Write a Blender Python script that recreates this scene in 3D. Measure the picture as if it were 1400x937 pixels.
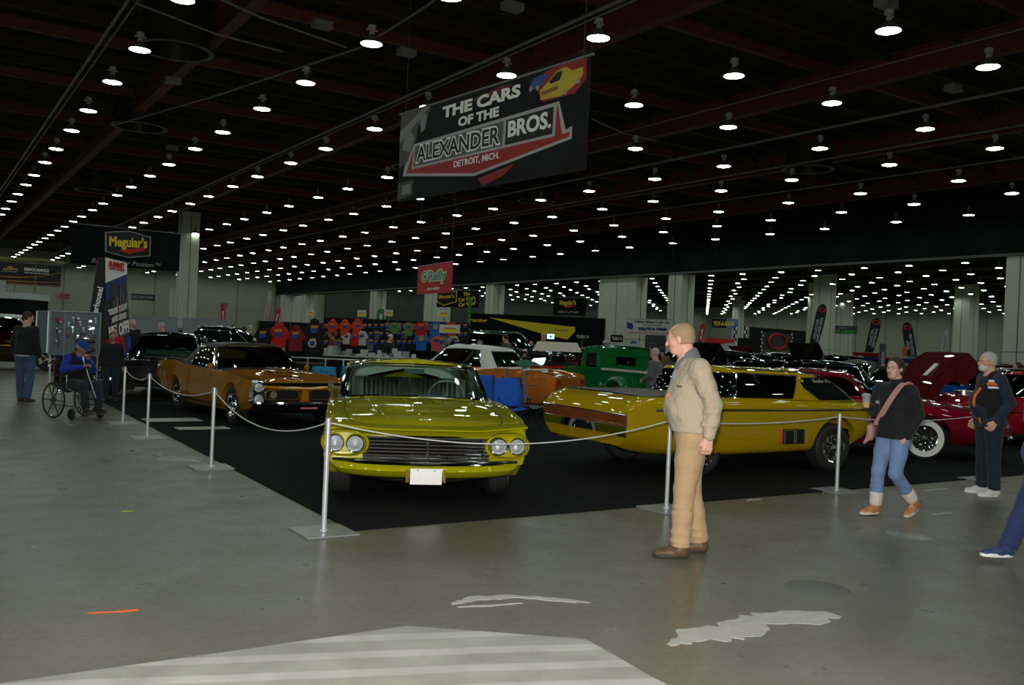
import bpy, bmesh, math, random
import numpy as np
from math import sin, cos, pi, radians, sqrt, atan2
from mathutils import Vector, Matrix
random.seed(7)
for o in list(bpy.data.objects): bpy.data.objects.remove(o)
SC = bpy.context.scene
COL = SC.collection
# ---------------------------------------------------------------- camera
EYE = 1.62
FPX, YAW, PITCH, ROLL = 1248., radians(33.18), radians(-.07), radians(2.506)
fw = Vector((sin(YAW)*cos(PITCH), cos(YAW)*cos(PITCH), sin(PITCH)))
r0 = Vector((cos(YAW), -sin(YAW), 0)); u0 = r0.cross(fw)
CR = r0*cos(ROLL)+u0*sin(ROLL); CU = -r0*sin(ROLL)+u0*cos(ROLL)
cd = bpy.data.cameras.new('camera'); cam = bpy.data.objects.new('camera', cd); COL.objects.link(cam)
cam.matrix_world = Matrix(((CR.x, CU.x, -fw.x, 0), (CR.y, CU.y, -fw.y, 0), (CR.z, CU.z, -fw.z, EYE), (0, 0, 0, 1)))
cd.sensor_width = 36; cd.lens = FPX/1400*36; cd.clip_start = .05; cd.clip_end = 500
SC.camera = cam
# ---------------------------------------------------------------- world, flash, exposure
w = bpy.data.worlds.new('world'); SC.world = w; w.use_nodes = True
w.node_tree.nodes['Background'].inputs[0].default_value = (.55, .75, .65, 1)
w.node_tree.nodes['Background'].inputs[1].default_value = .004
LAMP_GLOW = 26.0
FLASH_W = 1700.0
fl = bpy.data.lights.new('camera_flash', 'SPOT'); fl.energy = FLASH_W; fl.shadow_soft_size = .04
fl.spot_size = radians(95); fl.spot_blend = .6; fl.color = (1, .96, .9)
flo = bpy.data.objects.new('camera_flash', fl); COL.objects.link(flo)
flo.matrix_world = cam.matrix_world.copy(); flo.location = Vector((0, 0, EYE))+CU*.12-CR*.02
SC.view_settings.view_transform = 'Standard'; SC.view_settings.look = 'None'
SC.view_settings.gamma = 1; SC.view_settings.use_curve_mapping = False
SC.view_settings.exposure = 0.4

# ---------------------------------------------------------------- helpers
def tag(o, label=None, cat=None, group=None, kind=None):
    if label: o['label'] = label
    if cat: o['category'] = cat
    if group: o['group'] = group
    if kind: o['kind'] = kind
    return o
def thing(name, label, cat, loc=(0, 0, 0), rz=0, group=None):
    o = bpy.data.objects.new(name, None); COL.objects.link(o); o.empty_display_size = .2
    o.location = loc; o.rotation_euler = (0, 0, rz)
    return tag(o, label, cat, group)
def link(name, me, parent=None, mw=None):
    o = bpy.data.objects.new(name, me); COL.objects.link(o)
    if parent is not None: o.parent = parent
    if mw is not None: o.matrix_local = mw
    return o
def copy_tree(o, parent=None):
    c = o.copy(); COL.objects.link(c); c.parent = parent
    for ch in list(o.children): copy_tree(ch, c)
    return c
MATS = {}
def mat(name, col=(.5, .5, .5), rough=.5, metal=0., coat=0., emit=None, es=1., bump=0., bscale=40., var=0., vscale=6., spec=.3, alpha=1., trans=0.,
        sheen=0., wrinkle=0.):
    if name in MATS: return MATS[name]
    m = bpy.data.materials.new(name); m.use_nodes = True; nt = m.node_tree; b = nt.nodes['Principled BSDF']
    b.inputs['Base Color'].default_value = (*col, 1); b.inputs['Roughness'].default_value = rough
    b.inputs['Metallic'].default_value = metal; b.inputs['Coat Weight'].default_value = coat; b.inputs['Coat Roughness'].default_value = .012
    b.inputs['Specular IOR Level'].default_value = spec
    if sheen: b.inputs['Sheen Weight'].default_value = sheen
    if emit: b.inputs['Emission Color'].default_value = (*emit, 1); b.inputs['Emission Strength'].default_value = es
    if alpha < 1: b.inputs['Alpha'].default_value = alpha
    if trans: b.inputs['Transmission Weight'].default_value = trans; b.inputs['IOR'].default_value = 1.1
    tc = None
    def noise(sc, det=4, coords='Object'):
        nonlocal tc
        if tc is None: tc = nt.nodes.new('ShaderNodeTexCoord')
        n = nt.nodes.new('ShaderNodeTexNoise'); n.inputs['Scale'].default_value = sc; n.inputs['Detail'].default_value = det
        nt.links.new(tc.outputs[coords], n.inputs['Vector']); return n
    if var:
        n = noise(vscale); mx = nt.nodes.new('ShaderNodeMix'); mx.data_type = 'RGBA'
        mx.inputs[6].default_value = (*[c*(1-var) for c in col], 1); mx.inputs[7].default_value = (*[min(1, c*(1+var)) for c in col], 1)
        nt.links.new(n.outputs['Fac'], mx.inputs[0]); nt.links.new(mx.outputs[2], b.inputs['Base Color'])
    if bump or wrinkle:
        n = noise(bscale); bp = nt.nodes.new('ShaderNodeBump'); bp.inputs['Strength'].default_value = bump or wrinkle
        bp.inputs['Distance'].default_value = .01 if bump else .05
        nt.links.new(n.outputs['Fac'], bp.inputs['Height']); nt.links.new(bp.outputs['Normal'], b.inputs['Normal'])
    MATS[name] = m; return m
def paint(name, col, metal=.12, rough=.42):
    """car paint: fine metal flake under clear coat"""
    if name in MATS: return MATS[name]
    m = mat(name, col, rough, metal, 1.0, spec=.0)
    nt = m.node_tree; b = nt.nodes['Principled BSDF']
    tc = nt.nodes.new('ShaderNodeTexCoord'); n = nt.nodes.new('ShaderNodeTexNoise'); n.inputs['Scale'].default_value = 900; n.inputs['Detail'].default_value = 1
    nt.links.new(tc.outputs['Object'], n.inputs['Vector'])
    mx = nt.nodes.new('ShaderNodeMix'); mx.data_type = 'RGBA'
    mx.inputs[6].default_value = (*[c*.85 for c in col], 1); mx.inputs[7].default_value = (*[min(1, c*1.15) for c in col], 1)
    nt.links.new(n.outputs['Fac'], mx.inputs[0]); nt.links.new(mx.outputs[2], b.inputs['Base Color'])
    return m
def glass(name, tint, alpha):
    """thin tinted window glass: mirror-like coat, mostly clear"""
    if name in MATS: return MATS[name]
    m = bpy.data.materials.new(name); m.use_nodes = True; nt = m.node_tree; nt.nodes.clear()
    out = nt.nodes.new('ShaderNodeOutputMaterial'); tr = nt.nodes.new('ShaderNodeBsdfTransparent'); gl = nt.nodes.new('ShaderNodeBsdfGlossy')
    tr.inputs[0].default_value = (*tint, 1); gl.inputs[0].default_value = (.9, 1, .95, 1); gl.inputs['Roughness'].default_value = .02
    fr = nt.nodes.new('ShaderNodeFresnel'); fr.inputs[0].default_value = 1.5; mx = nt.nodes.new('ShaderNodeMixShader')
    nt.links.new(fr.outputs[0], mx.inputs[0]); nt.links.new(tr.outputs[0], mx.inputs[1]); nt.links.new(gl.outputs[0], mx.inputs[2])
    nt.links.new(mx.outputs[0], out.inputs[0]); MATS[name] = m; return m

class MB:
    """collects verts / faces of several shapes, then links them as ONE mesh object"""
    def __init__(s): s.v = []; s.f = []; s.m = []
    def add(s, vs, fs, mi=0):
        n = len(s.v); s.v += [tuple(v) for v in vs]; s.f += [tuple(i+n for i in f) for f in fs]; s.m += [mi]*len(fs); return s
    def box(s, c, d, mi=0, R=None, taper=1.):
        x, y, z = d[0]/2, d[1]/2, d[2]/2
        vs = [Vector((a*x*(taper if k > 0 else 1), b*y*(taper if k > 0 else 1), k*z)) for k in (-1, 1) for b in (-1, 1) for a in (-1, 1)]
        if R is not None: vs = [R @ v for v in vs]
        return s.add([v+Vector(c) for v in vs], [(0, 2, 3, 1), (4, 5, 7, 6), (0, 1, 5, 4), (2, 6, 7, 3), (0, 4, 6, 2), (1, 3, 7, 5)], mi)
    def prism(s, poly, axis, a, b, mi=0):
        """polygon in the two axes other than `axis`, extruded from a to b"""
        def P(p, t): return {'x': (t, p[0], p[1]), 'y': (p[0], t, p[1]), 'z': (p[0], p[1], t)}[axis]
        n = len(poly); vs = [P(p, a) for p in poly]+[P(p, b) for p in poly]
        return s.add(vs, [tuple(range(n)), tuple(range(2*n-1, n-1, -1))]+[(i, i+n, (i+1) % n+n, (i+1) % n) for i in range(n)], mi)
    def tube(s, pts, r, n=8, mi=0, cap=True, closed=False):
        pts = [Vector(p) for p in pts]; rs = r if isinstance(r, (list, tuple)) else [r]*len(pts)
        vs = []; fs = []; N = len(pts); up = None
        for i, p in enumerate(pts):
            t = (pts[(i+1) % N]-pts[i-1]) if closed else (pts[min(i+1, N-1)]-pts[max(i-1, 0)])
            if t.length < 1e-9: t = Vector((0, 0, 1))
            t.normalize()
            if up is None: up = Vector((0, 0, 1)) if abs(t.z) < .9 else Vector((1, 0, 0))
            a = t.cross(up)
            if a.length < 1e-6: a = t.orthogonal()
            a.normalize(); b = a.cross(t).normalized(); up = b
            vs += [p+(a*cos(2*pi*k/n)+b*sin(2*pi*k/n))*rs[i] for k in range(n)]
        for i in range(N if closed else N-1):
            for k in range(n):
                j = (i+1) % N
                fs.append((i*n+k, i*n+(k+1) % n, j*n+(k+1) % n, j*n+k))
        if cap and not closed: fs += [tuple(range(n-1, -1, -1)), tuple((N-1)*n+k for k in range(n))]
        return s.add(vs, fs, mi)
    def lathe(s, prof, c=(0, 0, 0), axis='z', n=24, mi=0, mis=None):
        vs = []; fs = []; K = len(prof)
        for i in range(n):
            a = 2*pi*i/n
            for r, h in prof:
                p = {'z': (r*cos(a), r*sin(a), h), 'y': (r*cos(a), h, r*sin(a)), 'x': (h, r*cos(a), r*sin(a))}[axis]
                vs.append(Vector(p)+Vector(c))
        base = len(s.f)
        for i in range(n):
            for k in range(K-1): fs.append((i*K+k, ((i+1) % n)*K+k, ((i+1) % n)*K+k+1, i*K+k+1))
        s.add(vs, fs, mi)
        if mis:
            for i in range(n):
                for k in range(K-1): s.m[base+i*(K-1)+k] = mis[k]
        return s
    def ball(s, c, r, nu=12, nv=8, mi=0, R=None):
        rr = r if isinstance(r, (tuple, list)) else (r, r, r); vs = []; fs = []
        for j in range(nv+1):
            for i in range(nu):
                v = Vector((rr[0]*sin(pi*j/nv)*cos(2*pi*i/nu), rr[1]*sin(pi*j/nv)*sin(2*pi*i/nu), rr[2]*cos(pi*j/nv)))
                if R is not None: v = R @ v
                vs.append(v+Vector(c))
        for j in range(nv):
            for i in range(nu): fs.append((j*nu+i, (j+1)*nu+i, (j+1)*nu+(i+1) % nu, j*nu+(i+1) % nu))
        return s.add(vs, fs, mi)
    def grid(s, P, mi=0, flip=False):
        """P: array of rows of points"""
        R, K = len(P), len(P[0]); vs = [p for row in P for p in row]
        fs = [(i*K+j, i*K+j+1, (i+1)*K+j+1, (i+1)*K+j) for i in range(R-1) for j in range(K-1)]
        if flip: fs = [f[::-1] for f in fs]
        return s.add(vs, fs, mi)
    def mesh(s, name, mats, smooth=30, merge=1e-4, recalc=True):
        me = bpy.data.meshes.new(name); me.from_pydata(s.v, [], s.f)
        if not isinstance(mats, (list, tuple)): mats = [mats]
        for m in mats: me.materials.append(m)
        me.polygons.foreach_set('material_index', s.m)
        bm = bmesh.new(); bm.from_mesh(me)
        if merge: bmesh.ops.remove_doubles(bm, verts=bm.verts, dist=merge)
        bmesh.ops.dissolve_degenerate(bm, edges=bm.edges, dist=1e-6)
        if recalc: bmesh.ops.recalc_face_normals(bm, faces=bm.faces)
        bm.to_mesh(me); bm.free()
        if smooth:
            me.shade_smooth(); me.set_sharp_from_angle(angle=radians(smooth))
        return me
    def build(s, name, mats, parent=None, mw=None, **k):
        return link(name, s.mesh(name, mats, **k), parent, mw)

def frame(o, r, u):
    r = Vector(r).normalized(); u = Vector(u); u = (u-r*u.dot(r)).normalized(); n = r.cross(u)
    return Matrix(((r.x, u.x, n.x, o[0]), (r.y, u.y, n.y, o[1]), (r.z, u.z, n.z, o[2]), (0, 0, 0, 1)))
def letters(name, s, w, h, m, parent=None, mw=None, bold=.02, shear=0., ex=.001, pos=(0, 0, 0), rot=0.):
    """flat raised lettering scaled to a w x h box, lying in the local xy plane"""
    cu = bpy.data.curves.new('t', 'FONT'); cu.body = s; cu.size = 1; cu.offset = bold; cu.shear = shear; cu.align_x = 'CENTER'; cu.resolution_u = 3
    cu.extrude = .001
    ob = bpy.data.objects.new('t', cu); COL.objects.link(ob)
    dg = bpy.context.evaluated_depsgraph_get(); me = bpy.data.meshes.new_from_object(ob.evaluated_get(dg))
    bpy.data.objects.remove(ob)
    n = len(me.vertices); a = np.zeros(n*3); me.vertices.foreach_get('co', a); a = a.reshape(-1, 3)
    lo, hi = a.min(0), a.max(0); a[:, 0] = (a[:, 0]-(lo[0]+hi[0])/2)/(hi[0]-lo[0])*w; a[:, 1] = (a[:, 1]-(lo[1]+hi[1])/2)/(hi[1]-lo[1])*h
    a[:, 2] = a[:, 2]/.001*ex
    c, q = cos(rot), sin(rot); x = a[:, 0]*c-a[:, 1]*q+pos[0]; y = a[:, 0]*q+a[:, 1]*c+pos[1]
    a[:, 0] = x; a[:, 1] = y; a[:, 2] += pos[2]
    me.vertices.foreach_set('co', a.ravel()); me.materials.clear(); me.materials.append(m); me.name = name
    return link(name, me, parent, mw)
def flatpoly(name, pts, m, parent, mw=None, z=0., th=.004):
    return MB().prism(pts, 'z', z, z+th).build(name, m, parent, mw, smooth=0)

black = mat('black', (.008, .008, .009), .5)
rubber = mat('rubber', (.02, .02, .021), .6)
chrome = mat('chrome', (.8, .82, .82), .07, 1.)
steel = mat('brushed_steel', (.6, .62, .64), .28, 1.)
darkgrey = mat('dark_grey', (.04, .042, .045), .5)
white = mat('white_plastic', (.8, .8, .78), .5)
# ---------------------------------------------------------------- hall
XL, XB, XR, YB, YF, ZC = -25., 47., 142., -22., 140., 11.2
def floor_mat():
    m = mat('polished_concrete', (.13, .13, .108), .33, spec=.4); nt = m.node_tree; b = nt.nodes['Principled BSDF']; L = nt.links.new
    tc = nt.nodes.new('ShaderNodeTexCoord')
    def noise(s, d, r=.55):
        n = nt.nodes.new('ShaderNodeTexNoise'); n.inputs['Scale'].default_value = s; n.inputs['Detail'].default_value = d; n.inputs['Roughness'].default_value = r
        L(tc.outputs['Object'], n.inputs['Vector']); return n
    def ramp(n, ps):
        r = nt.nodes.new('ShaderNodeValToRGB'); e = r.color_ramp.elements
        e[0].position, e[0].color = ps[0][0], (*ps[0][1], 1); e[1].position, e[1].color = ps[-1][0], (*ps[-1][1], 1)
        for p, c in ps[1:-1]: q = e.new(p); q.color = (*c, 1)
        L(n.outputs[0], r.inputs[0]); return r
    big = ramp(noise(.55, 6), [(.3, (.105, .103, .066)), (.5, (.130, .124, .086)), (.72, (.160, .150, .114))])
    fine = ramp(noise(14, 8, .7), [(.3, (.78, .78, .78)), (.55, (1, 1, 1)), (.8, (1.3, 1.3, 1.25))])
    mu = nt.nodes.new('ShaderNodeMix'); mu.data_type = 'RGBA'; mu.blend_type = 'MULTIPLY'; mu.inputs[0].default_value = 1
    L(big.outputs[0], mu.inputs[6]); L(fine.outputs[0], mu.inputs[7])
    scr = nt.nodes.new('ShaderNodeTexVoronoi'); scr.feature = 'DISTANCE_TO_EDGE'; scr.inputs['Scale'].default_value = .7
    wn = noise(1.3, 5); ad = nt.nodes.new('ShaderNodeVectorMath'); ad.operation = 'MULTIPLY_ADD'
    L(wn.outputs['Color'], ad.inputs[0]); ad.inputs[1].default_value = (1.2, 1.2, 0); L(tc.outputs['Object'], ad.inputs[2]); L(ad.outputs[0], scr.inputs['Vector'])
    sr = ramp(scr, [(0., (.4, .4, .4)), (.004, (.12, .12, .12)), (.008, (0, 0, 0))])
    gate = ramp(noise(.9, 3), [(.5, (0, 0, 0)), (.6, (.7, .7, .7))])
    mg = nt.nodes.new('ShaderNodeMath'); mg.operation = 'MULTIPLY'; L(sr.outputs[0], mg.inputs[0]); L(gate.outputs[0], mg.inputs[1])
    spk = ramp(noise(60, 2, .5), [(.71, (0, 0, 0)), (.76, (.5, .5, .5))])
    mg2 = nt.nodes.new('ShaderNodeMath'); mg2.operation = 'MAXIMUM'; L(mg.outputs[0], mg2.inputs[0]); L(spk.outputs[0], mg2.inputs[1])
    m2 = nt.nodes.new('ShaderNodeMix'); m2.data_type = 'RGBA'; L(mg2.outputs[0], m2.inputs[0]); L(mu.outputs[2], m2.inputs[6]); m2.inputs[7].default_value = (.3, .3, .27, 1)
    L(m2.outputs[2], b.inputs['Base Color'])
    rr = ramp(noise(2.2, 6), [(.3, (.26, .26, .26)), (.7, (.42, .42, .42))]); L(rr.outputs[0], b.inputs['Roughness'])
    bp = nt.nodes.new('ShaderNodeBump'); bp.inputs['Strength'].default_value = .08; bp.inputs['Distance'].default_value = .01
    L(noise(3, 5).outputs[0], bp.inputs['Height']); L(bp.outputs[0], b.inputs['Normal'])
    return m
def struct(name, mb, m, parent=None, **k):
    o = mb.build(name, m, parent, **k)
    if parent is None: o['kind'] = 'structure'
    return o
wall_m = mat('wall_paint', (.33, .345, .26), .7, var=.08, vscale=.3)
col_m = mat('column_paint', (.50, .52, .42), .6, var=.05, vscale=.5)
ceil_m = mat('ceiling_black', (.012, .011, .011), .8)
beam_m = mat('beam_oxide', (.10, .03, .022), .6, var=.3, vscale=1)
beam2_m = mat('joist_dark', (.02, .017, .017), .7)
bulk_m = mat('bulkhead_dark', (.006, .008, .007), .8, spec=.05, var=.15, vscale=.4)
pipe_m = mat('conduit_grey', (.16, .17, .17), .45)
struct('floor', MB().box(((XL+XR)/2, (YB+YF)/2, -.1), (XR-XL, YF-YB, .2)), floor_mat(), smooth=0)
ceiling = struct('ceiling', MB().box(((XL+XR)/2, (YB+YF)/2, ZC+.1), (XR-XL, YF-YB, .2)), ceil_m, smooth=0)
def wall(name, c, d, seams):
    o = struct(name, MB().box(c, d), wall_m, smooth=0)
    mb = MB()
    ax = 0 if d[0] > d[1] else 1
    n = int(d[ax]/6)
    for i in range(1, n):
        p = list(c); p[ax] = c[ax]-d[ax]/2+i*6; q = [.12, .12, d[2]]; p[1-ax] += seams*(d[1-ax]/2+.01); q[1-ax] = .06
        mb.box(p, q)
    s = mb.build('panel_seam', mat('wall_seam', (.15, .16, .12), .7), o, smooth=0); s['kind'] = 'stuff'
    return o
wall('wall_back', ((XL+XR)/2, YF+.2, ZC/2), (XR-XL, .4, ZC), -1)
wall('wall_right', (XR+.2, (YB+YF)/2, ZC/2), (.4, YF-YB, ZC), -1)
wall('wall_left', (XL-.2, (YB+YF)/2, ZC/2), (.4, YF-YB, ZC), 1)
wall('wall_front', ((XL+XR)/2, YB-.2, ZC/2), (XR-XL, .4, ZC), 1)
# bulkhead between the two halls: a soffit with a lighter lower edge
bk = struct('trim_1', MB().box((XB+.7, (YB+YF)/2, (ZC+7.15)/2), (1.4, YF-YB, ZC-7.15)), bulk_m, smooth=0)
struct('soffit_edge', MB().box((XB-.03, (YB+YF)/2, 7.2), (.1, YF-YB, .14)), mat('soffit_edge', (.07, .08, .065), .6), bk, smooth=0)
# girders along y (every other lamp row), joists along x
for k in range(-5, 8):
    x = 7.2+k*8.87 - (.0 if k < 4 else 0)
    if x > XB-1: continue
    g = MB(); g.box((x, (YB+YF)/2, ZC-.62), (.1, YF-YB, .75)); g.box((x, (YB+YF)/2, ZC-1.0), (.36, YF-YB, .05)); g.box((x, (YB+YF)/2, ZC-.25), (.36, YF-YB, .05))
    g.build('girder', beam_m, ceiling, smooth=0)
xx = XB+9
while xx < XR:
    MB().box((xx, (YB+YF)/2, ZC-.5), (.3, YF-YB, .6)).build('girder', beam2_m, ceiling, smooth=0); xx += 8.87
for k in range(64):
    y = YB+2+k*2.2
    if y > YF-1: break
    j = MB(); j.box(((XL+XB)/2, y, ZC-.22), (XB-XL, .06, .34)); j.box(((XL+XB)/2, y, ZC-.4), (XB-XL, .18, .03))
    j.build('joist', beam2_m if k % 3 else beam_m, ceiling, smooth=0)
for x, z, r in ((13.6, 9.75, .05), (13.85, 9.75, .03), (4.2, 9.8, .045), (4.4, 9.8, .03), (27.2, 9.8, .05), (31.5, 9.8, .04), (36.5, 9.8, .04), (22.5, 9.85, .02)):
    MB().tube([(x, YB, z), (x, YF, z)], r, 6).build('conduit_pipe', pipe_m, ceiling)
for x0, y0, x1, y1 in ((9.4, 13, 4.5, 15.2), (4.3, 22, 9.9, 24.3), (4.4, 24.6, 8.6, 25.9), (9.9, 16.0, 10.2, 24), (10.2, 24, 6.5, 40), (20, 26, 24, 27)):
    MB().tube([(x0, y0, 9.7), ((x0+x1)/2, (y0+y1)/2+.1, 9.62), (x1, y1, 9.7)], .03, 6).build('cable_run', pipe_m, ceiling)
for x, y in ((6.2, 28.5), (7.5, 40.5), (9.0, 62), (33, 27), (30, 44), (20, 40)):   # round ducts with flanged mouths
    d = MB().lathe([(1.0, ZC-.1), (1.0, 9.95), (1.12, 9.9), (1.12, 9.84), (.95, 9.84), (.9, 10.6), (0, 10.6)], (x, y, 0), n=28)
    d.build('air_duct', mat('duct_dark', (.03, .034, .03), .4, .6), ceiling)
for x, y in ((4.6, 17.5), (8.8, 23.4), (4.0, 20.6), (12, 19), (8, 13.4), (11.6, 24), (6.9, 32), (9.6, 44), (16, 12.2), (18.6, 13.2), (22.8, 9.5), (26, 16)):
    MB().box((x, y, 9.85), (.5, .32, .18)).build('junction_box', pipe_m, ceiling, smooth=0)
# columns
def column(x, y, wx, wy, h=ZC, groove=True, name='structural_column'):
    m = MB(); m.box((x, y, h/2), (wx, wy, h))
    o = m.build(name, col_m, smooth=0); o['kind'] = 'structure'
    if groove:
        g = MB(); g.box((x, y-wy/2-.004, h/2), (.05, .03, h)); g.box((x-wx/2-.004, y, h/2), (.03, .05, h)); g.box((x, y, 2.2), (wx+.03, wy+.03, .03))
        g.build('groove', mat('groove', (.12, .13, .1), .7), o, smooth=0)
    return o
column(18.1, 75.7, 1.35, 1.3)
for y in (24.9, 50.2, 76.4, 103.6, 128): column(XB+.7, y, 1.3, 1.45 if y < 90 else 1.9, 7.15)
column(XB+.9, 57.2, 1.2, 4.6, 7.15); column(XB+.9, 88.6, 1.2, 3.9, 7.15); column(XB+.9, 22.6, 1.2, 2.4, 7.15)
column(47.9, 135.5, 3, .9, 7.15); column(31, 137, 1.2, .6, 7.15); 
for x, y, wd in ((84.6, 66.2, 1.75), (104.6, 61.5, 1.95), (92, 96, 1.5), (99, 79, 1.2), (112, 84, 1.6), (118, 110, 1.4)): column(x, y, wd, wd)
# second hall: low partition walls far back
struct('trim_2', MB().box((95, 139.4, 4.5), (80, .5, 9)), mat('partition_dark', (.06, .065, .05), .8), smooth=0)

# ---------------------------------------------------------------- ceiling lamps on their grid
LZ = EYE+7.5
def gx(i): return 7.5*(.6465+.5913*i+.0379*(i % 2))
def gy(j): return 7.5*(.5498+.5913*j+.039*(j % 2))
lamp_e = mat('lamp_lens', (1, 1, 1), .4, emit=(.88, 1.0, .93), es=LAMP_GLOW)
shade_m = mat('lamp_shade', (.16, .17, .16), .35, .5); ball_m = mat('lamp_ballast', (.3, .31, .31), .45)
sh = MB().lathe([(.29, 0), (.285, .03), (.2, .14), (.11, .21), (.09, .23), (.0, .23)], n=20); sh.lathe([(.275, .012), (.185, .135), (.0, .2)], n=20)
sh_me = sh.mesh('shade', shade_m)
ln_me = MB().lathe([(.27, .0), (.2, -.02), (0, -.028)], n=20).mesh('lens', lamp_e)
b_ = MB().lathe([(.0, .23), (.07, .23), (.07, .3), (.05, .32), (.05, .36), (.1, .37), (.11, .47), (.07, .5), (.02, .52), (0, .52)], n=14)
b_.box((.1, 0, .36), (.1, .05, .04)); b_.box((-.1, 0, .36), (.1, .05, .04))
ba_me = b_.mesh('ballast', ball_m)
st_me = MB().tube([(0, 0, .5), (0, 0, 2.05)], .006, 5).mesh('hanger', darkgrey)
far = MB(); far.lathe([(.27, 0), (0, -.028)], n=8, mi=0); far.lathe([(.29, .002), (.12, .2), (.09, .23), (.08, .48), (0, .5)], n=8, mi=1)
far_me = far.mesh('ceiling_lamp', [lamp_e, shade_m])
lamps = []
for i in range(-6, 33):
    for j in range(-5, 31):
        x, y = gx(i), gy(j)
        if abs(x-XB-.7) < 1.2 or x > XR-1: continue
        if x < XB and i > 9: continue
        d = Vector((x, y, LZ))-Vector((0, 0, EYE)); z = d.dot(fw)
        vis = z > 0 and abs(d.dot(CR)/z*FPX) < 720 and abs(d.dot(CU)/z*FPX) < 490
        lamps.append((0 if vis else 1, z, x, y, i, j))
lamps.sort()
rest = MB()
def nth(k): return '%d%s' % (k, 'th' if 10 < k % 100 < 14 else {1: 'st', 2: 'nd', 3: 'rd'}.get(k % 10, 'th'))
rows_seen = {}
for n, (nv, z, x, y, li, lj) in enumerate(lamps):
    hall2 = x > XB
    lab = ('round white high-bay lamp glowing in the far hall beyond the dark beam' if hall2 else 'small distant high-bay lamp deep in the rows of the near hall')
    if not nv and not hall2 and 0 <= li <= 9 and z < 75:
        rows_seen[li] = rows_seen.get(li, 0)+1; lab = 'white high-bay lamp, %s nearest in the %s long row from the left' % (nth(rows_seen[li]), nth(li+1))
    grp = 'high-bay lamps in the far hall' if hall2 else 'high-bay lamps in the near hall'
    if not nv and n < 300:
        if z < 45:
            t = thing('ceiling_lamp', lab, 'ceiling lamp', (x, y, LZ), 0, grp)
            link('shade', sh_me, t); link('lens', ln_me, t); link('ballast', ba_me, t); link('hanger', st_me, t)
        else:
            o = link('ceiling_lamp', far_me); o.location = (x, y, LZ); tag(o, lab, 'ceiling lamp', grp)
    else:
        rest.lathe([(.27, 0), (0, -.028)], (x, y, LZ), n=6, mi=0); rest.lathe([(.29, .002), (.1, .22), (.0, .4)], (x, y, LZ), n=6, mi=1)
o = rest.build('distant_ceiling_lamps', [lamp_e, shade_m], smooth=0, merge=0); tag(o, 'farthest rows of tiny white ceiling lamps running to the end walls', 'ceiling lamp', None, 'stuff')

# ---------------------------------------------------------------- carpet, floor marks
struct('trim_3', MB().prism([(3.07, 6.97), (13.2, 7.0), (24, 7.2), (24, 21), (3.3, 21)], 'z', .0, .012), mat('black_carpet', (.007, .007, .008), .95, spec=.08, bump=.3, bscale=300, var=.25, vscale=3), smooth=0)
def mark(name, pts, m, label, cat='floor mark', th=.003):
    o = MB().prism(pts, 'z', .0005, th).build(name, m, smooth=0); return tag(o, label, cat)
def patch_mat():
    m = mat('cement_patch', (.52, .53, .45), .6); nt = m.node_tree; b = nt.nodes['Principled BSDF']; L = nt.links.new
    tc = nt.nodes.new('ShaderNodeTexCoord'); n = nt.nodes.new('ShaderNodeTexNoise'); n.inputs['Scale'].default_value = 3; n.inputs['Detail'].default_value = 8; L(tc.outputs['Object'], n.inputs[0])
    mp = nt.nodes.new('ShaderNodeMapping'); mp.inputs['Rotation'].default_value = (0, 0, radians(20)); L(tc.outputs['Object'], mp.inputs[0])
    wv = nt.nodes.new('ShaderNodeTexWave'); wv.bands_direction = 'Y'; wv.inputs['Scale'].default_value = 1.25; wv.inputs['Distortion'].default_value = 1.2; wv.inputs['Detail'].default_value = 2; wv.inputs['Detail Scale'].default_value = .6
    L(mp.outputs[0], wv.inputs[0])
    r = nt.nodes.new('ShaderNodeValToRGB'); e = r.color_ramp.elements; e[0].position = .62; e[0].color = (.30, .305, .26, 1); e[1].position = .75; e[1].color = (.40, .40, .37, 1); L(wv.outputs[0], r.inputs[0])
    r2 = nt.nodes.new('ShaderNodeValToRGB'); e = r2.color_ramp.elements; e[0].position = .3; e[0].color = (.8, .8, .78, 1); e[1].position = .7; e[1].color = (1.12, 1.12, 1.1, 1); L(n.outputs[0], r2.inputs[0])
    mx = nt.nodes.new('ShaderNodeMix'); mx.data_type = 'RGBA'; mx.blend_type = 'MULTIPLY'; mx.inputs[0].default_value = 1; L(r.outputs[0], mx.inputs[6]); L(r2.outputs[0], mx.inputs[7]); L(mx.outputs[2], b.inputs['Base Color'])
    return m
mark('cement_patch', [(-.6, 4.95), (.37, 4.6), (1.4, 4.57), (2.36, 4.56), (2.75, 4.25), (3.14, 3.94), (3.12, 3.66), (3.09, 3.35), (3.0, 1.0), (-.8, 1.0)], patch_mat(),
     'large pale cement patch with whitish stripes at the front of the concrete floor', 'floor patch')
scuff = mat('scuff_paint', (.40, .40, .35), .6, var=.25, vscale=12)
def blob(cx, cy, pts): return [(cx+a, cy+b) for a, b in pts]
def ragged(path, wd, seed):
    rn = random.Random(seed); top = []; bot = []
    for i in range(len(path)-1):
        for k in range(6):
            t = k/6; x = path[i][0]+(path[i+1][0]-path[i][0])*t; y = path[i][1]+(path[i+1][1]-path[i][1])*t; ww = wd[i]+(wd[i+1]-wd[i])*t
            top.append((x, y+ww*(.6+.8*rn.random()))); bot.append((x, y-ww*(.6+.8*rn.random())))
    return top+bot[::-1]
mark('tape_residue', ragged([(3.50, 3.66), (3.75, 3.72), (4.0, 3.66), (4.3, 3.76), (4.6, 3.70), (4.93, 3.62)], [.02, .10, .13, .10, .13, .03], 3), scuff, 'long ragged pale residue on the floor right of the cement patch')
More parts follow.
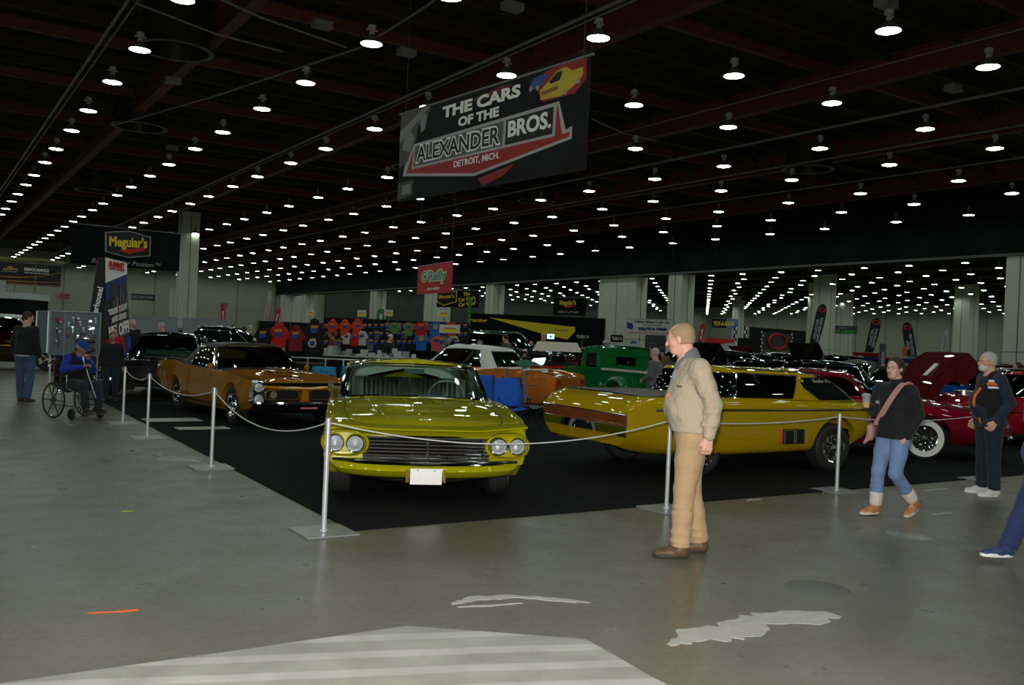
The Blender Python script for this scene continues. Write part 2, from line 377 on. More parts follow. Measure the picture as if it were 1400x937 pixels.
mark('tape_residue', ragged([(2.80, 4.83), (3.0, 4.87), (3.25, 4.80), (3.5, 4.60), (3.62, 4.48)], [.012, .05, .035, .045, .01], 5), scuff, 'thin curved pale residue above the cement patch')
mark('tape_residue', ragged([(2.80, 4.76), (3.0, 4.70), (3.25, 4.66)], [.012, .016, .01], 8), scuff, 'small pale streak beside the thin curved residue')
def disc(x, y, r, m, label, name='floor_cover'):
    o = MB().lathe([(0, .004), (r*.93, .004), (r, .0005)], (x, y, 0), n=32).build(name, m); tag(o, label, 'floor cover'); return o
cov = mat('cover_metal', (.24, .26, .22), .3, .3, var=.2, vscale=8); cov2 = mat('cover_worn', (.15, .16, .13), .5, var=.35, vscale=10)
disc(7.7, 4.98, .2, cov, 'round metal floor cover in front of the walking woman')
disc(7.75, 4.50, .16, cov2, 'worn round floor mark with pale ring, right of the metal cover')
disc(2.79, 11.6, .28, cov, 'round floor cover left of the carpet edge')
disc(1.2, 13.6, .5, cov2, 'large worn round stain on the floor at the left')
disc(5.3, 4.1, .22, mat('cover_dark', (.11, .11, .09), .45), 'faint dark round floor cover right of the man in the tan jacket')
for (x, y, a, l, lab) in ((7.62, 6.86, .3, .26, 'small pale tape scrap by the carpet edge'), (9.0, 5.55, -.1, .35, 'pale tape scrap on floor behind the boots'), (10.5, 6.6, .2, .5, 'pale tape strip near the bearded man')):
    m_ = ragged([(x, y), (x+l*.5, y+a*.1), (x+l, y)], [.02, .035, .015], int(x*10)); mark('tape_scrap', m_, scuff, lab)
mark('paint_streak', ragged([(.86, 5.52), (1.02, 5.48), (1.14, 5.47)], [.004, .012, .02], 2), mat('orange_paint', (.75, .12, .03), .5), 'orange paint streak on the floor at the left')
mark('paint_streak', ragged([(1.55, 8.42), (1.6, 8.42), (1.66, 8.41)], [.015, .018, .012], 2), mat('yellow_paint', (.5, .5, .03), .5), 'tiny yellow paint mark on the floor left of the first post')
for n_, (x, y, rz, wd, dp) in enumerate(((3.75, 16.3, .05, .9, .5), (3.9, 14.9, .02, .8, .32))):
    o = MB().box((0, 0, .018), (wd, dp, .01)).build('info_board', mat('board_pale', (.42, .44, .40), .4, var=.15, vscale=9), smooth=0); o.location = (x, y, 0); o.rotation_euler = (0, 0, rz)
    tag(o, ['pale flat sign board lying on the carpet beside the black car', 'smaller pale sign board on the carpet in front of the golden coupe wheel'][n_], 'sign')
# ---------------------------------------------------------------- vehicle tools
from mathutils.bvhtree import BVHTree
def pchip(xs, ys, q):
    xs = np.asarray(xs, float); ys = np.asarray(ys, float); q = np.clip(np.asarray(q, float), xs[0], xs[-1])
    h = np.diff(xs); d = np.diff(ys, axis=0)/h[:, None]; m = np.zeros_like(ys); m[0] = d[0]; m[-1] = d[-1]
    for i in range(1, len(xs)-1):
        a, b = d[i-1], d[i]; ok = a*b > 0; w1 = 2*h[i]+h[i-1]; w2 = h[i]+2*h[i-1]
        m[i] = np.where(ok, (w1+w2)/(w1/np.where(ok, a, 1)+w2/np.where(ok, b, 1)), 0)
    k = np.clip(np.searchsorted(xs, q, side='right')-1, 0, len(xs)-2); t = ((q-xs[k])/h[k])[:, None]; H = h[k][:, None]
    return (2*t**3-3*t**2+1)*ys[k]+(t**3-2*t**2+t)*H*m[k]+(-2*t**3+3*t**2)*ys[k+1]+(t**3-t**2)*H*m[k+1]
def cat(P, sub=4, sharp=()):
    """Catmull-Rom through P with corners at the `sharp` indices"""
    P = np.asarray(P, float); out = []; n = len(P)
    for i in range(n-1):
        a = P[i-1] if i > 0 and i not in sharp else 2*P[i]-P[i+1]; d = P[i+2] if i+2 < n and (i+1) not in sharp else 2*P[i+1]-P[i]
        for k in range(sub):
            t = k/sub; out.append(.5*((2*P[i])+(-a+P[i+1])*t+(2*a-5*P[i]+4*P[i+1]-d)*t*t+(-a+3*P[i]-3*P[i+1]+d)*t**3))
    out.append(P[-1]); return np.array(out)
def body_mesh(secs, sharp=(), shoulder=3, arches=(), step=.08, sub=4, cut=None, rear_cap=True, front_cap=True, matfn=None):
    """loft of half sections (x, [(y,z)...]) from rocker to centre line, wheel arches cut along the lower edge"""
    secs = sorted(secs, key=lambda s: s[0]); xs = [s[0] for s in secs]; A = np.array([np.array(s[1], float).ravel() for s in secs])
    st = set(np.round(np.arange(xs[0], xs[-1], step), 3)) | set(xs)
    for (cx, r, cz) in arches:
        for k in range(0, 19):
            a = cx-r*cos(pi*k/18)
            if xs[0] < a < xs[-1]: st.add(round(a, 3))
    if cut: st |= {cut[0], cut[1]}
    st = sorted(st); V = pchip(xs, A, st).reshape(len(st), -1, 2)
    rows = []
    for x, sec in zip(st, V):
        p = cat(sec, sub, sharp); S = shoulder*sub
        zb = p[0, 1]
        for (cx, r, cz) in arches:
            if abs(x-cx) < r: zb = max(zb, min(cz+sqrt(r*r-(x-cx)**2), p[S, 1]-.05))
        if zb > p[0, 1]+1e-4:
            z0 = p[0, 1]; zs = p[:S+1, 1].copy(); zi = np.maximum.accumulate(zs); nz = zb+(zi-z0)/(zi[-1]-z0)*(zi[-1]-zb)
            p[:S+1, 0] = np.interp(nz, zi, p[:S+1, 0]); p[:S+1, 1] = nz
        lip = np.array([[p[0, 0]-.09, p[0, 1]+.0]])
        rows.append(np.vstack([lip, p]))
    mb = MB(); full = []
    for x, p in zip(st, rows):
        L = [(x, y, z) for y, z in p]; full.append(L+[(x, -y, z) for y, z in p[-2::-1]])
    K = len(full[0])
    fs = []
    for i in range(len(full)-1):
        for j in range(K-1):
            if cut:
                c = [sum(full[a][b][q] for a in (i, i+1) for b in (j, j+1))/4 for q in range(3)]
                if cut[0] < c[0] < cut[1] and abs(c[1]) < cut[2] and 2+shoulder*sub <= j < K-3-shoulder*sub: continue
            fs.append((i*K+j, i*K+j+1, (i+1)*K+j+1, (i+1)*K+j))
    mb.add([p for r in full for p in r], fs)
    if rear_cap: mb.add(full[0], [tuple(range(K))], 1 if rear_cap == 2 else 0)
    if front_cap: mb.add(full[-1], [tuple(range(K))], 1 if front_cap == 2 else 0)
    return mb
def bvh_of(o):
    me = o.data; return BVHTree.FromPolygons([v.co.copy() for v in me.vertices], [tuple(p.vertices) for p in me.polygons])
def drape(b, pts, axis='z', off=.003):
    out = []
    for p in pts:
        p = Vector(p)
        if axis == 'z': h = b.ray_cast(Vector((p.x, p.y, 3)), Vector((0, 0, -1)))
        elif axis == 'y+': h = b.ray_cast(Vector((p.x, 3, p.z)), Vector((0, -1, 0)))
        elif axis == 'y-': h = b.ray_cast(Vector((p.x, -3, p.z)), Vector((0, 1, 0)))
        elif axis == 'x+': h = b.ray_cast(Vector((5, p.y, p.z)), Vector((-1, 0, 0)))
        else: h = b.ray_cast(Vector((-5, p.y, p.z)), Vector((1, 0, 0)))
        if h[0] is not None: out.append(h[0]+h[1]*off if h[1].dot(h[0]-Vector((0, 0, .3))) > 0 else h[0]-h[1]*off)
    return out
def lerp_pts(pts, n=8):
    out = []
    for a, b in zip(pts[:-1], pts[1:]): out += [Vector(a).lerp(Vector(b), k/n) for k in range(n)]
    return out+[Vector(pts[-1])]
def line_on(b, name, pts, r, m, parent, axis='z', n=8, off=.002):
    q = drape(b, lerp_pts(pts, n), axis, off)
    if len(q) > 1: return MB().tube(q, r, 6).build(name, m, parent)
def greenhouse(parent, base, top, wins, pm, rm, gm, dome=.05, trim=chrome, bulge=.02, sub=5, roof_name='roof', frame_r=.011, pillar_name='pillars'):
    base = np.array(base, float); top = np.array(top, float); K = len(base)
    us = set(np.round(np.linspace(0, K-1, (K-1)*sub+1), 4)); vs = set(np.round(np.linspace(0, 1, 7), 4))
    for n_, u0_, u1_, v0_, v1_ in wins: us |= {u0_, u1_}; vs |= {v0_, v1_}
    us = sorted(us); vs = sorted(vs); B = pchip(range(K), base, us); T = pchip(range(K), top, us)
    def pt(i, v, s):
        p = B[i]*(1-v)+T[i]*v; o = B[i]-T[i]; nrm = np.array([B[i][0]-base[:, 0].mean(), B[i][1]*2.5, 0]); nrm = nrm/(np.linalg.norm(nrm)+1e-6)
        p = p+nrm*bulge*sin(pi*v)
        return (p[0], p[1]*s, p[2])
    solid = MB(); wm = {}; out = {}
    def win_of(u, v):
        for q in wins:
            if q[1] < u < q[2] and q[3] < v < q[4]: return q
    for s in (1, -1):
        for i in range(len(us)-1):
            for j in range(len(vs)-1):
                q = win_of((us[i]+us[i+1])/2, (vs[j]+vs[j+1])/2); P = [pt(i, vs[j], s), pt(i+1, vs[j], s), pt(i+1, vs[j+1], s), pt(i, vs[j+1], s)]
                if q is None: solid.add(P, [(0, 1, 2, 3)])
                else:
                    key = q[0] if (q[1] == 0 or q[2] == K-1) else (q[0], s)
                    wm.setdefault(key, MB()).add(P, [(0, 1, 2, 3)])
        # window frames
        for q in wins:
            i0, i1 = us.index(q[1]), us.index(q[2]); loop = [pt(i, q[3], s) for i in range(i0, i1+1)]+[pt(i1, v, s) for v in vs if q[3] < v < q[4]]+[pt(i, q[4], s) for i in range(i1, i0-1, -1)]
            if q[1] != 0: loop += [pt(i0, v, s) for v in reversed(vs) if q[3] < v < q[4]]
            if trim is not None:
                fr = out.setdefault('frames', MB())
                if q[1] == 0: fr.tube(loop, frame_r, 6)
                elif q[2] == K-1: fr.tube([pt(i, q[4], s) for i in range(i1, i0-1, -1)]+[pt(i0, v, s) for v in reversed(vs) if q[3] < v < q[4]]+[pt(i, q[3], s) for i in range(i0, i1+1)], frame_r, 6)
                else: fr.tube(loop, frame_r, 6, closed=True)
    solid.build(pillar_name, pm, parent, smooth=40)
    rf = MB(); C = []
    for s in (1, -1):
        rows = []
        for i in range(len(us)):
            t = pt(i, 1, s); rows.append([(t[0], t[1]*k/6, t[2]+dome*(1-(k/6)**2)*min(1, abs(T[i][1])/.3)) for k in range(6, -1, -1)])
        rf.grid(rows)
        rf.grid([[pt(i, 1, s), tuple(np.array(pt(i, 1, s))+np.array([0, .008*s, -.035]))] for i in range(len(us))])
    rf.build(roof_name, rm, parent, smooth=50)
    hl = MB(); hl.grid([[(pt(i, .95, 1)[0]*.97+.03*top[:, 0].mean(), pt(i, .95, 1)[1]*k/3*.95, pt(i, .95, 1)[2]-.0) for k in range(-3, 4)] for i in range(len(us))]); hl.build('headliner', darkgrey, parent)
    for k, m_ in wm.items(): m_.build(k if isinstance(k, str) else k[0], gm, parent, smooth=60)
    if 'frames' in out: out['frames'].build('window_trim', trim, parent)
def tyre_prof(R, w, r_rim):
    h = w/2; return [(r_rim, -h*.75), (r_rim+.02, -h*.9), ((R+r_rim)/2, -h), (R-.03, -h*.93), (R-.006, -h*.75), (R, -h*.35), (R, h*.35), (R-.006, h*.75), (R-.03, h*.93), ((R+r_rim)/2, h), (r_rim+.02, h*.9), (r_rim, h*.75)]
def wheel(parent, x, y, R=.34, w=.21, rim=.2, style='chrome', white_wall=0., steer=0., detail=True):
    """axle along y, outer face away from the car centre"""
    s = 1 if y > 0 else -1; n = 28 if detail else 16
    e = bpy.data.objects.new('wheel', None); COL.objects.link(e); e.parent = parent; e.location = (x, y, R); e.rotation_euler = (0, 0, steer); e.empty_display_size = .1
    key = ('tyre', R, w, rim, s, white_wall, n)
    if key not in MATS:
        prof = [(r, h*s) for r, h in tyre_prof(R, w, rim)]; mb = MB(); mb.lathe(prof, axis='y', n=n)
        if detail:
            for k in (-.5, 0, .5): mb.lathe([(R+.001, w*.5*k-.004), (R+.004, w*.5*k), (R+.001, w*.5*k+.004)], axis='y', n=n)
        MATS[key] = mb.mesh('tyre', rubber)
    link('tyre', MATS[key], e)
    if white_wall:
        k2 = ('ww', R, w, rim, s, white_wall)
        if k2 not in MATS: MATS[k2] = MB().lathe([(rim+.012, s*w*.47), ((R+rim)/2, s*(w*.5+.004)), (rim+white_wall, s*(w*.49+.004))], axis='y', n=n).mesh('whitewall', mat('whitewall', (.75, .76, .72), .5))
        link('whitewall', MATS[k2], e)
    k3 = ('rim', R, w, rim, s, style)
    if k3 not in MATS:
        h = s*w/2; mb = MB(); mb.lathe([(rim+.008, h*.85), (rim+.004, h*.95), (rim-.01, h*.9), (rim-.02, h*.5), (rim-.03, h*.2)], axis='y', n=n)
        if style == 'chrome':   # slotted disc with hub cap
            mb.lathe([(rim-.03, h*.2), (rim*.75, h*.45), (rim*.5, h*.5), (rim*.42, h*.35), (rim*.3, h*.62), (rim*.2, h*.85), (0, h*.9)], axis='y', n=n)
            for k in range(10):
                a = 2*pi*k/10; mb.box((rim*.66*cos(a), h*.47, rim*.66*sin(a)), (.022, .012, .05), 1, Matrix.Rotation(-a+pi/2, 3, 'Y'))
        elif style == 'spoke5':
            mb.lathe([(rim-.03, h*.2), (rim-.03, -h*.5)], axis='y', n=n); mb.lathe([(rim*.34, h*.3), (rim*.3, h*.7), (.0, h*.8)], axis='y', n=n)
            for k in range(5):
                a = 2*pi*k/5; mb.box((rim*.6*cos(a), h*.45, rim*.6*sin(a)), (rim*.75, .03, .055), 0, Matrix.Rotation(-a, 3, 'Y'))
            mb.lathe([(rim-.03, 0), (0, 0)], axis='y', n=n, mi=1)
        elif style == 'wire':
            mb.lathe([(rim-.03, h*.1), (0, h*.1)], axis='y', n=n, mi=1); mb.lathe([(rim*.26, h*.3), (rim*.24, h*.9), (0, h*1.0)], axis='y', n=16)
            for k in range(40):
                a = 2*pi*k/40; a2 = a+(.35 if k % 2 else -.35); mb.tube([(rim*.25*cos(a), h*(.75 if k % 4 < 2 else .35), rim*.25*sin(a)), ((rim-.025)*cos(a2), h*.3, (rim-.025)*sin(a2))], .004, 4, cap=False)
        else:
            mb.lathe([(rim-.03, h*.2), (rim*.6, h*.4), (rim*.35, h*.45), (rim*.3, h*.7), (0, h*.75)], axis='y', n=n)
        MATS[k3] = mb.mesh('rim', [chrome, black])
    link('rim', MATS[k3], e)
    return e
def steering_wheel(parent, x, y, z, r=.19, m=None, tilt=-65):
    R = Matrix.Rotation(radians(tilt), 4, 'Y'); mb = MB(); mb.tube([(r*cos(a*pi/12), r*sin(a*pi/12), 0) for a in range(24)], .013, 6, closed=True)
    for a in (0, 120, 240): mb.tube([(0, 0, -.02), (r*cos(radians(a)), r*sin(radians(a)), 0)], .01, 5)
    mb.tube([(0, 0, .01), (0, 0, -.3)], .025, 8)
    return mb.build('steering_wheel', m or white, parent, Matrix.Translation((x, y, z)) @ R)
def bench(parent, x, w, z0=.45, zb=.95, m=None, name='seat', split=True, pleats=True):
    mb = MB(); R = Matrix.Rotation(radians(-12), 3, 'Y')
    for s in ((-1, 1) if split else (0,)):
        ww = w/2-.02 if split else w; cy = s*w/4
        mb.box((x+.25, cy, z0), (.5, ww, .18)); mb.box((x-.06, cy, (z0+zb)/2+.05), (.13, ww, zb-z0), 0, R)
        if pleats:
            for k in range(9): mb.box((x+.01, cy-ww*.32+ww*.64*k/8, (z0+zb)/2+.05), (.13, ww*.05, (zb-z0)*.96), 0, R)
    o = mb.build(name, m or white, parent, smooth=30)
    bv = o.modifiers.new('b', 'BEVEL'); bv.width = .02; bv.segments = 2; return o
def lamp_round(parent, x, y, z, r, name='headlight', bez=chrome, lens=None, n=24, dirx=1):
    e = MB(); e.lathe([(r*1.15, -.05*dirx), (r*1.15, .0), (r*1.08, .018*dirx), (r*.95, .012*dirx), (r*.92, -.01*dirx)], (x, y, z), 'x', n)
    o = e.build(name, bez, parent)
    l = MB(); l.lathe([(r*.93, -.012*dirx), (r*.7, .006*dirx), (r*.35, .018*dirx), (0, .022*dirx)], (x, y, z), 'x', n); l.build('lens', lens or mat('headlight_glass', (.75, .8, .85), .08, .6, 1., bump=.3, bscale=60), o)
    return o
# ---------------------------------------------------------------- lime custom sedan (nearest car)
lime = paint('lime_paint', (.30, .285, .003))
def lime_car():
    O = (5.05, 9.86); t = thing('car', 'lime green custom low hardtop with four round headlights and a wide chrome bar grille', 'car', (*O, 0), atan2(-.922, -.388))
    S = [(2.10, [(.84, .40), (.93, .46), (.965, .58), (.955, .775), (.90, .768), (.5, .742), (0, .748)]),
         (1.98, [(.93, .27), (.985, .40), (1.0, .58), (.985, .80), (.92, .80), (.5, .79), (0, .805)]),
         (1.5, [(.95, .22), (.99, .40), (1.0, .6), (.985, .84), (.92, .845), (.5, .855), (0, .87)]),
         (.75, [(.95, .21), (.99, .40), (1.0, .6), (.985, .87), (.92, .885), (.5, .925), (0, .935)]),
         (.2, [(.95, .21), (.99, .40), (1.0, .6), (.98, .865), (.92, .875), (.5, .88), (0, .88)]),
         (-1.5, [(.95, .22), (.99, .40), (1.01, .62), (1.0, .885), (.93, .88), (.5, .89), (0, .9)]),
         (-2.2, [(.95, .26), (.99, .42), (1.02, .64), (1.03, .93), (.93, .87), (.5, .88), (0, .885)]),
         (-2.8, [(.9, .3), (.96, .44), (1.0, .64), (1.02, .9), (.92, .84), (.5, .84), (0, .845)]),
         (-3.0, [(.8, .34), (.9, .46), (.95, .62), (.96, .8), (.88, .78), (.5, .77), (0, .77)])]
    b = body_mesh(S, arches=[(1.5, .385, .33), (-1.52, .37, .30)], cut=(-1.7, .5, .86), front_cap=2).build('body', [lime, black], t, smooth=35)
    bv = bvh_of(b)
    # brow: lip running across the nose, dipping to the middle and arching over each headlight pair
    ys = np.linspace(-1, 1, 61); P = []
    for u in ys:
        y = u*.975; a = abs(y)
        zt = .745+.045*max(0, (a-.45)/.5)**1.3; xt = 2.235-.07*a**3-.03
        tp = .05*max(0, (a-.80)/.175); arch = .055*math.exp(-((a-.79)/.15)**2); zb = .655+arch*.55+.0*a
        P.append([(xt-.14, y, zt+.014), (xt-.02, y, zt), (xt+.05+tp, y, zt-.010), (xt+.056+tp, y, zt-.024), (xt+.005, y, zt-.036), (xt-.02, y, (zt+zb)/2), (xt+.03, y, zb+.014), (xt+.028, y, zb), (xt-.05, y, zb)])
    MB().grid(P).build('nose_brow', lime, t, smooth=38)
    # lower pan
    P = []
    for u in np.linspace(-1, 1, 49):
        y = u*.99; a = abs(u); xf = 2.27-.11*a**4-.03; k = max(0, (a-.86)/.14)
        zt = .402+.02*a+k*.10; zb = .245+.05*a**3+k*.08
        P.append([(xf-.28-.15*k, y*.93, zb+.01), (xf-.12, y*.965, zb-.005), (xf-.02-.05*k, y*.985, zb+.03), (xf+.015-.08*k, y, (zt+zb)/2), (xf+.0-.07*k, y*.995, zt-.03), (xf-.02-.07*k, y*.99, zt), (xf-.1-.1*k, y*.98, zt+.004)])
    MB().grid(P).build('front_pan', lime, t, smooth=50)
    # cheeks with headlight openings
    for s in (-1, 1):
        m = MB(); cx = s*.79
        ring = []
        for k in range(40):
            a = 2*pi*k/40; dy = .2*cos(a); dz = .118*sin(a); 
            dy = math.copysign(abs(cos(a))**.75*.212, cos(a)); ring.append((dy, dz))
        rows = []
        for f, dx in ((1.14, -.13), (1.12, -.02), (1.06, .028), (.98, .032), (.93, .01), (.9, -.05)):
            rows.append([(2.215+dx-.045*max(0, abs(cx+d[0]*f)-.7)/.3, cx+d[0]*f*(1 if abs(cx+d[0]*f) < .99 else .98), .582+d[1]*f) for d in ring+[ring[0]]])
        m.grid(rows); m.build('headlight_pod', lime, t, smooth=50)
        MB().prism([(cx+d[0]*.95, .582+d[1]*.95) for d in ring], 'x', 2.10, 2.175).build('pod_backing', lime, t)
        for y in (.695, .882): lamp_round(t, 2.235-.03*(y > .8), s*y, .582, .078)
        MB().prism([(s*.62, .38), (s*.955, .40), (s*.975, .5), (s*.975, .66), (s*.94, .77), (s*.60, .75)], 'x', 2.04, 2.15).build('cheek_panel', lime, t)
    # grille: black cavity, seven chrome bars, centre crest dots
    MB().prism([(-.93, .38), (.93, .38), (.93, .5), (.6, .70), (-.6, .70), (-.93, .5)], 'x', 2.08, 2.12).build('grille_backing', black, t, smooth=0)
    for k in range(8):
        z = .425+k*.034; yy = .62 if k > 0 else .64; q = [(2.2+.035*(1-(u/.62)**2), u, z) for u in np.linspace(-yy, yy, 17)]
        MB().tube(q, .0085 if k % 2 else .011, 6).build('grille_bar', chrome, t)
    g = MB()
    for k in range(8): g.ball((2.245, 0, .425+k*.034), .012, 8, 6)
    g.build('grille_crest', chrome, t)
    MB().tube([(2.24-.1*abs(u)**3.5, u*.9, .408+.015*abs(u)) for u in np.linspace(-1, 1, 33)], .016, 8).build('lower_grille_moulding', mat('dark_chrome', (.2, .2, .2), .15, 1.), t)
    MB().tube([(2.245-.1*abs(u)**3.5, u*.88, .385+.015*abs(u)) for u in np.linspace(-1, 1, 33)], .008, 6).build('chrome_moulding', chrome, t)
    # plate with end guards
    MB().box((2.285, -.01, .285), (.012, .305, .152)).build('license_plate', mat('plate_white', (.9, .9, .88), .35), t, smooth=0)
    bo = MB()
    for y_ in (-.09, .07): bo.lathe([(0, .004), (.006, .003), (.007, 0)], (2.292, y_, .345), 'x', 8)
    bo.build('plate_bolts', darkgrey, t)
    for s in (-1, 1):
        MB().lathe([(0, -.065), (.016, -.06), (.018, 0), (.016, .06), (0, .065)], (2.275, -.01+s*.178, .29), 'z', 10).build('plate_guard', paint('gold_trim', (.75, .6, .1), .8, .2), t)
        MB().box((2.268, -.01+s*.185, .29), (.02, .012, .13)).build('guard_bracket', lime, t)
    # hood lines, spears, emblem
    dk = mat('panel_gap', (.03, .03, .003), .7)
    for s in (-1, 1):
        line_on(bv, 'hood_gap', [(2.13, s*.62, 0), (2.0, s*.76, 0), (1.6, s*.80, 0), (.82, s*.80, 0)], .005, dk, t, n=10)
        line_on(bv, 'hood_crease', [(2.1, s*.02, 0), (1.35, s*.10, 0), (.82, s*.16, 0)], .012, lime, t, n=10, off=-.004)
        line_on(bv, 'hood_crease', [(1.9, s*.38, 0), (1.3, s*.50, 0), (.8, s*.58, 0)], .012, lime, t, n=10, off=-.004)
        line_on(bv, 'fender_crease', [(2.1, s*.965, 0), (1.0, s*.968, 0), (-1, s*.965, 0), (-2.6, s*.99, 0)], .01, lime, t, n=10, off=-.004)
        line_on(bv, 'side_trim', [(1.9, 0, .62), (0, 0, .64), (-2.7, 0, .7)], .008, chrome, t, axis='y+' if s > 0 else 'y-', n=14)
        line_on(bv, 'door_gap', [(.35, 0, .83), (.38, 0, .3)], .004, dk, t, axis='y+' if s > 0 else 'y-', n=8)
        line_on(bv, 'wiper', [(.80, s*.08, 0), (.78, s*.5, 0)], .009, chrome, t, off=.02)
        w_ = MB(); w_.lathe([(.028, 0), (.03, .02), (.018, .035), (0, .04)], (.77, s*.62, .915), 'z', 12); w_.build('washer_nozzle', chrome, t)
    line_on(bv, 'hood_gap', [(.80, -.8, 0), (.84, 0, 0), (.80, .8, 0)], .006, dk, t, n=12)
    # underside, chassis glimpses
    MB().box((-.2, 0, .36), (4.4, 1.1, .25)).build('underbody', black, t, smooth=0)
    MB().tube([(1.95, -.62, .25), (1.98, -.3, .2), (1.98, .3, .2), (1.95, .62, .25)], .022, 8).build('sway_bar', chrome, t)
    for s in (-1, 1): MB().tube([(1.5, s*.35, .26), (1.52, s*.7, .24)], .03, 8).build('suspension_arm', darkgrey, t)
    gm = glass('glass_green', (.88, .97, .92), .2)
    base = [(.74, 0, .93), (.68, .55, .918), (.36, .855, .875), (-.4, .87, .87), (-1.25, .85, .87), (-1.75, .62, .88), (-1.92, 0, .895)]
    top = [(.06, 0, 1.305), (.02, .48, 1.297), (-.14, .74, 1.272), (-.6, .765, 1.285), (-1.05, .74, 1.28), (-1.35, .5, 1.27), (-1.42, 0, 1.27)]
    greenhouse(t, base, top, [('windshield', 0, 1.9, .05, .95), ('side_window', 2.1, 3.9, .06, .9), ('rear_window', 4.4, 6, .06, .92)], lime, lime, gm, dome=.055, trim=chrome, frame_r=.021)
    off = mat('pleated_vinyl', (.85, .90, .80), .5, bump=.2, bscale=30)
    MB().box((-.6, 0, .42), (2.1, 1.7, .12)).build('cabin_floor', darkgrey, t, smooth=0)
    bench(t, -.55, 1.45, .5, 1.05, off); bench(t, -1.45, 1.5, .5, .98, off, split=False)
    MB().prism([(.74, .80), (.5, .92), (.25, .9), (.3, .62), (.7, .6)], 'y', -.8, .8).build('dashboard', mat('dash_mint', (.35, .45, .36), .4), t, smooth=0)
    steering_wheel(t, .2, .38, .93, .21, off)
    MB().box((.1, .0, 1.21), (.02, .24, .06)).build('rear_view_mirror', chrome, t, smooth=0); MB().box((-1.86, 0, .895), (.2, 1.3, .02)).build('parcel_shelf', off, t, smooth=0)
    for s in (-1, 1):
        MB().box((-.5, s*.87, .66), (1.9, .03, .4)).build('door_card', off, t, smooth=0)
        wheel(t, 1.5, s*.80, .345, .215, .19, 'wire', .045, steer=-.06); wheel(t, -1.52, s*.80, .345, .215, .19, 'wire', .045)
    return t
lime_car()

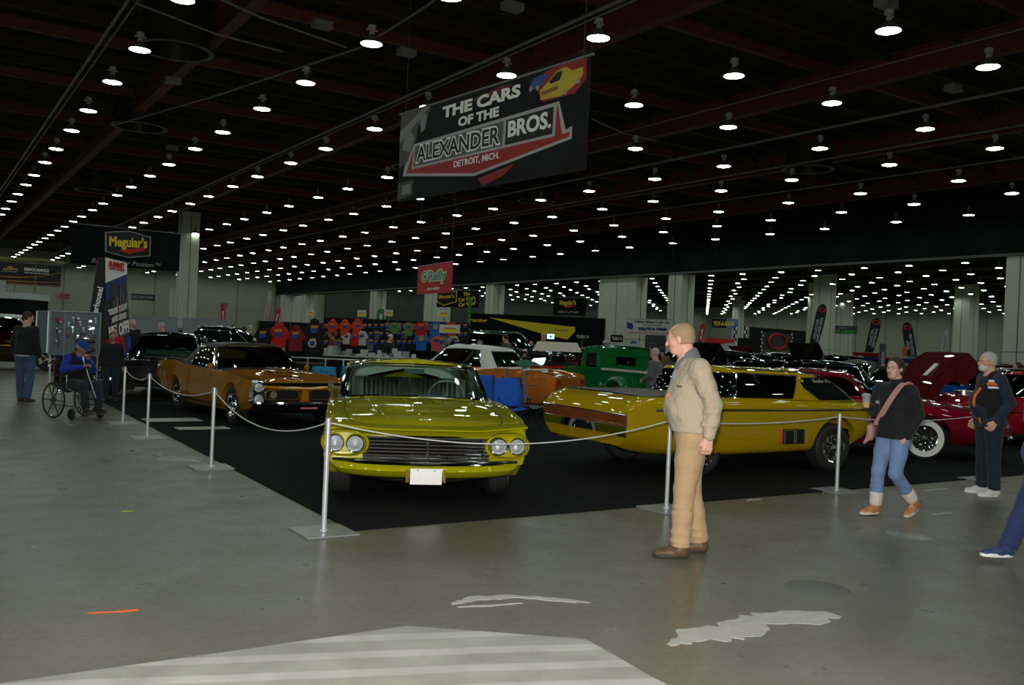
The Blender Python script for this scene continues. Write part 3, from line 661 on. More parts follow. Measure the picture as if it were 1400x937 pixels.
# ---------------------------------------------------------------- copper muscle car
copper = paint('copper_paint', (.33, .13, .004))
vinyl = mat('vinyl_roof', (.028, .03, .028), .5, bump=.35, bscale=220)
def copper_car():
    O = (5.33, 17.1); t = thing('car', 'copper gold muscle coupe with a black vinyl roof and split black grille', 'car', (*O, 0), radians(-85.5))
    S = [(2.33, [(.80, .46), (.87, .52), (.90, .61), (.895, .755), (.85, .752), (.45, .692), (0, .70)]),
         (2.0, [(.85, .30), (.93, .43), (.94, .60), (.91, .80), (.86, .80), (.45, .765), (0, .785)]),
         (1.46, [(.86, .24), (.935, .40), (.945, .60), (.905, .835), (.86, .84), (.45, .83), (0, .85)]),
         (.8, [(.86, .22), (.93, .39), (.94, .60), (.90, .86), (.84, .875), (.45, .905), (0, .915)]),
         (-.3, [(.86, .21), (.92, .37), (.92, .58), (.89, .855), (.84, .865), (.45, .87), (0, .87)]),
         (-1.0, [(.86, .21), (.93, .37), (.94, .58), (.915, .90), (.86, .905), (.45, .90), (0, .90)]),
         (-1.6, [(.86, .24), (.94, .40), (.955, .62), (.93, .945), (.86, .945), (.45, .93), (0, .93)]),
         (-2.3, [(.85, .28), (.93, .42), (.95, .62), (.93, .92), (.86, .915), (.45, .89), (0, .89)]),
         (-2.78, [(.78, .36), (.87, .48), (.90, .62), (.89, .84), (.82, .83), (.45, .82), (0, .82)])]
    b = body_mesh(S, arches=[(1.46, .38, .34), (-1.46, .36, .32)], cut=(-1.55, .5, .83), front_cap=2).build('body', [copper, black], t, smooth=35); bv = bvh_of(b)
    # nose shell: surround over and between two wide grille openings
    P = []
    for u in np.linspace(-1, 1, 61):
        y = u*.72; a = abs(y); zt = .70+.03*(a/.9); P.append([(2.2, y, zt+.02), (2.33, y, zt), (2.375, y, zt-.02), (2.385, y, zt-.045), (2.36, y, zt-.06), (2.3, y, zt-.06)])
    MB().grid(P).build('nose_panel', copper, t, smooth=50)
    MB().prism([(-.075, .46), (.075, .46), (.05, .66), (-.05, .66)], 'x', 2.28, 2.40).build('nose_divider', copper, t)
    for s in (-1, 1):
        q = []
        for k in range(36):
            a = 2*pi*k/36; q.append((s*.385+math.copysign(abs(cos(a))**.35*.30, cos(a)), .562+math.copysign(abs(sin(a))**.55*.088, sin(a))))
        MB().prism(q, 'x', 2.26, 2.30).build('grille_insert', black, t); MB().tube([(2.375, y, z) for y, z in q], .011, 6, closed=True).build('grille_surround', chrome, t)
        MB().tube([(2.36, y, z) for y, z in q], .014, 6, closed=True).build('grille_lip', copper, t)
        gi = MB()
        for k in range(6): gi.box((2.305, s*.385, .50+k*.025), (.01, .56, .004))
        gi.box((2.32, s*.37, .562), (.012, .008, .10)); gi.build('grille_mesh', darkgrey, t, smooth=0)
        fl_ = MB(); fl_.lathe([(.0, .03), (.06, .022), (.075, 0)], (2.31, s*.53, .565), 'x', 16); fl_.build('parking_lamp', mat('lamp_glass_dim', (.35, .33, .3), .15, .5, 1.), t)
        # stacked headlights at the fender ends
        m = MB(); ring = [(math.copysign(abs(cos(2*pi*k/32))**.7*.105, cos(2*pi*k/32)), math.copysign(abs(sin(2*pi*k/32))**.8*.20, sin(2*pi*k/32))) for k in range(33)]
        m.grid([[(2.33+dx, s*.80+d[0]*f, .595+d[1]*f) for d in ring] for f, dx in ((1.06, -.14), (1.04, .0), (1., .045), (.93, .05), (.9, .0))]); m.build('headlight_bezel', chrome, t, smooth=50)
        MB().prism([(s*.80+d[0]*.92, .595+d[1]*.92) for d in ring[:-1]], 'x', 2.27, 2.33).build('bezel_backing', darkgrey, t)
        for z in (.69, .50): lamp_round(t, 2.355, s*.80, z, .08)
        line_on(bv, 'hood_gap', [(2.28, s*.70, 0), (1.5, s*.80, 0), (.78, s*.78, 0)], .005, mat('gap_copper', (.03, .01, .001), .7), t, n=10)
        line_on(bv, 'fender_crease', [(2.2, s*.88, 0), (1.0, s*.875, 0), (.5, s*.87, 0)], .012, copper, t, n=10, off=-.004)
        line_on(bv, 'hood_crease', [(2.2, s*.10, 0), (1.6, s*.16, 0), (.9, s*.22, 0)], .014, copper, t, n=8, off=-.005)
        line_on(bv, 'wiper', [(.78, s*.06, 0), (.72, s*.55, 0)], .009, chrome, t, off=.02)
        line_on(bv, 'rocker_trim', [(1.0, 0, .29), (-1.0, 0, .29)], .018, chrome, t, axis='y+' if s > 0 else 'y-', n=8)
        for x in (.42, -.75): line_on(bv, 'door_gap', [(x, 0, .84), (x, 0, .3)], .004, mat('gap_copper'), t, axis='y+' if s > 0 else 'y-', n=8)
        # mirrors
        mm = MB(); mm.lathe([(0, -.05), (.035, -.045), (.05, 0), (.045, .02), (0, .02)], (.42, s*.93, .95), 'x', 12); mm.tube([(.42, s*.85, .86), (.42, s*.92, .93)], .008, 6); mm.build('door_mirror', copper, t)
        wheel(t, 1.46, s*.80, .34, .22, .195, 'chrome'); wheel(t, -1.46, s*.80, .34, .22, .195, 'chrome')
    letters('grille_letters', 'G T O', .20, .042, chrome, t, frame((2.33, .22, .57), (0, 1, 0), (0, 0, 1)), ex=.006, bold=.01)
    # twin scoop
    sc = MB()
    sc.grid([[(1.02+.02, y, .905+.0), (1.12, y, .93+.006*cos(y*6)), (1.34, y, .93), (1.48, y, .90), (1.6, y, .855)] for y in np.linspace(-.2, .2, 9)])
    sc.build('hood_scoop', copper, t, smooth=60)
    for s in (-1, 1): MB().box((1.50, s*.1, .895), (.05, .13, .03)).build('scoop_mouth', black, t, smooth=0)
    MB().tube([(2.50-.10*abs(u)**3, u*.93, .43) for u in np.linspace(-1, 1, 31)], .035, 8).build('bumper_blade', chrome, t)
    P = [[(2.49-.10*abs(u)**3, u*.93, .44), (2.52-.10*abs(u)**3, u*.93, .40), (2.50-.10*abs(u)**3, u*.92, .33), (2.42-.12*abs(u)**3, u*.9, .27), (2.3, u*.86, .26)] for u in np.linspace(-1, 1, 31)]
    MB().grid(P).build('front_bumper', mat('dark_bumper', (.02, .02, .022), .12, .7), t, smooth=50)
    MB().box((2.51, .03, .355), (.012, .3, .028)).build('front_plate', mat('plate_red', (.6, .15, .2), .4), t, smooth=0)
    MB().box((-.2, 0, .36), (4.3, 1.05, .25)).build('underbody', black, t, smooth=0)
    base = [(.72, 0, .925), (.64, .5, .91), (.40, .82, .87), (-.4, .86, .87), (-1.02, .845, .91), (-1.75, .66, .93), (-1.85, 0, .93)]
    top = [(.08, 0, 1.34), (.04, .46, 1.335), (-.12, .63, 1.32), (-.5, .66, 1.33), (-.88, .64, 1.315), (-1.2, .5, 1.29), (-1.28, 0, 1.295)]
    gm = glass('glass_dark_green', (.42, .6, .5), .2)
    greenhouse(t, base, top, [('windshield', 0, 1.85, .05, .94), ('side_window', 2.1, 3.75, .06, .88), ('rear_window', 5.2, 6, .1, .9)], vinyl, vinyl, gm, dome=.05, trim=chrome, frame_r=.013)
    ink = mat('black_vinyl_seat', (.03, .03, .03), .45)
    MB().box((-.5, 0, .42), (1.9, 1.6, .12)).build('cabin_floor', darkgrey, t, smooth=0)
    bench(t, -.45, 1.35, .5, .98, ink); bench(t, -1.3, 1.35, .5, .92, ink, split=False)
    MB().prism([(.68, .80), (.45, .92), (.25, .9), (.3, .62), (.7, .6)], 'y', -.76, .76).build('dashboard', darkgrey, t, smooth=0)
    steering_wheel(t, .2, .36, .92, .2, darkgrey); MB().box((.08, 0, 1.24), (.02, .24, .06)).build('rear_view_mirror', chrome, t, smooth=0)
copper_car()

# ---------------------------------------------------------------- gold cab-forward show pickup
gold = paint('gold_paint', (.40, .275, .002))
def gold_pickup():
    O = (9.7, 9.2); t = thing('pickup_truck', 'golden yellow futuristic cab-forward pickup with a grey bed cover and wooden tail panel', 'pickup truck', (*O, 0), radians(-4.9))
    S = [(-2.40, [(.80, .40), (.91, .47), (.985, .56), (.985, .80), (.95, .835), (.5, .85), (0, .85)]),
         (-2.30, [(.80, .36), (.92, .45), (.995, .58), (.998, .82), (.955, .93), (.5, .955), (0, .96)]),
         (-2.12, [(.78, .32), (.92, .43), (1.0, .60), (1.0, .83), (.94, 1.0), (.5, 1.005), (0, 1.005)]),
         (-1.6, [(.80, .28), (.93, .37), (.995, .60), (1.0, .83), (.93, 1.005), (.5, 1.005), (0, 1.005)]),
         (-.8, [(.84, .26), (.94, .33), (.985, .60), (.99, .84), (.92, 1.005), (.5, 1.0), (0, 1.0)]),
         (.6, [(.84, .28), (.94, .35), (.98, .60), (.985, .85), (.91, .985), (.5, .99), (0, .99)]),
         (1.4, [(.84, .32), (.93, .40), (.975, .60), (.98, .85), (.90, .975), (.5, .98), (0, .98)]),
         (1.75, [(.80, .40), (.90, .47), (.95, .62), (.955, .85), (.87, .965), (.5, .97), (0, .97)]),
         (1.98, [(.66, .46), (.78, .52), (.84, .64), (.85, .83), (.78, .90), (.45, .92), (0, .92)])]
    b = body_mesh(S, sharp=(), arches=[(1.17, .43, .33)], cut=(-.6, 1.6, .86)).build('body', gold, t, smooth=45); bv = bvh_of(b)
    dk = mat('gap_gold', (.03, .02, .001), .7)
    for s, ax in ((1, 'y+'), (-1, 'y-')):
        line_on(bv, 'belt_moulding', [(-2.0, 0, .845), (1.75, 0, .86)], .010, mat('dark_chrome'), t, axis=ax, n=30)
        line_on(bv, 'belt_bead', [(-2.0, 0, .862), (1.75, 0, .877)], .006, chrome, t, axis=ax, n=30)
        line_on(bv, 'side_crease', [(-1.8, 0, .70), (0, 0, .70), (.5, 0, .71), (.8, 0, .79), (1.2, 0, .83), (1.5, 0, .76), (1.8, 0, .74)], .012, gold, t, axis=ax, n=10, off=-.004)
        # side exhaust box
        e = MB(); e.box((.33, s*.985, .505), (.40, .06, .20)); o = e.build('side_vent', black, t); bvv = o.modifiers.new('b', 'BEVEL'); bvv.width = .025; bvv.segments = 3
        fr = MB()
        for (xa, xb) in ((.15, .32), (.35, .51)): fr.tube([(xa, s*1.017, .42), (xb, s*1.017, .42), (xb, s*1.017, .59), (xa, s*1.017, .59)], .007, 6, closed=True)
        for k in range(3): fr.tube([(.36, s*1.018, .46+k*.04), (.50, s*1.018, .46+k*.04)], .004, 5)
        fr.build('vent_trim', chrome, t)
        MB().box((.10, s*.985, .505), (.035, .04, .19)).build('vent_marker', mat('amber', (.5, .13, .01), .3), t)
        wheel(t, 1.17, s*.82, .335, .24, .205, 'wire'); wheel(t, -1.17, s*.80, .335, .25, .205, 'wire')
    # tail: wood band over a chrome band
    wood = mat('tail_wood', (.15, .04, .012), .35, coat=.6, var=.6, vscale=3)
    nt = wood.node_tree
    MB().prism([(-.97, .648), (.97, .648), (.97, .785), (-.97, .785)], 'x', -2.428, -2.39).build('tail_panel', wood, t, smooth=0)
    MB().tube([(-2.432, y, z) for y, z in ((-.975, .643), (.975, .643), (.975, .79), (-.975, .79))], .006, 5, closed=True).build('tail_panel_trim', chrome, t)
    MB().prism([(-.93, .535), (.93, .535), (.985, .60), (.985, .64), (-.985, .64), (-.985, .60)], 'x', -2.425, -2.385).build('chrome_band', mat('mirror_chrome', (.75, .77, .8), .03, 1.), t, smooth=0)
    letters('tail_letters', 'ALEXANDER BROS', .55, .028, chrome, t, frame((-2.431, -.62, .672), (0, -1, 0), (0, 0, 1)), ex=.003)
    MB().box((-2.43, -.93, .535), (.05, .10, .02)).build('tail_latch', black, t)
    cov = mat('bed_cover', (.095, .10, .095), .45, bump=.2, bscale=150)
    c = MB(); c.grid([[(x, y, 1.012+.012*cos(y*1.6)) for y in np.linspace(-.88, .88, 9)] for x in np.linspace(-2.12, -.94, 8)]); c.grid([[(x, s_*.88, 1.02), (x, s_*.90, .995)] for x in (-2.12, -.82) for s_ in (1,)]); 
    c.build('bed_cover', cov, t)
    for k in range(6): MB().tube([(-2.1+k*.2, -.88, 1.018), (-2.1+k*.2, 0, 1.028), (-2.1+k*.2, .88, 1.018)], .007, 5).build('cover_rib', cov, t)
    MB().tube([(-.8, -.90, 1.01), (-2.12, -.90, 1.01), (-2.16, -.86, 1.01), (-2.16, .86, 1.01), (-2.12, .90, 1.01), (-.8, .90, 1.01)], .011, 6).build('cover_rail', chrome, t)
    # cab: half perimeter listed by hand, glass in separate panes
    gk = glass('glass_smoke', (.16, .2, .19), .2)
    base = [(1.72, 0, .985), (1.68, .60, .985), (1.60, .90, .98), (.88, .915, .985), (.40, .915, .995), (-.64, .90, 1.0), (-.70, .7, 1.0), (-.72, 0, 1.005)]
    top = [(1.02, 0, 1.35), (1.0, .5, 1.345), (.92, .72, 1.33), (.72, .74, 1.35), (.60, .745, 1.35), (-.50, .74, 1.37), (-.58, .6, 1.365), (-.62, 0, 1.365)]
    greenhouse(t, base, top, [('windshield', 0, 1.85, .05, .94), ('quarter_window', 4.06, 4.98, .03, .9), ('rear_window', 5.02, 7, .03, .9)], gold, gold, gk, dome=.05, trim=chrome, frame_r=.009)
    # hexagonal door glass set into the cab side
    for s in (-1, 1):
        def P(x, z): return (x, s*(.915-(z-.985)*.49+.022*sin(pi*(z-.985)/.37)+.006), z)
        hexa = [(.60, 1.285), (1.02, 1.30), (1.16, 1.26), (1.50, 1.00), (.86, 1.0), (.60, 1.16), (.575, 1.22)]
        m = MB(); ctr = P(.95, 1.14); m.add([ctr]+[P(*h) for h in hexa], [(0, i+1, (i+1) % 7+1) for i in range(7)]); m.build('door_window', mat('black_glass', (.006, .008, .008), .03, 0, 1.), t, smooth=0)
        MB().tube([P(*h) for h in hexa], .009, 6, closed=True).build('door_window_trim', chrome, t)
        MB().tube([(1.66, s*.84, .99), (1.3, s*.79, 1.2), (1.0, s*.735, 1.345), (.6, s*.75, 1.375)], .012, 6).build('drip_rail', chrome, t)
        letters('window_script', 'Snake Pit', .34, .05, mat('script_grey', (.25, .25, .24), .5), t, frame(P(1.0, 1.255), (s*-1, 0, 0), (0, s*-.45, 1)) , ex=.001)
    MB().box((.2, 0, .5), (2.3, 1.66, .1)).build('cabin_floor', darkgrey, t, smooth=0)
    bench(t, .2, 1.3, .6, 1.12, mat('cream_seat', (.5, .5, .45), .5)); bench(t, -.5, 1.3, .6, 1.1, mat('maroon_seat', (.25, .02, .03), .5), split=False)
    MB().box((-.1, 0, .45), (3.9, 1.15, .2)).build('underbody', black, t, smooth=0)
gold_pickup()
# ---------------------------------------------------------------- implicit-surface modelling for people
class SDF:
    """smooth union of tapered capsules and ellipsoids, polygonised by surface nets"""
    def __init__(s, res): s.res = res; s.p = []; s.cuts = []
    def cone(s, a, b, ra, rb, k=.02, t=0, fl=None, neg=False): s.p.append(('c', np.array(a, float), np.array(b, float), ra, rb, k, t, fl, neg)); return s
    def chain(s, pts, rs, k=.02, t=0, fl=None):
        for i in range(len(pts)-1): s.cone(pts[i], pts[i+1], rs[i], rs[i+1], k, t, fl)
        return s
    def ell(s, c, r, k=.02, t=0, R=None, neg=False): s.p.append(('e', np.array(c, float), np.array(r, float), None if R is None else np.array(R), 0, k, t, None, neg)); return s
    def cut(s, p, n, rad=None): s.cuts.append((np.array(p, float), np.array(n, float)/np.linalg.norm(n), rad)); return s
    def mesh(s, name, mats, smooth=True):
        res = s.res; lo = np.full(3, 1e9); hi = -lo; bbs = []
        for q in s.p:
            if q[0] == 'c':
                r = max(q[3], q[4])*1.3; l = np.minimum(q[1], q[2])-r; h = np.maximum(q[1], q[2])+r
            else: r = q[2].max(); l = q[1]-r; h = q[1]+r
            m = q[5]+2.5*res; bbs.append((l-m, h+m))
            if not q[8]: lo = np.minimum(lo, l); hi = np.maximum(hi, h)
        lo -= 3*res; hi += 3*res; n = np.ceil((hi-lo)/res).astype(int)+1
        F = np.full(n, .2, np.float32); T = np.zeros(n, np.int8); M = np.full(n, 1e3, np.float32)
        for q, (l, h) in zip(s.p, bbs):
            i0 = np.clip(np.floor((l-lo)/res).astype(int), 0, n-1); i1 = np.clip(np.ceil((h-lo)/res).astype(int)+1, 1, n)
            if (i1 <= i0).any(): continue
            g = [(lo[d]+res*np.arange(i0[d], i1[d])).astype(np.float32) for d in range(3)]
            X = g[0][:, None, None]; Y = g[1][None, :, None]; Z = g[2][None, None, :]
            sl = tuple(slice(a, b) for a, b in zip(i0, i1))
            if q[0] == 'c':
                a, b, ra, rb = q[1], q[2], q[3], q[4]; d = b-a; L = max(d@d, 1e-9)
                t = np.clip(((X-a[0])*d[0]+(Y-a[1])*d[1]+(Z-a[2])*d[2])/L, 0, 1)
                ex, ey, ez = X-a[0]-t*d[0], Y-a[1]-t*d[1], Z-a[2]-t*d[2]
                if q[7] is not None:   # flatten: (unit axis, factor) squeezes thickness along axis
                    ax, f = q[7]; dd = ex*ax[0]+ey*ax[1]+ez*ax[2]; dist = np.sqrt(ex*ex+ey*ey+ez*ez+dd*dd*(1/f**2-1))
                else: dist = np.sqrt(ex*ex+ey*ey+ez*ez)
                D = dist-(ra+(rb-ra)*t)
            else:
                ex, ey, ez = X-q[1][0], Y-q[1][1], Z-q[1][2]; R = q[3]; r = q[2]
                if R is not None: ex, ey, ez = [ex*R[0][i]+ey*R[1][i]+ez*R[2][i] for i in range(3)]
                k0 = np.sqrt((ex/r[0])**2+(ey/r[1])**2+(ez/r[2])**2); k1 = np.sqrt((ex/r[0]**2)**2+(ey/r[1]**2)**2+(ez/r[2]**2)**2)+1e-9
                D = k0*(k0-1)/k1
            k = q[5]; f = F[sl]
            if q[8]: h_ = np.maximum(k-np.abs(f+D), 0)/k; F[sl] = np.maximum(f, -D)+h_*h_*k*.25; continue
            h_ = np.maximum(k-np.abs(f-D), 0)/k; F[sl] = np.minimum(f, D)-h_*h_*k*.25
            up = D < M[sl]; M[sl] = np.where(up, D, M[sl]); T[sl] = np.where(up, q[6], T[sl])
        ax = [(lo[d]+res*np.arange(n[d])).astype(np.float32) for d in range(3)]
        for p, nn, rad in s.cuts:
            P = (ax[0]-p[0])[:, None, None]*nn[0]+(ax[1]-p[1])[None, :, None]*nn[1]+(ax[2]-p[2])[None, None, :]*nn[2]
            if rad is not None: P = np.where(((ax[0]-p[0])**2)[:, None, None]+((ax[1]-p[1])**2)[None, :, None]+0*P < rad*rad, P, -1e3)
            F = np.maximum(F, P)
        S = F < 0; c = np.zeros(n-1, np.int8)
        for i in (0, 1):
            for j in (0, 1):
                for k in (0, 1): c += S[i:n[0]-1+i, j:n[1]-1+j, k:n[2]-1+k]
        act = (c > 0) & (c < 8); idx = -np.ones(n-1, int); I = np.argwhere(act); idx[act] = np.arange(len(I))
        acc = np.zeros((len(I), 3)); cnt = np.zeros(len(I))
        for d in range(3):
            o1, o2 = [x for x in range(3) if x != d]
            for a in (0, 1):
                for b in (0, 1):
                    p = I.copy(); p[:, o1] += a; p[:, o2] += b; q2 = p.copy(); q2[:, d] += 1
                    f0 = F[tuple(p.T)]; f1 = F[tuple(q2.T)]; x = (f0 < 0) != (f1 < 0); t = np.where(x, f0/(f0-f1+1e-12), 0)
                    pp = p.astype(float); pp[:, d] += t; acc[x] += pp[x]; cnt[x] += 1
        V = lo+res*acc/cnt[:, None]; faces = []
        for d in range(3):
            o1, o2 = (d+1) % 3, (d+2) % 3; sl0 = [slice(None)]*3; sl1 = [slice(None)]*3; sl0[d] = slice(0, n[d]-1); sl1[d] = slice(1, n[d])
            A = S[tuple(sl0)]; Bm = S[tuple(sl1)]; E = np.argwhere(A != Bm); E = E[(E[:, o1] > 0) & (E[:, o2] > 0) & (E[:, o1] < n[o1]-1) & (E[:, o2] < n[o2]-1)]
            if not len(E): continue
            q = []
            for a, b in ((1, 1), (0, 1), (0, 0), (1, 0)):
                p = E.copy(); p[:, o1] -= a; p[:, o2] -= b; q.append(idx[tuple(p.T)])
            q = np.stack(q, 1); fl = ~A[tuple(E.T)]; q[fl] = q[fl][:, ::-1]; q = q[(q >= 0).all(1)]; faces.append(q)
        Fc = np.concatenate(faces)
        me = bpy.data.meshes.new(name); me.vertices.add(len(V)); me.vertices.foreach_set('co', V.ravel())
        me.loops.add(Fc.size); me.loops.foreach_set('vertex_index', Fc.ravel()); me.polygons.add(len(Fc)); me.polygons.foreach_set('loop_start', np.arange(0, Fc.size, 4))
        if not isinstance(mats, (list, tuple)): mats = [mats]
        for m in mats: me.materials.append(m)
        if len(mats) > 1:
            vt = T[tuple(np.clip(np.round((V-lo)/res).astype(int), 0, n-1).T)]; me.polygons.foreach_set('material_index', np.clip(vt[Fc].max(1), 0, len(mats)-1).astype(np.int32))
        me.update(calc_edges=True); me.validate()
        me.shade_smooth()
        return me
    def build(s, name, mats, parent=None): return link(name, s.mesh(name, mats), parent)

def skin_mat(n, c): return mat('skin_'+n, c, .5, bump=.05, bscale=80, spec=.35)
V3 = lambda *a: np.array(a, float)
def lerp(a, b, t): return np.array(a)*(1-t)+np.array(b)*t
def unit(v): v = np.array(v, float); return v/(np.linalg.norm(v)+1e-9)
def hand(S, wrist, dirv, palm, curl=.5, k=.006, side=1, sc=1., t=0, thumb_out=.5):
    """palm and five bent fingers; dirv: wrist to knuckles, palm: palm normal, side: +1 puts the thumb at palm x dir"""
    d = unit(dirv); p = unit(np.array(palm)-d*np.dot(palm, d)); a = np.cross(p, d)*side; w_ = np.array(wrist)
    kn = w_+d*.085*sc
    for q in (-.028, -.010, .010, .026): S.cone(w_+d*.015*sc+a*q*.6*sc, kn+a*q*sc, .017*sc, .0125*sc, .012*sc, t)
    for q, L in ((.030, .072), (.010, .08), (-.011, .075), (-.030, .06)):
        b0 = kn+a*q*sc; ang = curl*.7; p1 = b0+(d*cos(ang)+p*sin(ang))*L*.45*sc; ang += curl*1.0; p2 = p1+(d*cos(ang)+p*sin(ang))*L*.33*sc; ang += curl*.7; p3 = p2+(d*cos(ang)+p*sin(ang))*L*.25*sc
        S.chain([b0, p1, p2, p3], [.0105*sc, .0095*sc, .0085*sc, .007*sc], k*sc, t)
    b0 = w_+d*.025*sc+a*.024*sc; p1 = b0+(d*.75+a*thumb_out+p*.35)*.04*sc; p2 = p1+(d*.85+a*thumb_out*.3+p*.5*curl)*.03*sc
    S.chain([b0, p1, p2], [.016*sc, .0115*sc, .009*sc], k*1.6*sc, t)
def head(S, c, yaw=0., pitch=0., h=.235, female=False, t=0, tl=1, jaw=1., eyes=True):
    """skull, jaw, nose, lips, ears, brow around centre c; face towards yaw; returns a local->world function"""
    cy, sy, cp, sp = cos(yaw), sin(yaw), cos(pitch), sin(pitch)
    R = np.array([[cy, -sy, 0], [sy, cy, 0], [0, 0, 1]]) @ np.array([[cp, 0, sp], [0, 1, 0], [-sp, 0, cp]]); s = h/.235
    W = lambda x, y, z: np.array(c)+R @ (np.array([x, y, z])*s)
    S.ell(W(-.008, 0, .028), (.098*s, .077*s, .088*s), .02, t, R)
    S.ell(W(.030, 0, -.035), (.062*s, .057*s*jaw, .075*s), .03, t, R)
    S.cone(W(.055, -.018, -.088), W(.055, .018, -.088), .026*s*jaw, .026*s*jaw, .03, t)
    S.cone(W(.078, -.028, .018), W(.078, .028, .018), .014*s, .014*s, .02, t)
    S.cone(W(.090, 0, .008), W(.112, 0, -.030), .008*s, .0135*s, .010, t)
    for y in (-1, 1):
        S.ell(W(.112 if 0 else .100, y*.010, -.034), (.010*s, .008*s, .007*s), .006, t, R)
        S.ell(W(.060, y*.040, -.022), (.022*s, .022*s, .02*s), .02, t, R)
        S.ell(W(-.005, y*.078, -.010), (.020*s, .009*s, .033*s), .006, t, R)
        S.ell(W(.086, y*.030, .0035), (.012*s, .014*s, .010*s), .008, t, R, neg=True)
    S.cone(W(.088, -.020, -.060), W(.088, .020, -.060), .0085*s, .0085*s, .006, tl)
    return W, R, s
def eyes(parent, W, R, s, brow, glasses=None, iris=(.05, .05, .06)):
    e = MB(); Rm = Matrix(R.tolist())
    for y in (-1, 1):
        e.ball(W(.072, y*.030, .003), .0125*s, 10, 8, 0); e.ball(W(.0805, y*.030, .003), .0055*s, 8, 6, 1)
    e.build('eyes', [mat('eye_white', (.7, .68, .66), .2), mat('iris%d' % int(iris[2]*100), iris, .2)], parent)
    b = MB()
    for y in (-1, 1): b.tube([W(.088, y*.014, .022), W(.090, y*.03, .028), W(.080, y*.048, .022)], [.003*s, .0038*s, .002*s], 6)
    b.build('eyebrows', brow, parent)
    if glasses:
        g = MB()
        for y in (-1, 1):
            g.tube([W(.106-.012*abs(cos(a)*.0+.0)-.006*(1+y*cos(a)) if False else .104, y*.033+.023*cos(a), .001+.016*sin(a)) for a in np.linspace(0, 2*pi, 16, endpoint=False)], .0022*s, 5, closed=True)
            g.tube([W(.104, y*.056, .006), W(.06, y*.076, .008), W(-.01, y*.084, .004)], .002*s, 5)
        g.tube([W(.104, -.010, .005), W(.107, 0, .007), W(.104, .010, .005)], .002*s, 5)
        g.build('glasses', glasses, parent)
def shoe(parent, heel, toe, m, sole, w=.048, h=.07, up=(0, 0, 1), name='shoe', res=.009, boot=0.):
    heel, toe = np.array(heel, float), np.array(toe, float); d = unit(toe-heel); L = np.linalg.norm(toe-heel); u = unit(np.array(up)-d*np.dot(up, d)); sd = np.cross(d, u)
    S = SDF(res); f = (u, .8)
    S.cone(heel+d*.035+u*.045, heel+d*L*.45+u*.045, w*.78, w*.85, .03, 0); S.cone(heel+d*L*.45+u*.038, toe-d*.045+u*.030, w*.92, w*.78, .04, 0, (u, .75))
    S.cone(heel+d*.04+u*.05, heel+d*.055+u*(.085+boot), w*.8, w*.86, .03, 0)
    S.cut(heel+u*.012, -u)
    o = S.build(name, [m], parent)
    K = 20; ring = []
    for i in range(K):
        a = 2*pi*i/K; x = cos(a); y = sin(a); px = L*.5+x*(L*.5); wd = w*(.92 if x < 0 else 1.02)
        ring.append(heel+d*(px)+sd*(math.copysign(abs(y)**.8, y)*wd))
    mb = MB()
    c = heel+d*L*.5; rows = []
    for f_, z in ((.0, 0), (.93, 0), (1, .006), (1, .024), (.95, .03), (0, .03)): rows.append([tuple(c+(r-c)*f_+u*z) for r in ring+[ring[0]]])
    mb.grid(rows); mb.build('sole', sole, o)
    return o
def rot2(v, a): return np.array([v[0]*cos(a)-v[1]*sin(a), v[0]*sin(a)+v[1]*cos(a), v[2]])
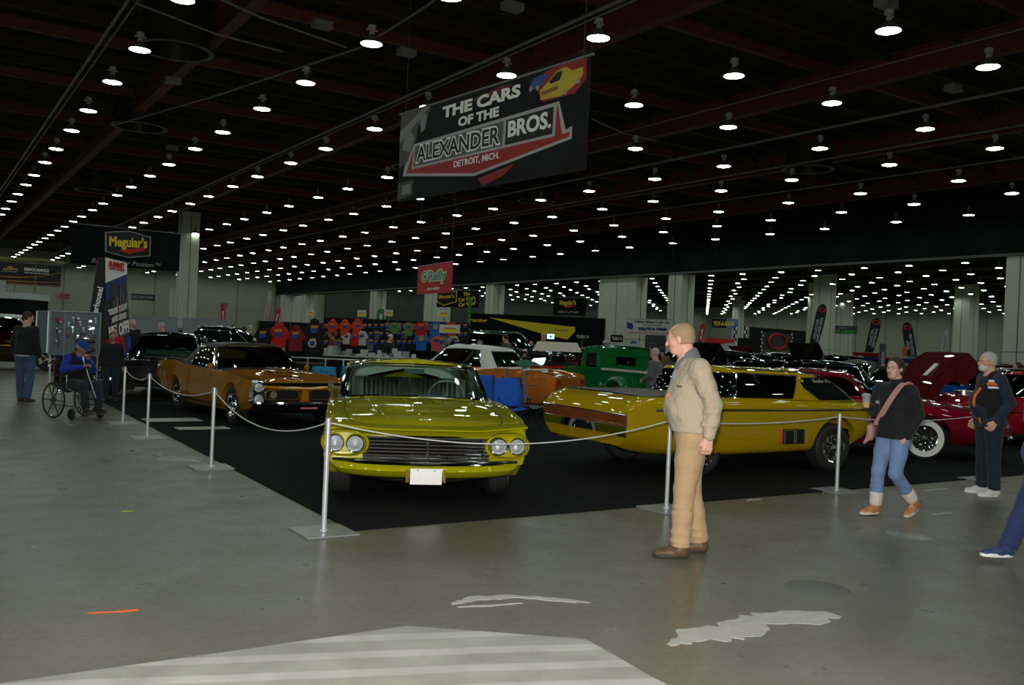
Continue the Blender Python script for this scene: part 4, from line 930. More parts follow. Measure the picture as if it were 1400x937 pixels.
def person(label, loc, rz, H=1.78, J=None, top=None, legs=None, skin=None, hair=None, shoes=None, sole=None, res=.010, fat=1., face=0., tilt=0., collar=None, hem=None, coat_len=.0,
           hand_curl=(.5, .5), glasses=None, hat=None, beard=None, female=False, group=None, hair_style='short', bald=0., leg_w=1., detail=True, belly=0., palms=None, cuffs=True, shoe_w=.048, pants_hem=.03, seated=False, boots=None):
    """J overrides joint positions in the local frame (x forward, y left, z up, metres for H = 1.78)"""
    t = thing('person', label, 'person', (*loc, 0) if len(loc) == 2 else loc, rz, group); k = H/1.78
    j = dict(head=(.03, 0, 1.655), neck=(.0, 0, 1.50), chest=(.0, 0, 1.30), waist=(.0, 0, 1.08), pelvis=(0, 0, .95), shL=(0, .185, 1.435), shR=(0, -.185, 1.435),
             elL=(-.03, .25, 1.15), elR=(-.03, -.25, 1.15), wrL=(.06, .26, .90), wrR=(.06, -.26, .90), hiL=(0, .095, .93), hiR=(0, -.095, .93),
             knL=(.02, .11, .50), knR=(.02, -.11, .50), anL=(-.02, .12, .085), anR=(-.02, -.12, .085), toeL=(.20, .15, 0), toeR=(.20, -.15, 0))
    if J: j.update(J)
    j = {a: np.array(b, float)*k for a, b in j.items()}; f = k*fat
    tm, lm, sm, hm = top, legs, skin, hair
    lip = mat('lip_'+sm.name, tuple(c*q for c, q in zip(sm.node_tree.nodes['Principled BSDF'].inputs['Base Color'].default_value[:3], (.85, .62, .62))), .5)
    # one continuous body
    B = SDF(res if not detail else min(res, .0075)); X = (V3(1, 0, 0), .72)
    W, R, s = head(B, j['head'], face, tilt, .235*k, female)
    B.cone(j['neck']-V3(0, 0, .02), lerp(j['neck'], j['head'], .6)-V3(.02*cos(face), .02*sin(face), 0), .058*f, .052*k, .03)
    B.cone(j['chest'], j['neck']-V3(0, 0, .05), .11*k, .07*k, .05); B.cone(j['pelvis'], j['chest'], .10*k, .11*k, .05)
    for q in 'LR':
        B.cone(j['neck']-V3(0, 0, .05), j['sh'+q], .05*k, .045*k, .03); B.chain([j['sh'+q], j['el'+q], j['wr'+q]], [.042*f, .034*f, .026*k], .02)
        B.chain([j['hi'+q], j['kn'+q], j['an'+q]], [.07*k, .045*k, .036*k], .02); B.cone(j['an'+q], lerp(j['an'+q], j['toe'+q], .7), .034*k, .02*k, .02)
        d = j['wr'+q]-j['el'+q]; sg = 1 if q == 'L' else -1
        pl, hc = (palms or {}).get(q, ((0, -sg, 0), None)) if palms else ((0, -sg, 0), None)
        if hc is None: hc = d
        hand(B, j['wr'+q]+unit(d)*.01, hc, pl, hand_curl[0 if q == 'L' else 1], side=sg*(1), sc=k*(.92 if female else 1.05))
    B.build('body', [sm, lip], t)
    if detail: eyes(t, W, R, s, hm if hm else mat('brow_grey', (.3, .25, .2), .8), glasses)
    # upper garment
    S = SDF(res); c, wv, pv = j['chest'], j['waist'], j['pelvis']; bw = V3(0, 1, 0); sd = unit(j['shL']-j['shR']); hd = unit(j['hiL']-j['hiR'])
    for q, g in (('L', 1), ('R', -1)):
        S.cone(c+sd*g*.07*k, j['sh'+q]-V3(0, 0, .045), .105*f, .064*f, .06); S.cone(j['neck']-V3(0, 0, .065*k), j['sh'+q]-V3(0, 0, .012), .066*f, .058*f, .05)
        S.cone(c+sd*g*.065*k, wv+hd*g*.06*f, .115*f, .112*f, .06); S.cone(wv+hd*g*.06*f, pv+hd*g*.065*f-V3(0, 0, coat_len), .114*f, .126*f, .06)
        S.chain([j['sh'+q], lerp(j['sh'+q], j['el'+q], .5), j['el'+q], lerp(j['el'+q], j['wr'+q], .5), lerp(j['el'+q], j['wr'+q], .96)], [.063*f, .061*f, .054*f, .050*f, .040*f], .025)
        if cuffs: S.cone(lerp(j['el'+q], j['wr'+q], .93), lerp(j['el'+q], j['wr'+q], .99), .038*f, .036*f, .006)
        for fr in (.38, .62, .82): 
            cc = lerp(j['sh'+q], j['wr'+q], fr) if False else (lerp(j['sh'+q], j['el'+q], fr*2) if fr < .5 else lerp(j['el'+q], j['wr'+q], fr*2-1))
            S.ell(cc+V3(.01, 0, 0), (.056*f, .056*f, .016*f), .02)
    if belly: S.ell(lerp(wv, c, .15)+V3(.05*k+belly*.5, 0, -.01), (.11*k+belly, .15*f, .17*k), .08)
    if hem is None: hem = pv[2]-.06*k
    if not seated: S.cone(pv+V3(0, -.07*f, 0)-V3(0, 0, coat_len), pv+V3(0, .07*f, 0)-V3(0, 0, coat_len), .132*f, .132*f, .03); S.cut((pv[0], pv[1], hem), (0, 0, -1), .215*f)
    S.build('jacket', tm, t)
    if collar:
        C2 = SDF(min(res, .008)); n0 = j['neck']; C2.cone(n0-V3(.005, 0, .045), n0+V3(-.005, 0, .01), .078*k, .066*k, .01); C2.cone(n0+V3(.03, 0, -.05), n0+V3(.045, 0, -.10), .05*k, .02*k, .02)
        C2.cut(n0+V3(0, 0, .016), (.25, 0, 1)); C2.build('collar', collar, t)
    # trousers
    P = SDF(res); 
    for q, g in (('L', 1), ('R', -1)):
        P.cone(pv+hd*g*.05*f+V3(0, 0, .05), j['hi'+q]-V3(0, 0, .04), .115*f, .105*f*leg_w, .05); a = lerp(j['kn'+q], j['an'+q], 1-pants_hem)
        P.chain([j['hi'+q], lerp(j['hi'+q], j['kn'+q], .5), j['kn'+q], lerp(j['kn'+q], j['an'+q], .5), a], [.102*f*leg_w, .088*f*leg_w, .068*f*leg_w, .064*f*leg_w, .060*f*leg_w], .025)
        for fr in (.3, .42, .75, .9): P.ell(lerp(j['kn'+q], j['an'+q], fr)+V3(.008, 0, 0), (.066*f*leg_w, .066*f*leg_w, .014), .02)
        P.cut(a+unit(a-j['kn'+q])*.02, a-j['kn'+q], .10*f)
    P.build('trousers', lm, t)
    for q in 'LR':
        toe = j['toe'+q]; an = j['an'+q]; hl = np.array([an[0], an[1], 0])+(an-toe)*V3(1, 1, 0)*.28; hl[2] = max(0, an[2]-.085*k)
        if seated or abs(an[2]-.085*k) > .02: d = unit(toe-an); hl = toe-unit(toe-(an+V3(0, 0, -.085*k)-unit((toe-an)*V3(1, 1, 0))*.05))*.285*k
        shoe(t, hl, toe, shoes, sole or darkgrey, w=shoe_w*k, res=max(.008, res*.9), boot=(boots or 0))
    if hair:
        Hh = SDF(min(res, .009) if detail else res)
        if hair_style == 'short': Hh.ell(W(-.014, 0, .036), (.101*s, .083*s, .089*s), .01, 0, R); Hh.ell(W(-.04, 0, -.02), (.068*s, .075*s, .06*s), .03, 0, R); Hh.cut(W(.052, 0, .05), R @ V3(1, 0, -.55)); Hh.cut(W(0, 0, -.045), R @ V3(0, 0, -1))
        elif hair_style == 'fringe': Hh.ell(W(-.030, 0, .012), (.088*s, .084*s, .076*s), .01, 0, R); Hh.cut(W(.0, 0, .062), R @ V3(-.3, 0, 1)); Hh.cut(W(.010, 0, 0), R @ V3(1, 0, .1)); Hh.cut(W(0, 0, -.05), R @ V3(0, 0, -1))
        elif hair_style == 'bun': Hh.ell(W(-.014, 0, .036), (.106*s, .088*s, .093*s), .01, 0, R); Hh.ell(W(-.05, 0, -.03), (.07*s, .075*s, .07*s), .03, 0, R); Hh.ell(W(-.115, 0, .02), (.045*s, .045*s, .05*s), .015, 0, R); Hh.cut(W(.055, 0, .045), R @ V3(1, 0, -.35))
        if bald: Hh.ell(W(.035, 0, .09), (.09*s, .055*s, .05*s), .01, 0, R, neg=True)
        # keep face clear
        Hh.ell(W(.085, 0, -.02), (.065*s, .075*s, .085*s), .005, 0, R, neg=True)
        Hh.build('hair', hm, t)
    if beard:
        Bd = SDF(.008); Bd.ell(W(.04, 0, -.075), (.066*s, .058*s, .052*s), .02, 0, R); Bd.cone(W(.093, -.022, -.046), W(.093, .022, -.046), .009*s, .009*s, .01); Bd.ell(W(.098, 0, -.060), (.012*s, .02*s, .006*s), .004, 0, R, neg=True)
        Bd.cut(W(.0, 0, -.045), R @ V3(-.75, 0, 1)); Bd.build('beard', beard, t)
    if hat:
        m_, brim = hat; Q = SDF(.008 if detail else res); Q.ell(W(-.010, 0, .045), (.108*s, .090*s, .085*s), .01, 0, R); Q.cut(W(0, 0, .035), R @ V3(0, 0, -1))
        if brim: Q.ell(W(.125, 0, .040), (.075*s, .072*s, .009*s), .008, 0, R)
        Q.build('cap', m_, t)
    return t, j, W, R
# ---------------------------------------------------------------- people
def at(px, depth):
    """ground point on the sight line of column px, `depth` metres ahead of the camera"""
    y = 467+.0438*(px-700); d = fw+CR*((px-700)/FPX)-CU*((y-468.5)/FPX); p = d*depth; return (p.x, p.y)
IL = radians(146.8)      # heading: towards the left of the picture
sk = skin_mat('pink', (.62, .34, .26)); sk2 = skin_mat('fair', (.55, .33, .26)); sk3 = skin_mat('tan', (.32, .17, .11))
def cloth(n, c, wr=.5, var=.12): return mat('cloth_'+n, c, .85, wrinkle=wr, bscale=9, var=var, vscale=5, sheen=.1, spec=.2)
tan = cloth('tan_jacket', (.40, .335, .25), 1.); khaki = cloth('khaki', (.42, .285, .16)); greyc = cloth('grey_collar', (.12, .135, .16), .2)
blonde = mat('hair_thin_blond', (.33, .22, .13), .7, bump=.5, bscale=120)
leather = mat('brown_leather', (.10, .055, .03), .5, var=.4, vscale=14)
# man in the tan jacket
t, j, W, R = person('tall man in a tan jacket and khaki trousers looking left by the rope', (5.16, 5.24), IL-radians(6), 1.86,
    J=dict(head=(.115, .0, 1.625), neck=(.055, 0, 1.485), chest=(.02, 0, 1.29), waist=(.01, 0, 1.10), pelvis=(-.0, 0, .95), shL=(-.02, .19, 1.415), shR=(.05, -.19, 1.415),
           elL=(-.12, .25, 1.15), elR=(.02, -.25, 1.15), wrL=(-.10, .255, .925), wrR=(-.04, -.25, .93), knL=(.045, .10, .50), knR=(-.015, -.10, .50),
           anL=(.06, .13, .085), anR=(-.10, -.11, .085), toeL=(.265, .15, 0), toeR=(.11, -.13, 0)),
    top=tan, legs=khaki, skin=sk, hair=blonde, shoes=leather, sole=mat('dark_sole', (.03, .028, .025), .7), res=.009, fat=1.16, face=radians(-18), tilt=radians(10), belly=.035,
    hem=.975, hair_style='short', bald=1., shoe_w=.054, leg_w=1.0, hand_curl=(.75, .6), palms={'L': ((.3, -1, 0), (.12, 0, -1)), 'R': ((0, 1, 0), None)})
S = SDF(.008); n0 = j['neck']; S.cone(n0-V3(.03, 0, .055), n0+V3(-.012, 0, .018), .092, .078, .01); S.cone(n0+V3(.03, .05, -.03), n0+V3(.075, .055, -.075), .035, .022, .02); S.cone(n0+V3(.03, -.05, -.03), n0+V3(.075, -.055, -.075), .035, .022, .02)
S.ell(n0+V3(.03, 0, .07), (.07, .065, .08), .01, neg=True); S.build('collar', greyc, t)
S = SDF(.009); S.cone(n0+V3(.055, 0, -.05), j['chest']+V3(.12, 0, .05), .035, .03, .02); S.cone(j['chest']+V3(.12, 0, .05), j['waist']+V3(.165, 0, .0), .03, .02, .03); S.build('shirt', cloth('shirt_bluegrey', (.22, .26, .33), .2), t)
S = SDF(.009); pv = j['pelvis']; S.cone((pv[0]+.02, .075, 1.035), (pv[0]+.02, -.075, 1.035), .158, .158, .02); S.cut((0, 0, .985), (0, 0, -1)); S.cut((0, 0, 1.07), (0, 0, 1)); S.build('waistband', tan, t)
MB().box((.0, .0, 0), (.05, .004, .010)).build('chest_logo', darkgrey, t, Matrix.Translation((.13, .185, 1.33)) @ Matrix.Rotation(-.6, 4, 'Z'), smooth=0)
MB().box(tuple(j['wrL']+V3(-.035, .012, .05)), (.03, .03, .022)).build('cuff_tab', darkgrey, t)
MB().tube([(.20, .085, 1.27), (.215, .08, 1.235)], .008, 6).build('lanyard_badge', mat('badge_orange', (.7, .2, .03), .5), t)
la = MB()
for q in 'L': 
    for k in range(4): la.tube([(.185+.02*k, .125, .082-.008*k), (.185+.02*k, .165, .082-.008*k)], .004, 5)
la.build('laces', darkgrey, t)
# woman with the shoulder bag
blk = cloth('black_fleece', (.012, .012, .014), .35); jean = cloth('washed_denim', (.155, .235, .43), .5, .35); suede = mat('tan_suede', (.42, .19, .07), .8, var=.15, vscale=9); wool = mat('cream_fleece', (.72, .66, .58), .95, bump=1., bscale=120)
brown = mat('hair_dark_brown', (.035, .018, .012), .5, bump=.4, bscale=90)
t, j, W, R = person('woman in a black fleece and blue jeans carrying a cup and a pink shoulder bag', (8.42, 5.66), IL+radians(28), 1.63,
    J=dict(head=(.03, 0, 1.655), shL=(-.02, .185, 1.42), shR=(.03, -.185, 1.42), elR=(.06, -.25, 1.16), wrR=(.27, -.17, 1.245), elL=(-.10, .235, 1.15), wrL=(.03, .195, .92),
           knR=(.12, -.09, .50), anR=(.12, -.11, .10), toeR=(.335, -.13, .01), knL=(.06, .09, .49), anL=(-.25, .10, .16), toeL=(-.08, .13, .00), pelvis=(.0, 0, .95)),
    top=blk, legs=jean, skin=sk2, hair=brown, shoes=suede, sole=mat('cream_sole', (.6, .55, .48), .7), res=.009, fat=1.04, face=radians(4), tilt=0, female=True, hem=.80, coat_len=.06,
    hair_style='bun', glasses=black, hand_curl=(.6, .85), palms={'R': ((0, .6, .1), (.9, .35, .15)), 'L': ((0, -1, 0), (.2, -.2, -1))}, leg_w=1.0, pants_hem=.34, boots=.10, shoe_w=.05)
for q in 'LR':
    kn, an = j['kn'+q], j['an'+q]; c = lerp(kn, an, .64); d = unit(an-kn); o_ = SDF(.009); o_.cone(c, c+d*.085, .066, .062, .02); o_.build('boot_cuff', wool, t)
    o_ = SDF(.009); o_.cone(c+d*.05, an+d*.0, .054, .052, .02); o_.build('boot_shaft', suede, t)
S = SDF(.008); n0 = j['neck']; S.cone(n0-V3(0, 0, .05), n0+V3(.005, 0, .045), .075, .060, .01); S.cut(n0+V3(0, 0, .04), (.2, 0, 1)); S.build('collar', blk, t)
pinkb = mat('pink_leather', (.42, .235, .20), .6)
sp = [V3(.0, .165, 1.36), V3(.055, .14, 1.375), V3(.115, .10, 1.29), V3(.135, .03, 1.17), V3(.125, -.06, 1.04), V3(.10, -.15, .92)]
mb = MB(); cc = cat(sp, 5); mb.grid([[tuple(p+V3(.0, .034, .006)), tuple(p+V3(.006, 0, .0)), tuple(p+V3(.0, -.034, -.006))] for p in cc]); mb.grid([[tuple(p+V3(-.008, .034, .006)), tuple(p+V3(-.008, -.034, -.006))] for p in cc]); 
mb.tube([tuple(p+V3(0, .034, .006)) for p in cc], .006, 5); mb.tube([tuple(p+V3(0, -.034, -.006)) for p in cc], .006, 5); mb.build('bag_strap', pinkb, t, recalc=False)
S = SDF(.008); S.ell((.10, -.20, .845), (.11, .045, .095), .02, 0, [[cos(.6), -sin(.6), 0], [sin(.6), cos(.6), 0], [0, 0, 1]]); S.cone((.16, -.17, .80), (.2, -.2, .73), .03, .012, .03); S.cone((.02, -.22, .87), (.17, -.16, .90), .03, .03, .03); S.build('shoulder_bag', pinkb, t)
w_ = j['wrR']; cup = thing('drink_cup', 'clear plastic cup with a cardboard sleeve held by the walking woman', 'cup', (0, 0, 0))
rz = IL+radians(28); cx = w_+unit(V3(.9, .35, .15))*.075+V3(0, .035, 0); cl = rot2(cx, rz)+V3(8.42, 5.66, 0); cup.location = cl-V3(0, 0, .045)
MB().lathe([(0, 0), (.030, 0), (.036, .07), (.0365, .075)], n=20).build('sleeve', mat('card_tan', (.55, .33, .16), .8), cup)
MB().lathe([(.036, .06), (.041, .118), (.043, .122), (.043, .13), (.036, .142), (.012, .148), (0, .148)], n=20).build('clear_top', mat('clear_cup', (.25, .28, .30), .08, coat=1.), cup)
MB().box((j['shR'][0]+.085, -.115, 1.16), (.006, .07, .03)).build('chest_emblem', mat('grey_print', (.3, .3, .32), .6), t, smooth=0)
# bearded man in the vest
navy = cloth('navy_sleeve', (.018, .026, .045), .4); vest = cloth('black_vest', (.010, .010, .012), .3); greyh = mat('hair_grey', (.42, .41, .39), .8, bump=.5, bscale=100)
t, j, W, R = person('grey-bearded man in dark vest with orange and white stripes standing at the right', (11.02, 6.12), IL+radians(3), 1.765,
    J=dict(head=(.06, 0, 1.64), neck=(.02, 0, 1.49), elL=(-.10, .25, 1.15), wrL=(.06, .235, .925), elR=(-.08, -.25, 1.15), wrR=(.05, -.24, .92), anL=(-.02, .13, .085), anR=(-.02, -.14, .085), knL=(.0, .12, .5), knR=(.0, -.12, .5)),
    top=navy, legs=cloth('dark_jeans', (.014, .022, .034), .5), skin=sk, hair=greyh, beard=mat('beard_white', (.62, .6, .57), .9, bump=.8, bscale=120), shoes=mat('white_trainer', (.62, .62, .62), .5), sole=mat('white_sole', (.75, .75, .75), .5),
    res=.010, fat=1.1, belly=.06, glasses=darkgrey, hem=.83, coat_len=.04, hand_curl=(.8, .8), shoe_w=.052)
S = SDF(.010)
for g in (1, -1):
    S.cone((.0, g*.07, 1.30), (.0, g*.07, 1.1), .142, .147, .06); S.cone((.0, g*.07, 1.1), (0, g*.07, .93), .147, .148, .05); S.cone((-.005, g*.06, 1.43), (-.005, g*.14, 1.40), .088, .072, .06)
S.ell((.07, 0, 1.14), (.175, .18, .17), .06); S.cut((0, 0, .855), (0, 0, -1)); S.build('vest', vest, t)
om = mat('orange_panel', (.62, .13, .02), .6); wm_ = mat('reflective_white', (.85, .85, .85), .4)
bv = bvh_of(t.children[-1])
for z, m_, r_ in ((1.40, wm_, .014), (1.365, om, .022), (1.325, wm_, .014)):
    for s_ in (1,):
        q = drape(bv, lerp_pts([(-.03, 0, z), (.12, 0, z-.01)], 8), 'y+', .004)
        if len(q) > 1: MB().tube(q, r_, 8).build('vest_stripe', m_, t)
q = drape(bv, lerp_pts([(0, .05, 1.30), (0, .05, .88)], 10), 'x+', .002)
if len(q) > 1: MB().tube(q, .02, 8).build('vest_front_panel', om, t)
# man in navy at the right edge
nv = cloth('navy_suit', (.022, .04, .14), .5); nvp = cloth('navy_trousers', (.02, .035, .10), .5)
ptx, pty = at(1436, 7.55)
person('person in a navy jacket striding in at the right edge of the picture', (ptx, pty), IL+radians(2), 1.74,
    J=dict(elL=(.0, .27, 1.20), wrL=(-.16, .25, .97), wrR=(-.12, -.25, .96), elR=(-.02, -.26, 1.18), knL=(.20, .10, .52), anL=(.36, .11, .13), toeL=(.60, .12, .045), knR=(-.02, -.10, .50), anR=(-.34, -.11, .16), toeR=(-.15, -.12, 0), hiL=(.03, .095, .93)),
    top=nv, legs=nvp, skin=sk2, hair=brown, shoes=mat('navy_shoe', (.03, .05, .13), .5), sole=mat('white_sole'), res=.010, fat=1.12, hem=.82, coat_len=.05, shoe_w=.052, leg_w=1.1)
# walker at the left
denim = cloth('blue_denim', (.045, .085, .17), .4, .3)
person('man in a black jacket and blue jeans walking away at the far left', at(37, 18.1), radians(48), 1.79,
    J=dict(anL=(.05, .11, .085), toeL=(.27, .13, 0), anR=(-.06, -.11, .085), toeR=(.16, -.13, 0)),
    top=blk, legs=denim, skin=sk2, hair=brown, shoes=mat('brown_shoe', (.06, .04, .03), .5), res=.014, fat=1.12, face=radians(-45), tilt=radians(15), hem=.93, detail=False)
S = SDF(.014); o = [c for c in bpy.data.objects if c.name.startswith('person')][-1]
S.cone((0, .06, .95), (0, -.06, .95), .148, .148, .02); S.cut((0, 0, .90), (0, 0, -1)); S.build('shirt_hem', mat('grey_shirt', (.45, .46, .47), .8), o)
# man in the wheelchair
wcx, wcy = at(104, 15.5); rzw = radians(-62)
wc = thing('wheelchair', 'chrome and black wheelchair carrying the man in the blue cap', 'wheelchair', (wcx, wcy, 0), rzw)
bseat = mat('black_nylon', (.012, .012, .013), .6)
for s in (1, -1):
    e = bpy.data.objects.new('wheel', None); COL.objects.link(e); e.parent = wc; e.location = (-.08, s*.30, .305)
    MB().lathe([(.285, -.012), (.305, -.008), (.305, .008), (.285, .012)], axis='y', n=32).build('tyre', rubber, e)
    MB().tube([(.26*cos(a), s*.035, .26*sin(a)) for a in np.linspace(0, 2*pi, 32, endpoint=False)], .008, 6, closed=True).build('hand_rim', chrome, e)
    sp_ = MB(); sp_.lathe([(.285, -.01), (.275, -.01), (.275, .01), (.285, .01)], axis='y', n=32); sp_.lathe([(0, -.04), (.035, -.04), (.035, .04), (0, .04)], axis='y', n=12)
    for k in range(6): a = 2*pi*k/6; sp_.tube([(0, 0, 0), (.28*cos(a), 0, .28*sin(a))], .011, 6)
    sp_.build('spokes', darkgrey, e)
    MB().lathe([(.05, -.015), (.09, -.013), (.095, 0), (.09, .013), (.05, .015), (0, .015)], (.36, s*.27, .095), 'y', 20).build('castor', rubber, wc)
    f = MB(); f.tube([(-.22, s*.24, .92), (-.18, s*.24, .92), (-.18, s*.24, .10)], .011, 6); f.tube([(-.18, s*.24, .50), (.30, s*.24, .50), (.36, s*.24, .46), (.36, s*.24, .18)], .011, 6); f.tube([(-.18, s*.24, .22), (.36, s*.24, .22)], .011, 6)
    f.tube([(-.18, s*.26, .72), (.18, s*.26, .72), (.20, s*.26, .50)], .011, 6); f.tube([(.36, s*.22, .46), (.50, s*.16, .14)], .010, 6); f.build('side_frame', chrome, wc)
    MB().box((.0, s*.26, .735), (.26, .05, .03)).build('armrest', bseat, wc); MB().box((.56, s*.12, .10), (.2, .14, .015)).build('footplate', steel, wc); MB().tube([(-.30, s*.24, .92), (-.19, s*.24, .92)], .016, 8).build('push_grip', bseat, wc)
MB().box((.10, 0, .49), (.44, .46, .02)).build('seat', bseat, wc); MB().box((-.17, 0, .72), (.02, .46, .40)).build('backrest', bseat, wc)
blue = cloth('royal_blue', (.01, .03, .28), .3)
t, j, W, R = person('seated man in a blue cap and black vest holding a cane in the wheelchair', (wcx, wcy, 0), rzw, 1.70,
    J=dict(pelvis=(-.03, 0, .62), waist=(-.03, 0, .74), chest=(.04, 0, .95), neck=(.12, 0, 1.13), head=(.20, 0, 1.255), shL=(.07, .185, 1.07), shR=(.07, -.185, 1.07), hiL=(.0, .10, .60), hiR=(.0, -.10, .60),
           knL=(.46, .13, .60), knR=(.46, -.13, .60), anL=(.54, .13, .205), anR=(.54, -.13, .205), toeL=(.74, .15, .125), toeR=(.74, -.15, .125), elR=(.14, -.30, .86), wrR=(.36, -.10, .93), elL=(.16, .27, .86), wrL=(.34, .03, 1.05)),
    top=blue, legs=MATS['cloth_dark_jeans'], skin=sk3, hair=greyh, shoes=mat('black_shoe', (.015, .015, .015), .4), res=.011, fat=1.08, face=0, tilt=radians(30), seated=True, hem=0, hat=(cloth('blue_cap', (.012, .035, .22), .1), True), hand_curl=(.9, .9), detail=True,
    palms={'L': ((0, -.4, -1), (.3, -.5, .8)), 'R': ((0, .3, -1), (.6, .7, .3))})
S = SDF(.012)
for g in (1, -1): S.cone((.04*.96, g*.07, .94), (-.02, g*.07, .64), .14, .145, .06); S.cone((.06, g*.06, 1.03), (.06, g*.15, 1.01), .085, .07, .06)
S.build('vest', vest, t)
cane = MB().tube([(.10, .02, 1.22), (.30, -.03, .95), (.66, -.05, .38)], .010, 8).build('cane', steel); cane.location = (wcx, wcy, 0); cane.rotation_euler = (0, 0, rzw); tag(cane, 'thin silver cane held across the chest of the seated man', 'cane')
# background visitors
cl = dict(black=blk, grey=cloth('grey_coat', (.10, .11, .11)), blue=cloth('bright_blue', (.015, .05, .42)), green=cloth('olive_coat', (.05, .06, .035)), red=cloth('red_top', (.45, .015, .02)), maroon=cloth('maroon_top', (.13, .02, .015)), lgrey=cloth('pale_grey_shirt', (.30, .33, .34)), brown=cloth('brown_coat', (.16, .08, .035)))
bgp = [(181, 27, -70, 1.78, 'black', 'man in an open black coat standing behind the black car', None), (158, 23, -130, 1.55, 'red', 'small person in a red top standing before the red and blue flag', None), (155, 19.2, -100, 1.45, 'black', 'stooping dark-haired person in black beside the wheelchair man', None),
       (222, 28, 170, 1.74, 'black', 'dark-haired youth in black facing left before the grey partition', None), (318, 34, -60, 1.78, 'blue', 'grey-haired man in a bright blue jacket behind the black roofed car', None), (334, 35, 160, 1.75, 'lgrey', 'man in a pale jacket beside the man in blue', None),
       (343, 34.5, 175, 1.8, 'grey', 'man in a grey coat and pale cap near the red clothing rack', 'lgrey'), (533, 30, -60, 1.68, 'black', 'vendor in black with a cream cap among the shirt racks', 'cream'), (455, 30, 150, 1.7, 'maroon', 'person in maroon bending over the vendor table', None),
       (657, 32, 170, 1.62, 'lgrey', 'man in a pale grey shirt and green cap behind the white-roofed car', 'green'), (692, 30, 120, 1.86, 'green', 'tall bald man in an olive coat before the dark truck', None), (718, 27.5, 10, 1.40, 'black', 'seated man in black with a pale cap by the red roadster', 'cream'),
       (866, 24.5, 60, 1.78, 'black', 'visitor in a blue cap behind the green pickup cab', 'blue'), (893, 25, 80, 1.75, 'black', 'dark-clothed visitor right of the green pickup cab', None), (905, 27, 60, 1.66, 'brown', 'visitor in a brown coat behind the man in the tan jacket', None), (897, 18.5, 110, 1.62, 'grey', 'visitor in grey close behind the tan jacket', None),
       (727, 42, 200, 1.7, 'blue', 'distant visitor in blue near the bright screen', None), (738, 42, 190, 1.66, 'brown', 'distant visitor in brown near the bright screen', None), (1097, 34, 180, 1.6, 'maroon', 'visitor leaning by the orange engine bay', None), (1393, 24, 120, 1.66, 'black', 'dark figure beside the open hood at the right edge', None)]
capm = {'cream': mat('cap_cream', (.6, .56, .45), .8), 'green': mat('cap_green', (.1, .16, .08), .8), 'blue': mat('cap_blue', (.02, .06, .3), .8), 'lgrey': mat('cap_grey', (.4, .4, .38), .8)}
for n, (px, dp, rz, H, c, lab, cap) in enumerate(bgp):
    person(lab, at(px, dp), radians(rz), H, top=cl[c], legs=[MATS['cloth_dark_jeans'], denim][n % 2], skin=[sk, sk2, sk3][n % 3], hair=brown if n % 3 else greyh, shoes=rubber, res=.022, fat=1.08, detail=False, hat=(capm[cap], True) if cap else None,
           J=dict(wrL=(.2, .16, 1.05), elL=(-.02, .26, 1.15)) if n % 3 == 0 else None)
# ---------------------------------------------------------------- rope barrier
def P3(px, py, depth): return Vector((0, 0, EYE))+(fw+CR*((px-700)/FPX)-CU*((py-468.5)/FPX))*depth
plate_m = mat('plate_steel', (.30, .33, .31), .35, .4, var=.15, vscale=5); post_m = mat('post_white', (.62, .64, .68), .25, .5)
def stanchion(x, y, lab, h=.93, group='barrier posts around the carpet'):
    t = thing('barrier_post', lab, 'post', (x, y, 0), 0, group)
    MB().box((0, 0, .008), (.44, .44, .012)).build('base_plate', plate_m, t, smooth=0)
    m = MB(); m.lathe([(.0, .014), (.035, .014), (.035, .022), (.0215, .03), (.0215, h-.005), (.018, h), (0, h)], n=16); m.build('pole', post_m, t)
    m = MB(); m.tube([(.021, 0, h-.05), (.035, 0, h-.05), (.035, 0, h-.03), (.021, 0, h-.03)], .003, 5); m.tube([(-.021, 0, h-.05), (-.035, 0, h-.05), (-.035, 0, h-.03), (-.021, 0, h-.03)], .003, 5); m.build('rope_hook', steel, t)
SP = [(2.9, 15.97, 'white barrier post nearest the wheelchair'), (2.85, 13.85, 'white barrier post in front of the black sedan, second beyond the copper coupe'), (2.93, 10.74, 'white barrier post beside the front wheel of the copper coupe'),
      (2.84, 7.02, 'white barrier post at the near corner of the carpet in front of the lime car'), (6.37, 6.78, 'white barrier post just left of the man in the tan jacket'), (9.27, 6.96, 'white barrier post by the front wheel of the golden pickup'), (12.3, 6.92, 'white barrier post hidden behind the bearded man')]
for x, y, l in SP: stanchion(x, y, l)
stanchion(*at(71, 20.5), 'white barrier post by the tool display at the left', .80)
cord = mat('white_cord', (.55, .56, .55), .6)
for n, (sag, lab) in enumerate(((.10, 'white rope from the post by the wheelchair to the next one'), (.14, 'white rope hanging before the rear of the copper coupe'), (.22, 'white rope sagging before the nose of the copper coupe'),
                                (.20, 'long white rope sagging in front of the lime car'), (.05, 'white rope passing behind the man in the tan jacket along the golden pickup'), (.06, 'white rope from the golden pickup past the maroon car'))):
    a, b = SP[n], SP[n+1]; ps = []
    for k in range(25):
        u = k/24; d = Vector((b[0]-a[0], b[1]-a[1], 0)).normalized()*.026; p = Vector((a[0], a[1], 0)).lerp(Vector((b[0], b[1], 0)), u)+d*(1-2*u)
        ps.append((p.x, p.y, .89-4*sag*u*(1-u)))
    tag(MB().tube(ps, .006, 6).build('rope', cord), lab, 'rope', 'ropes of the barrier')

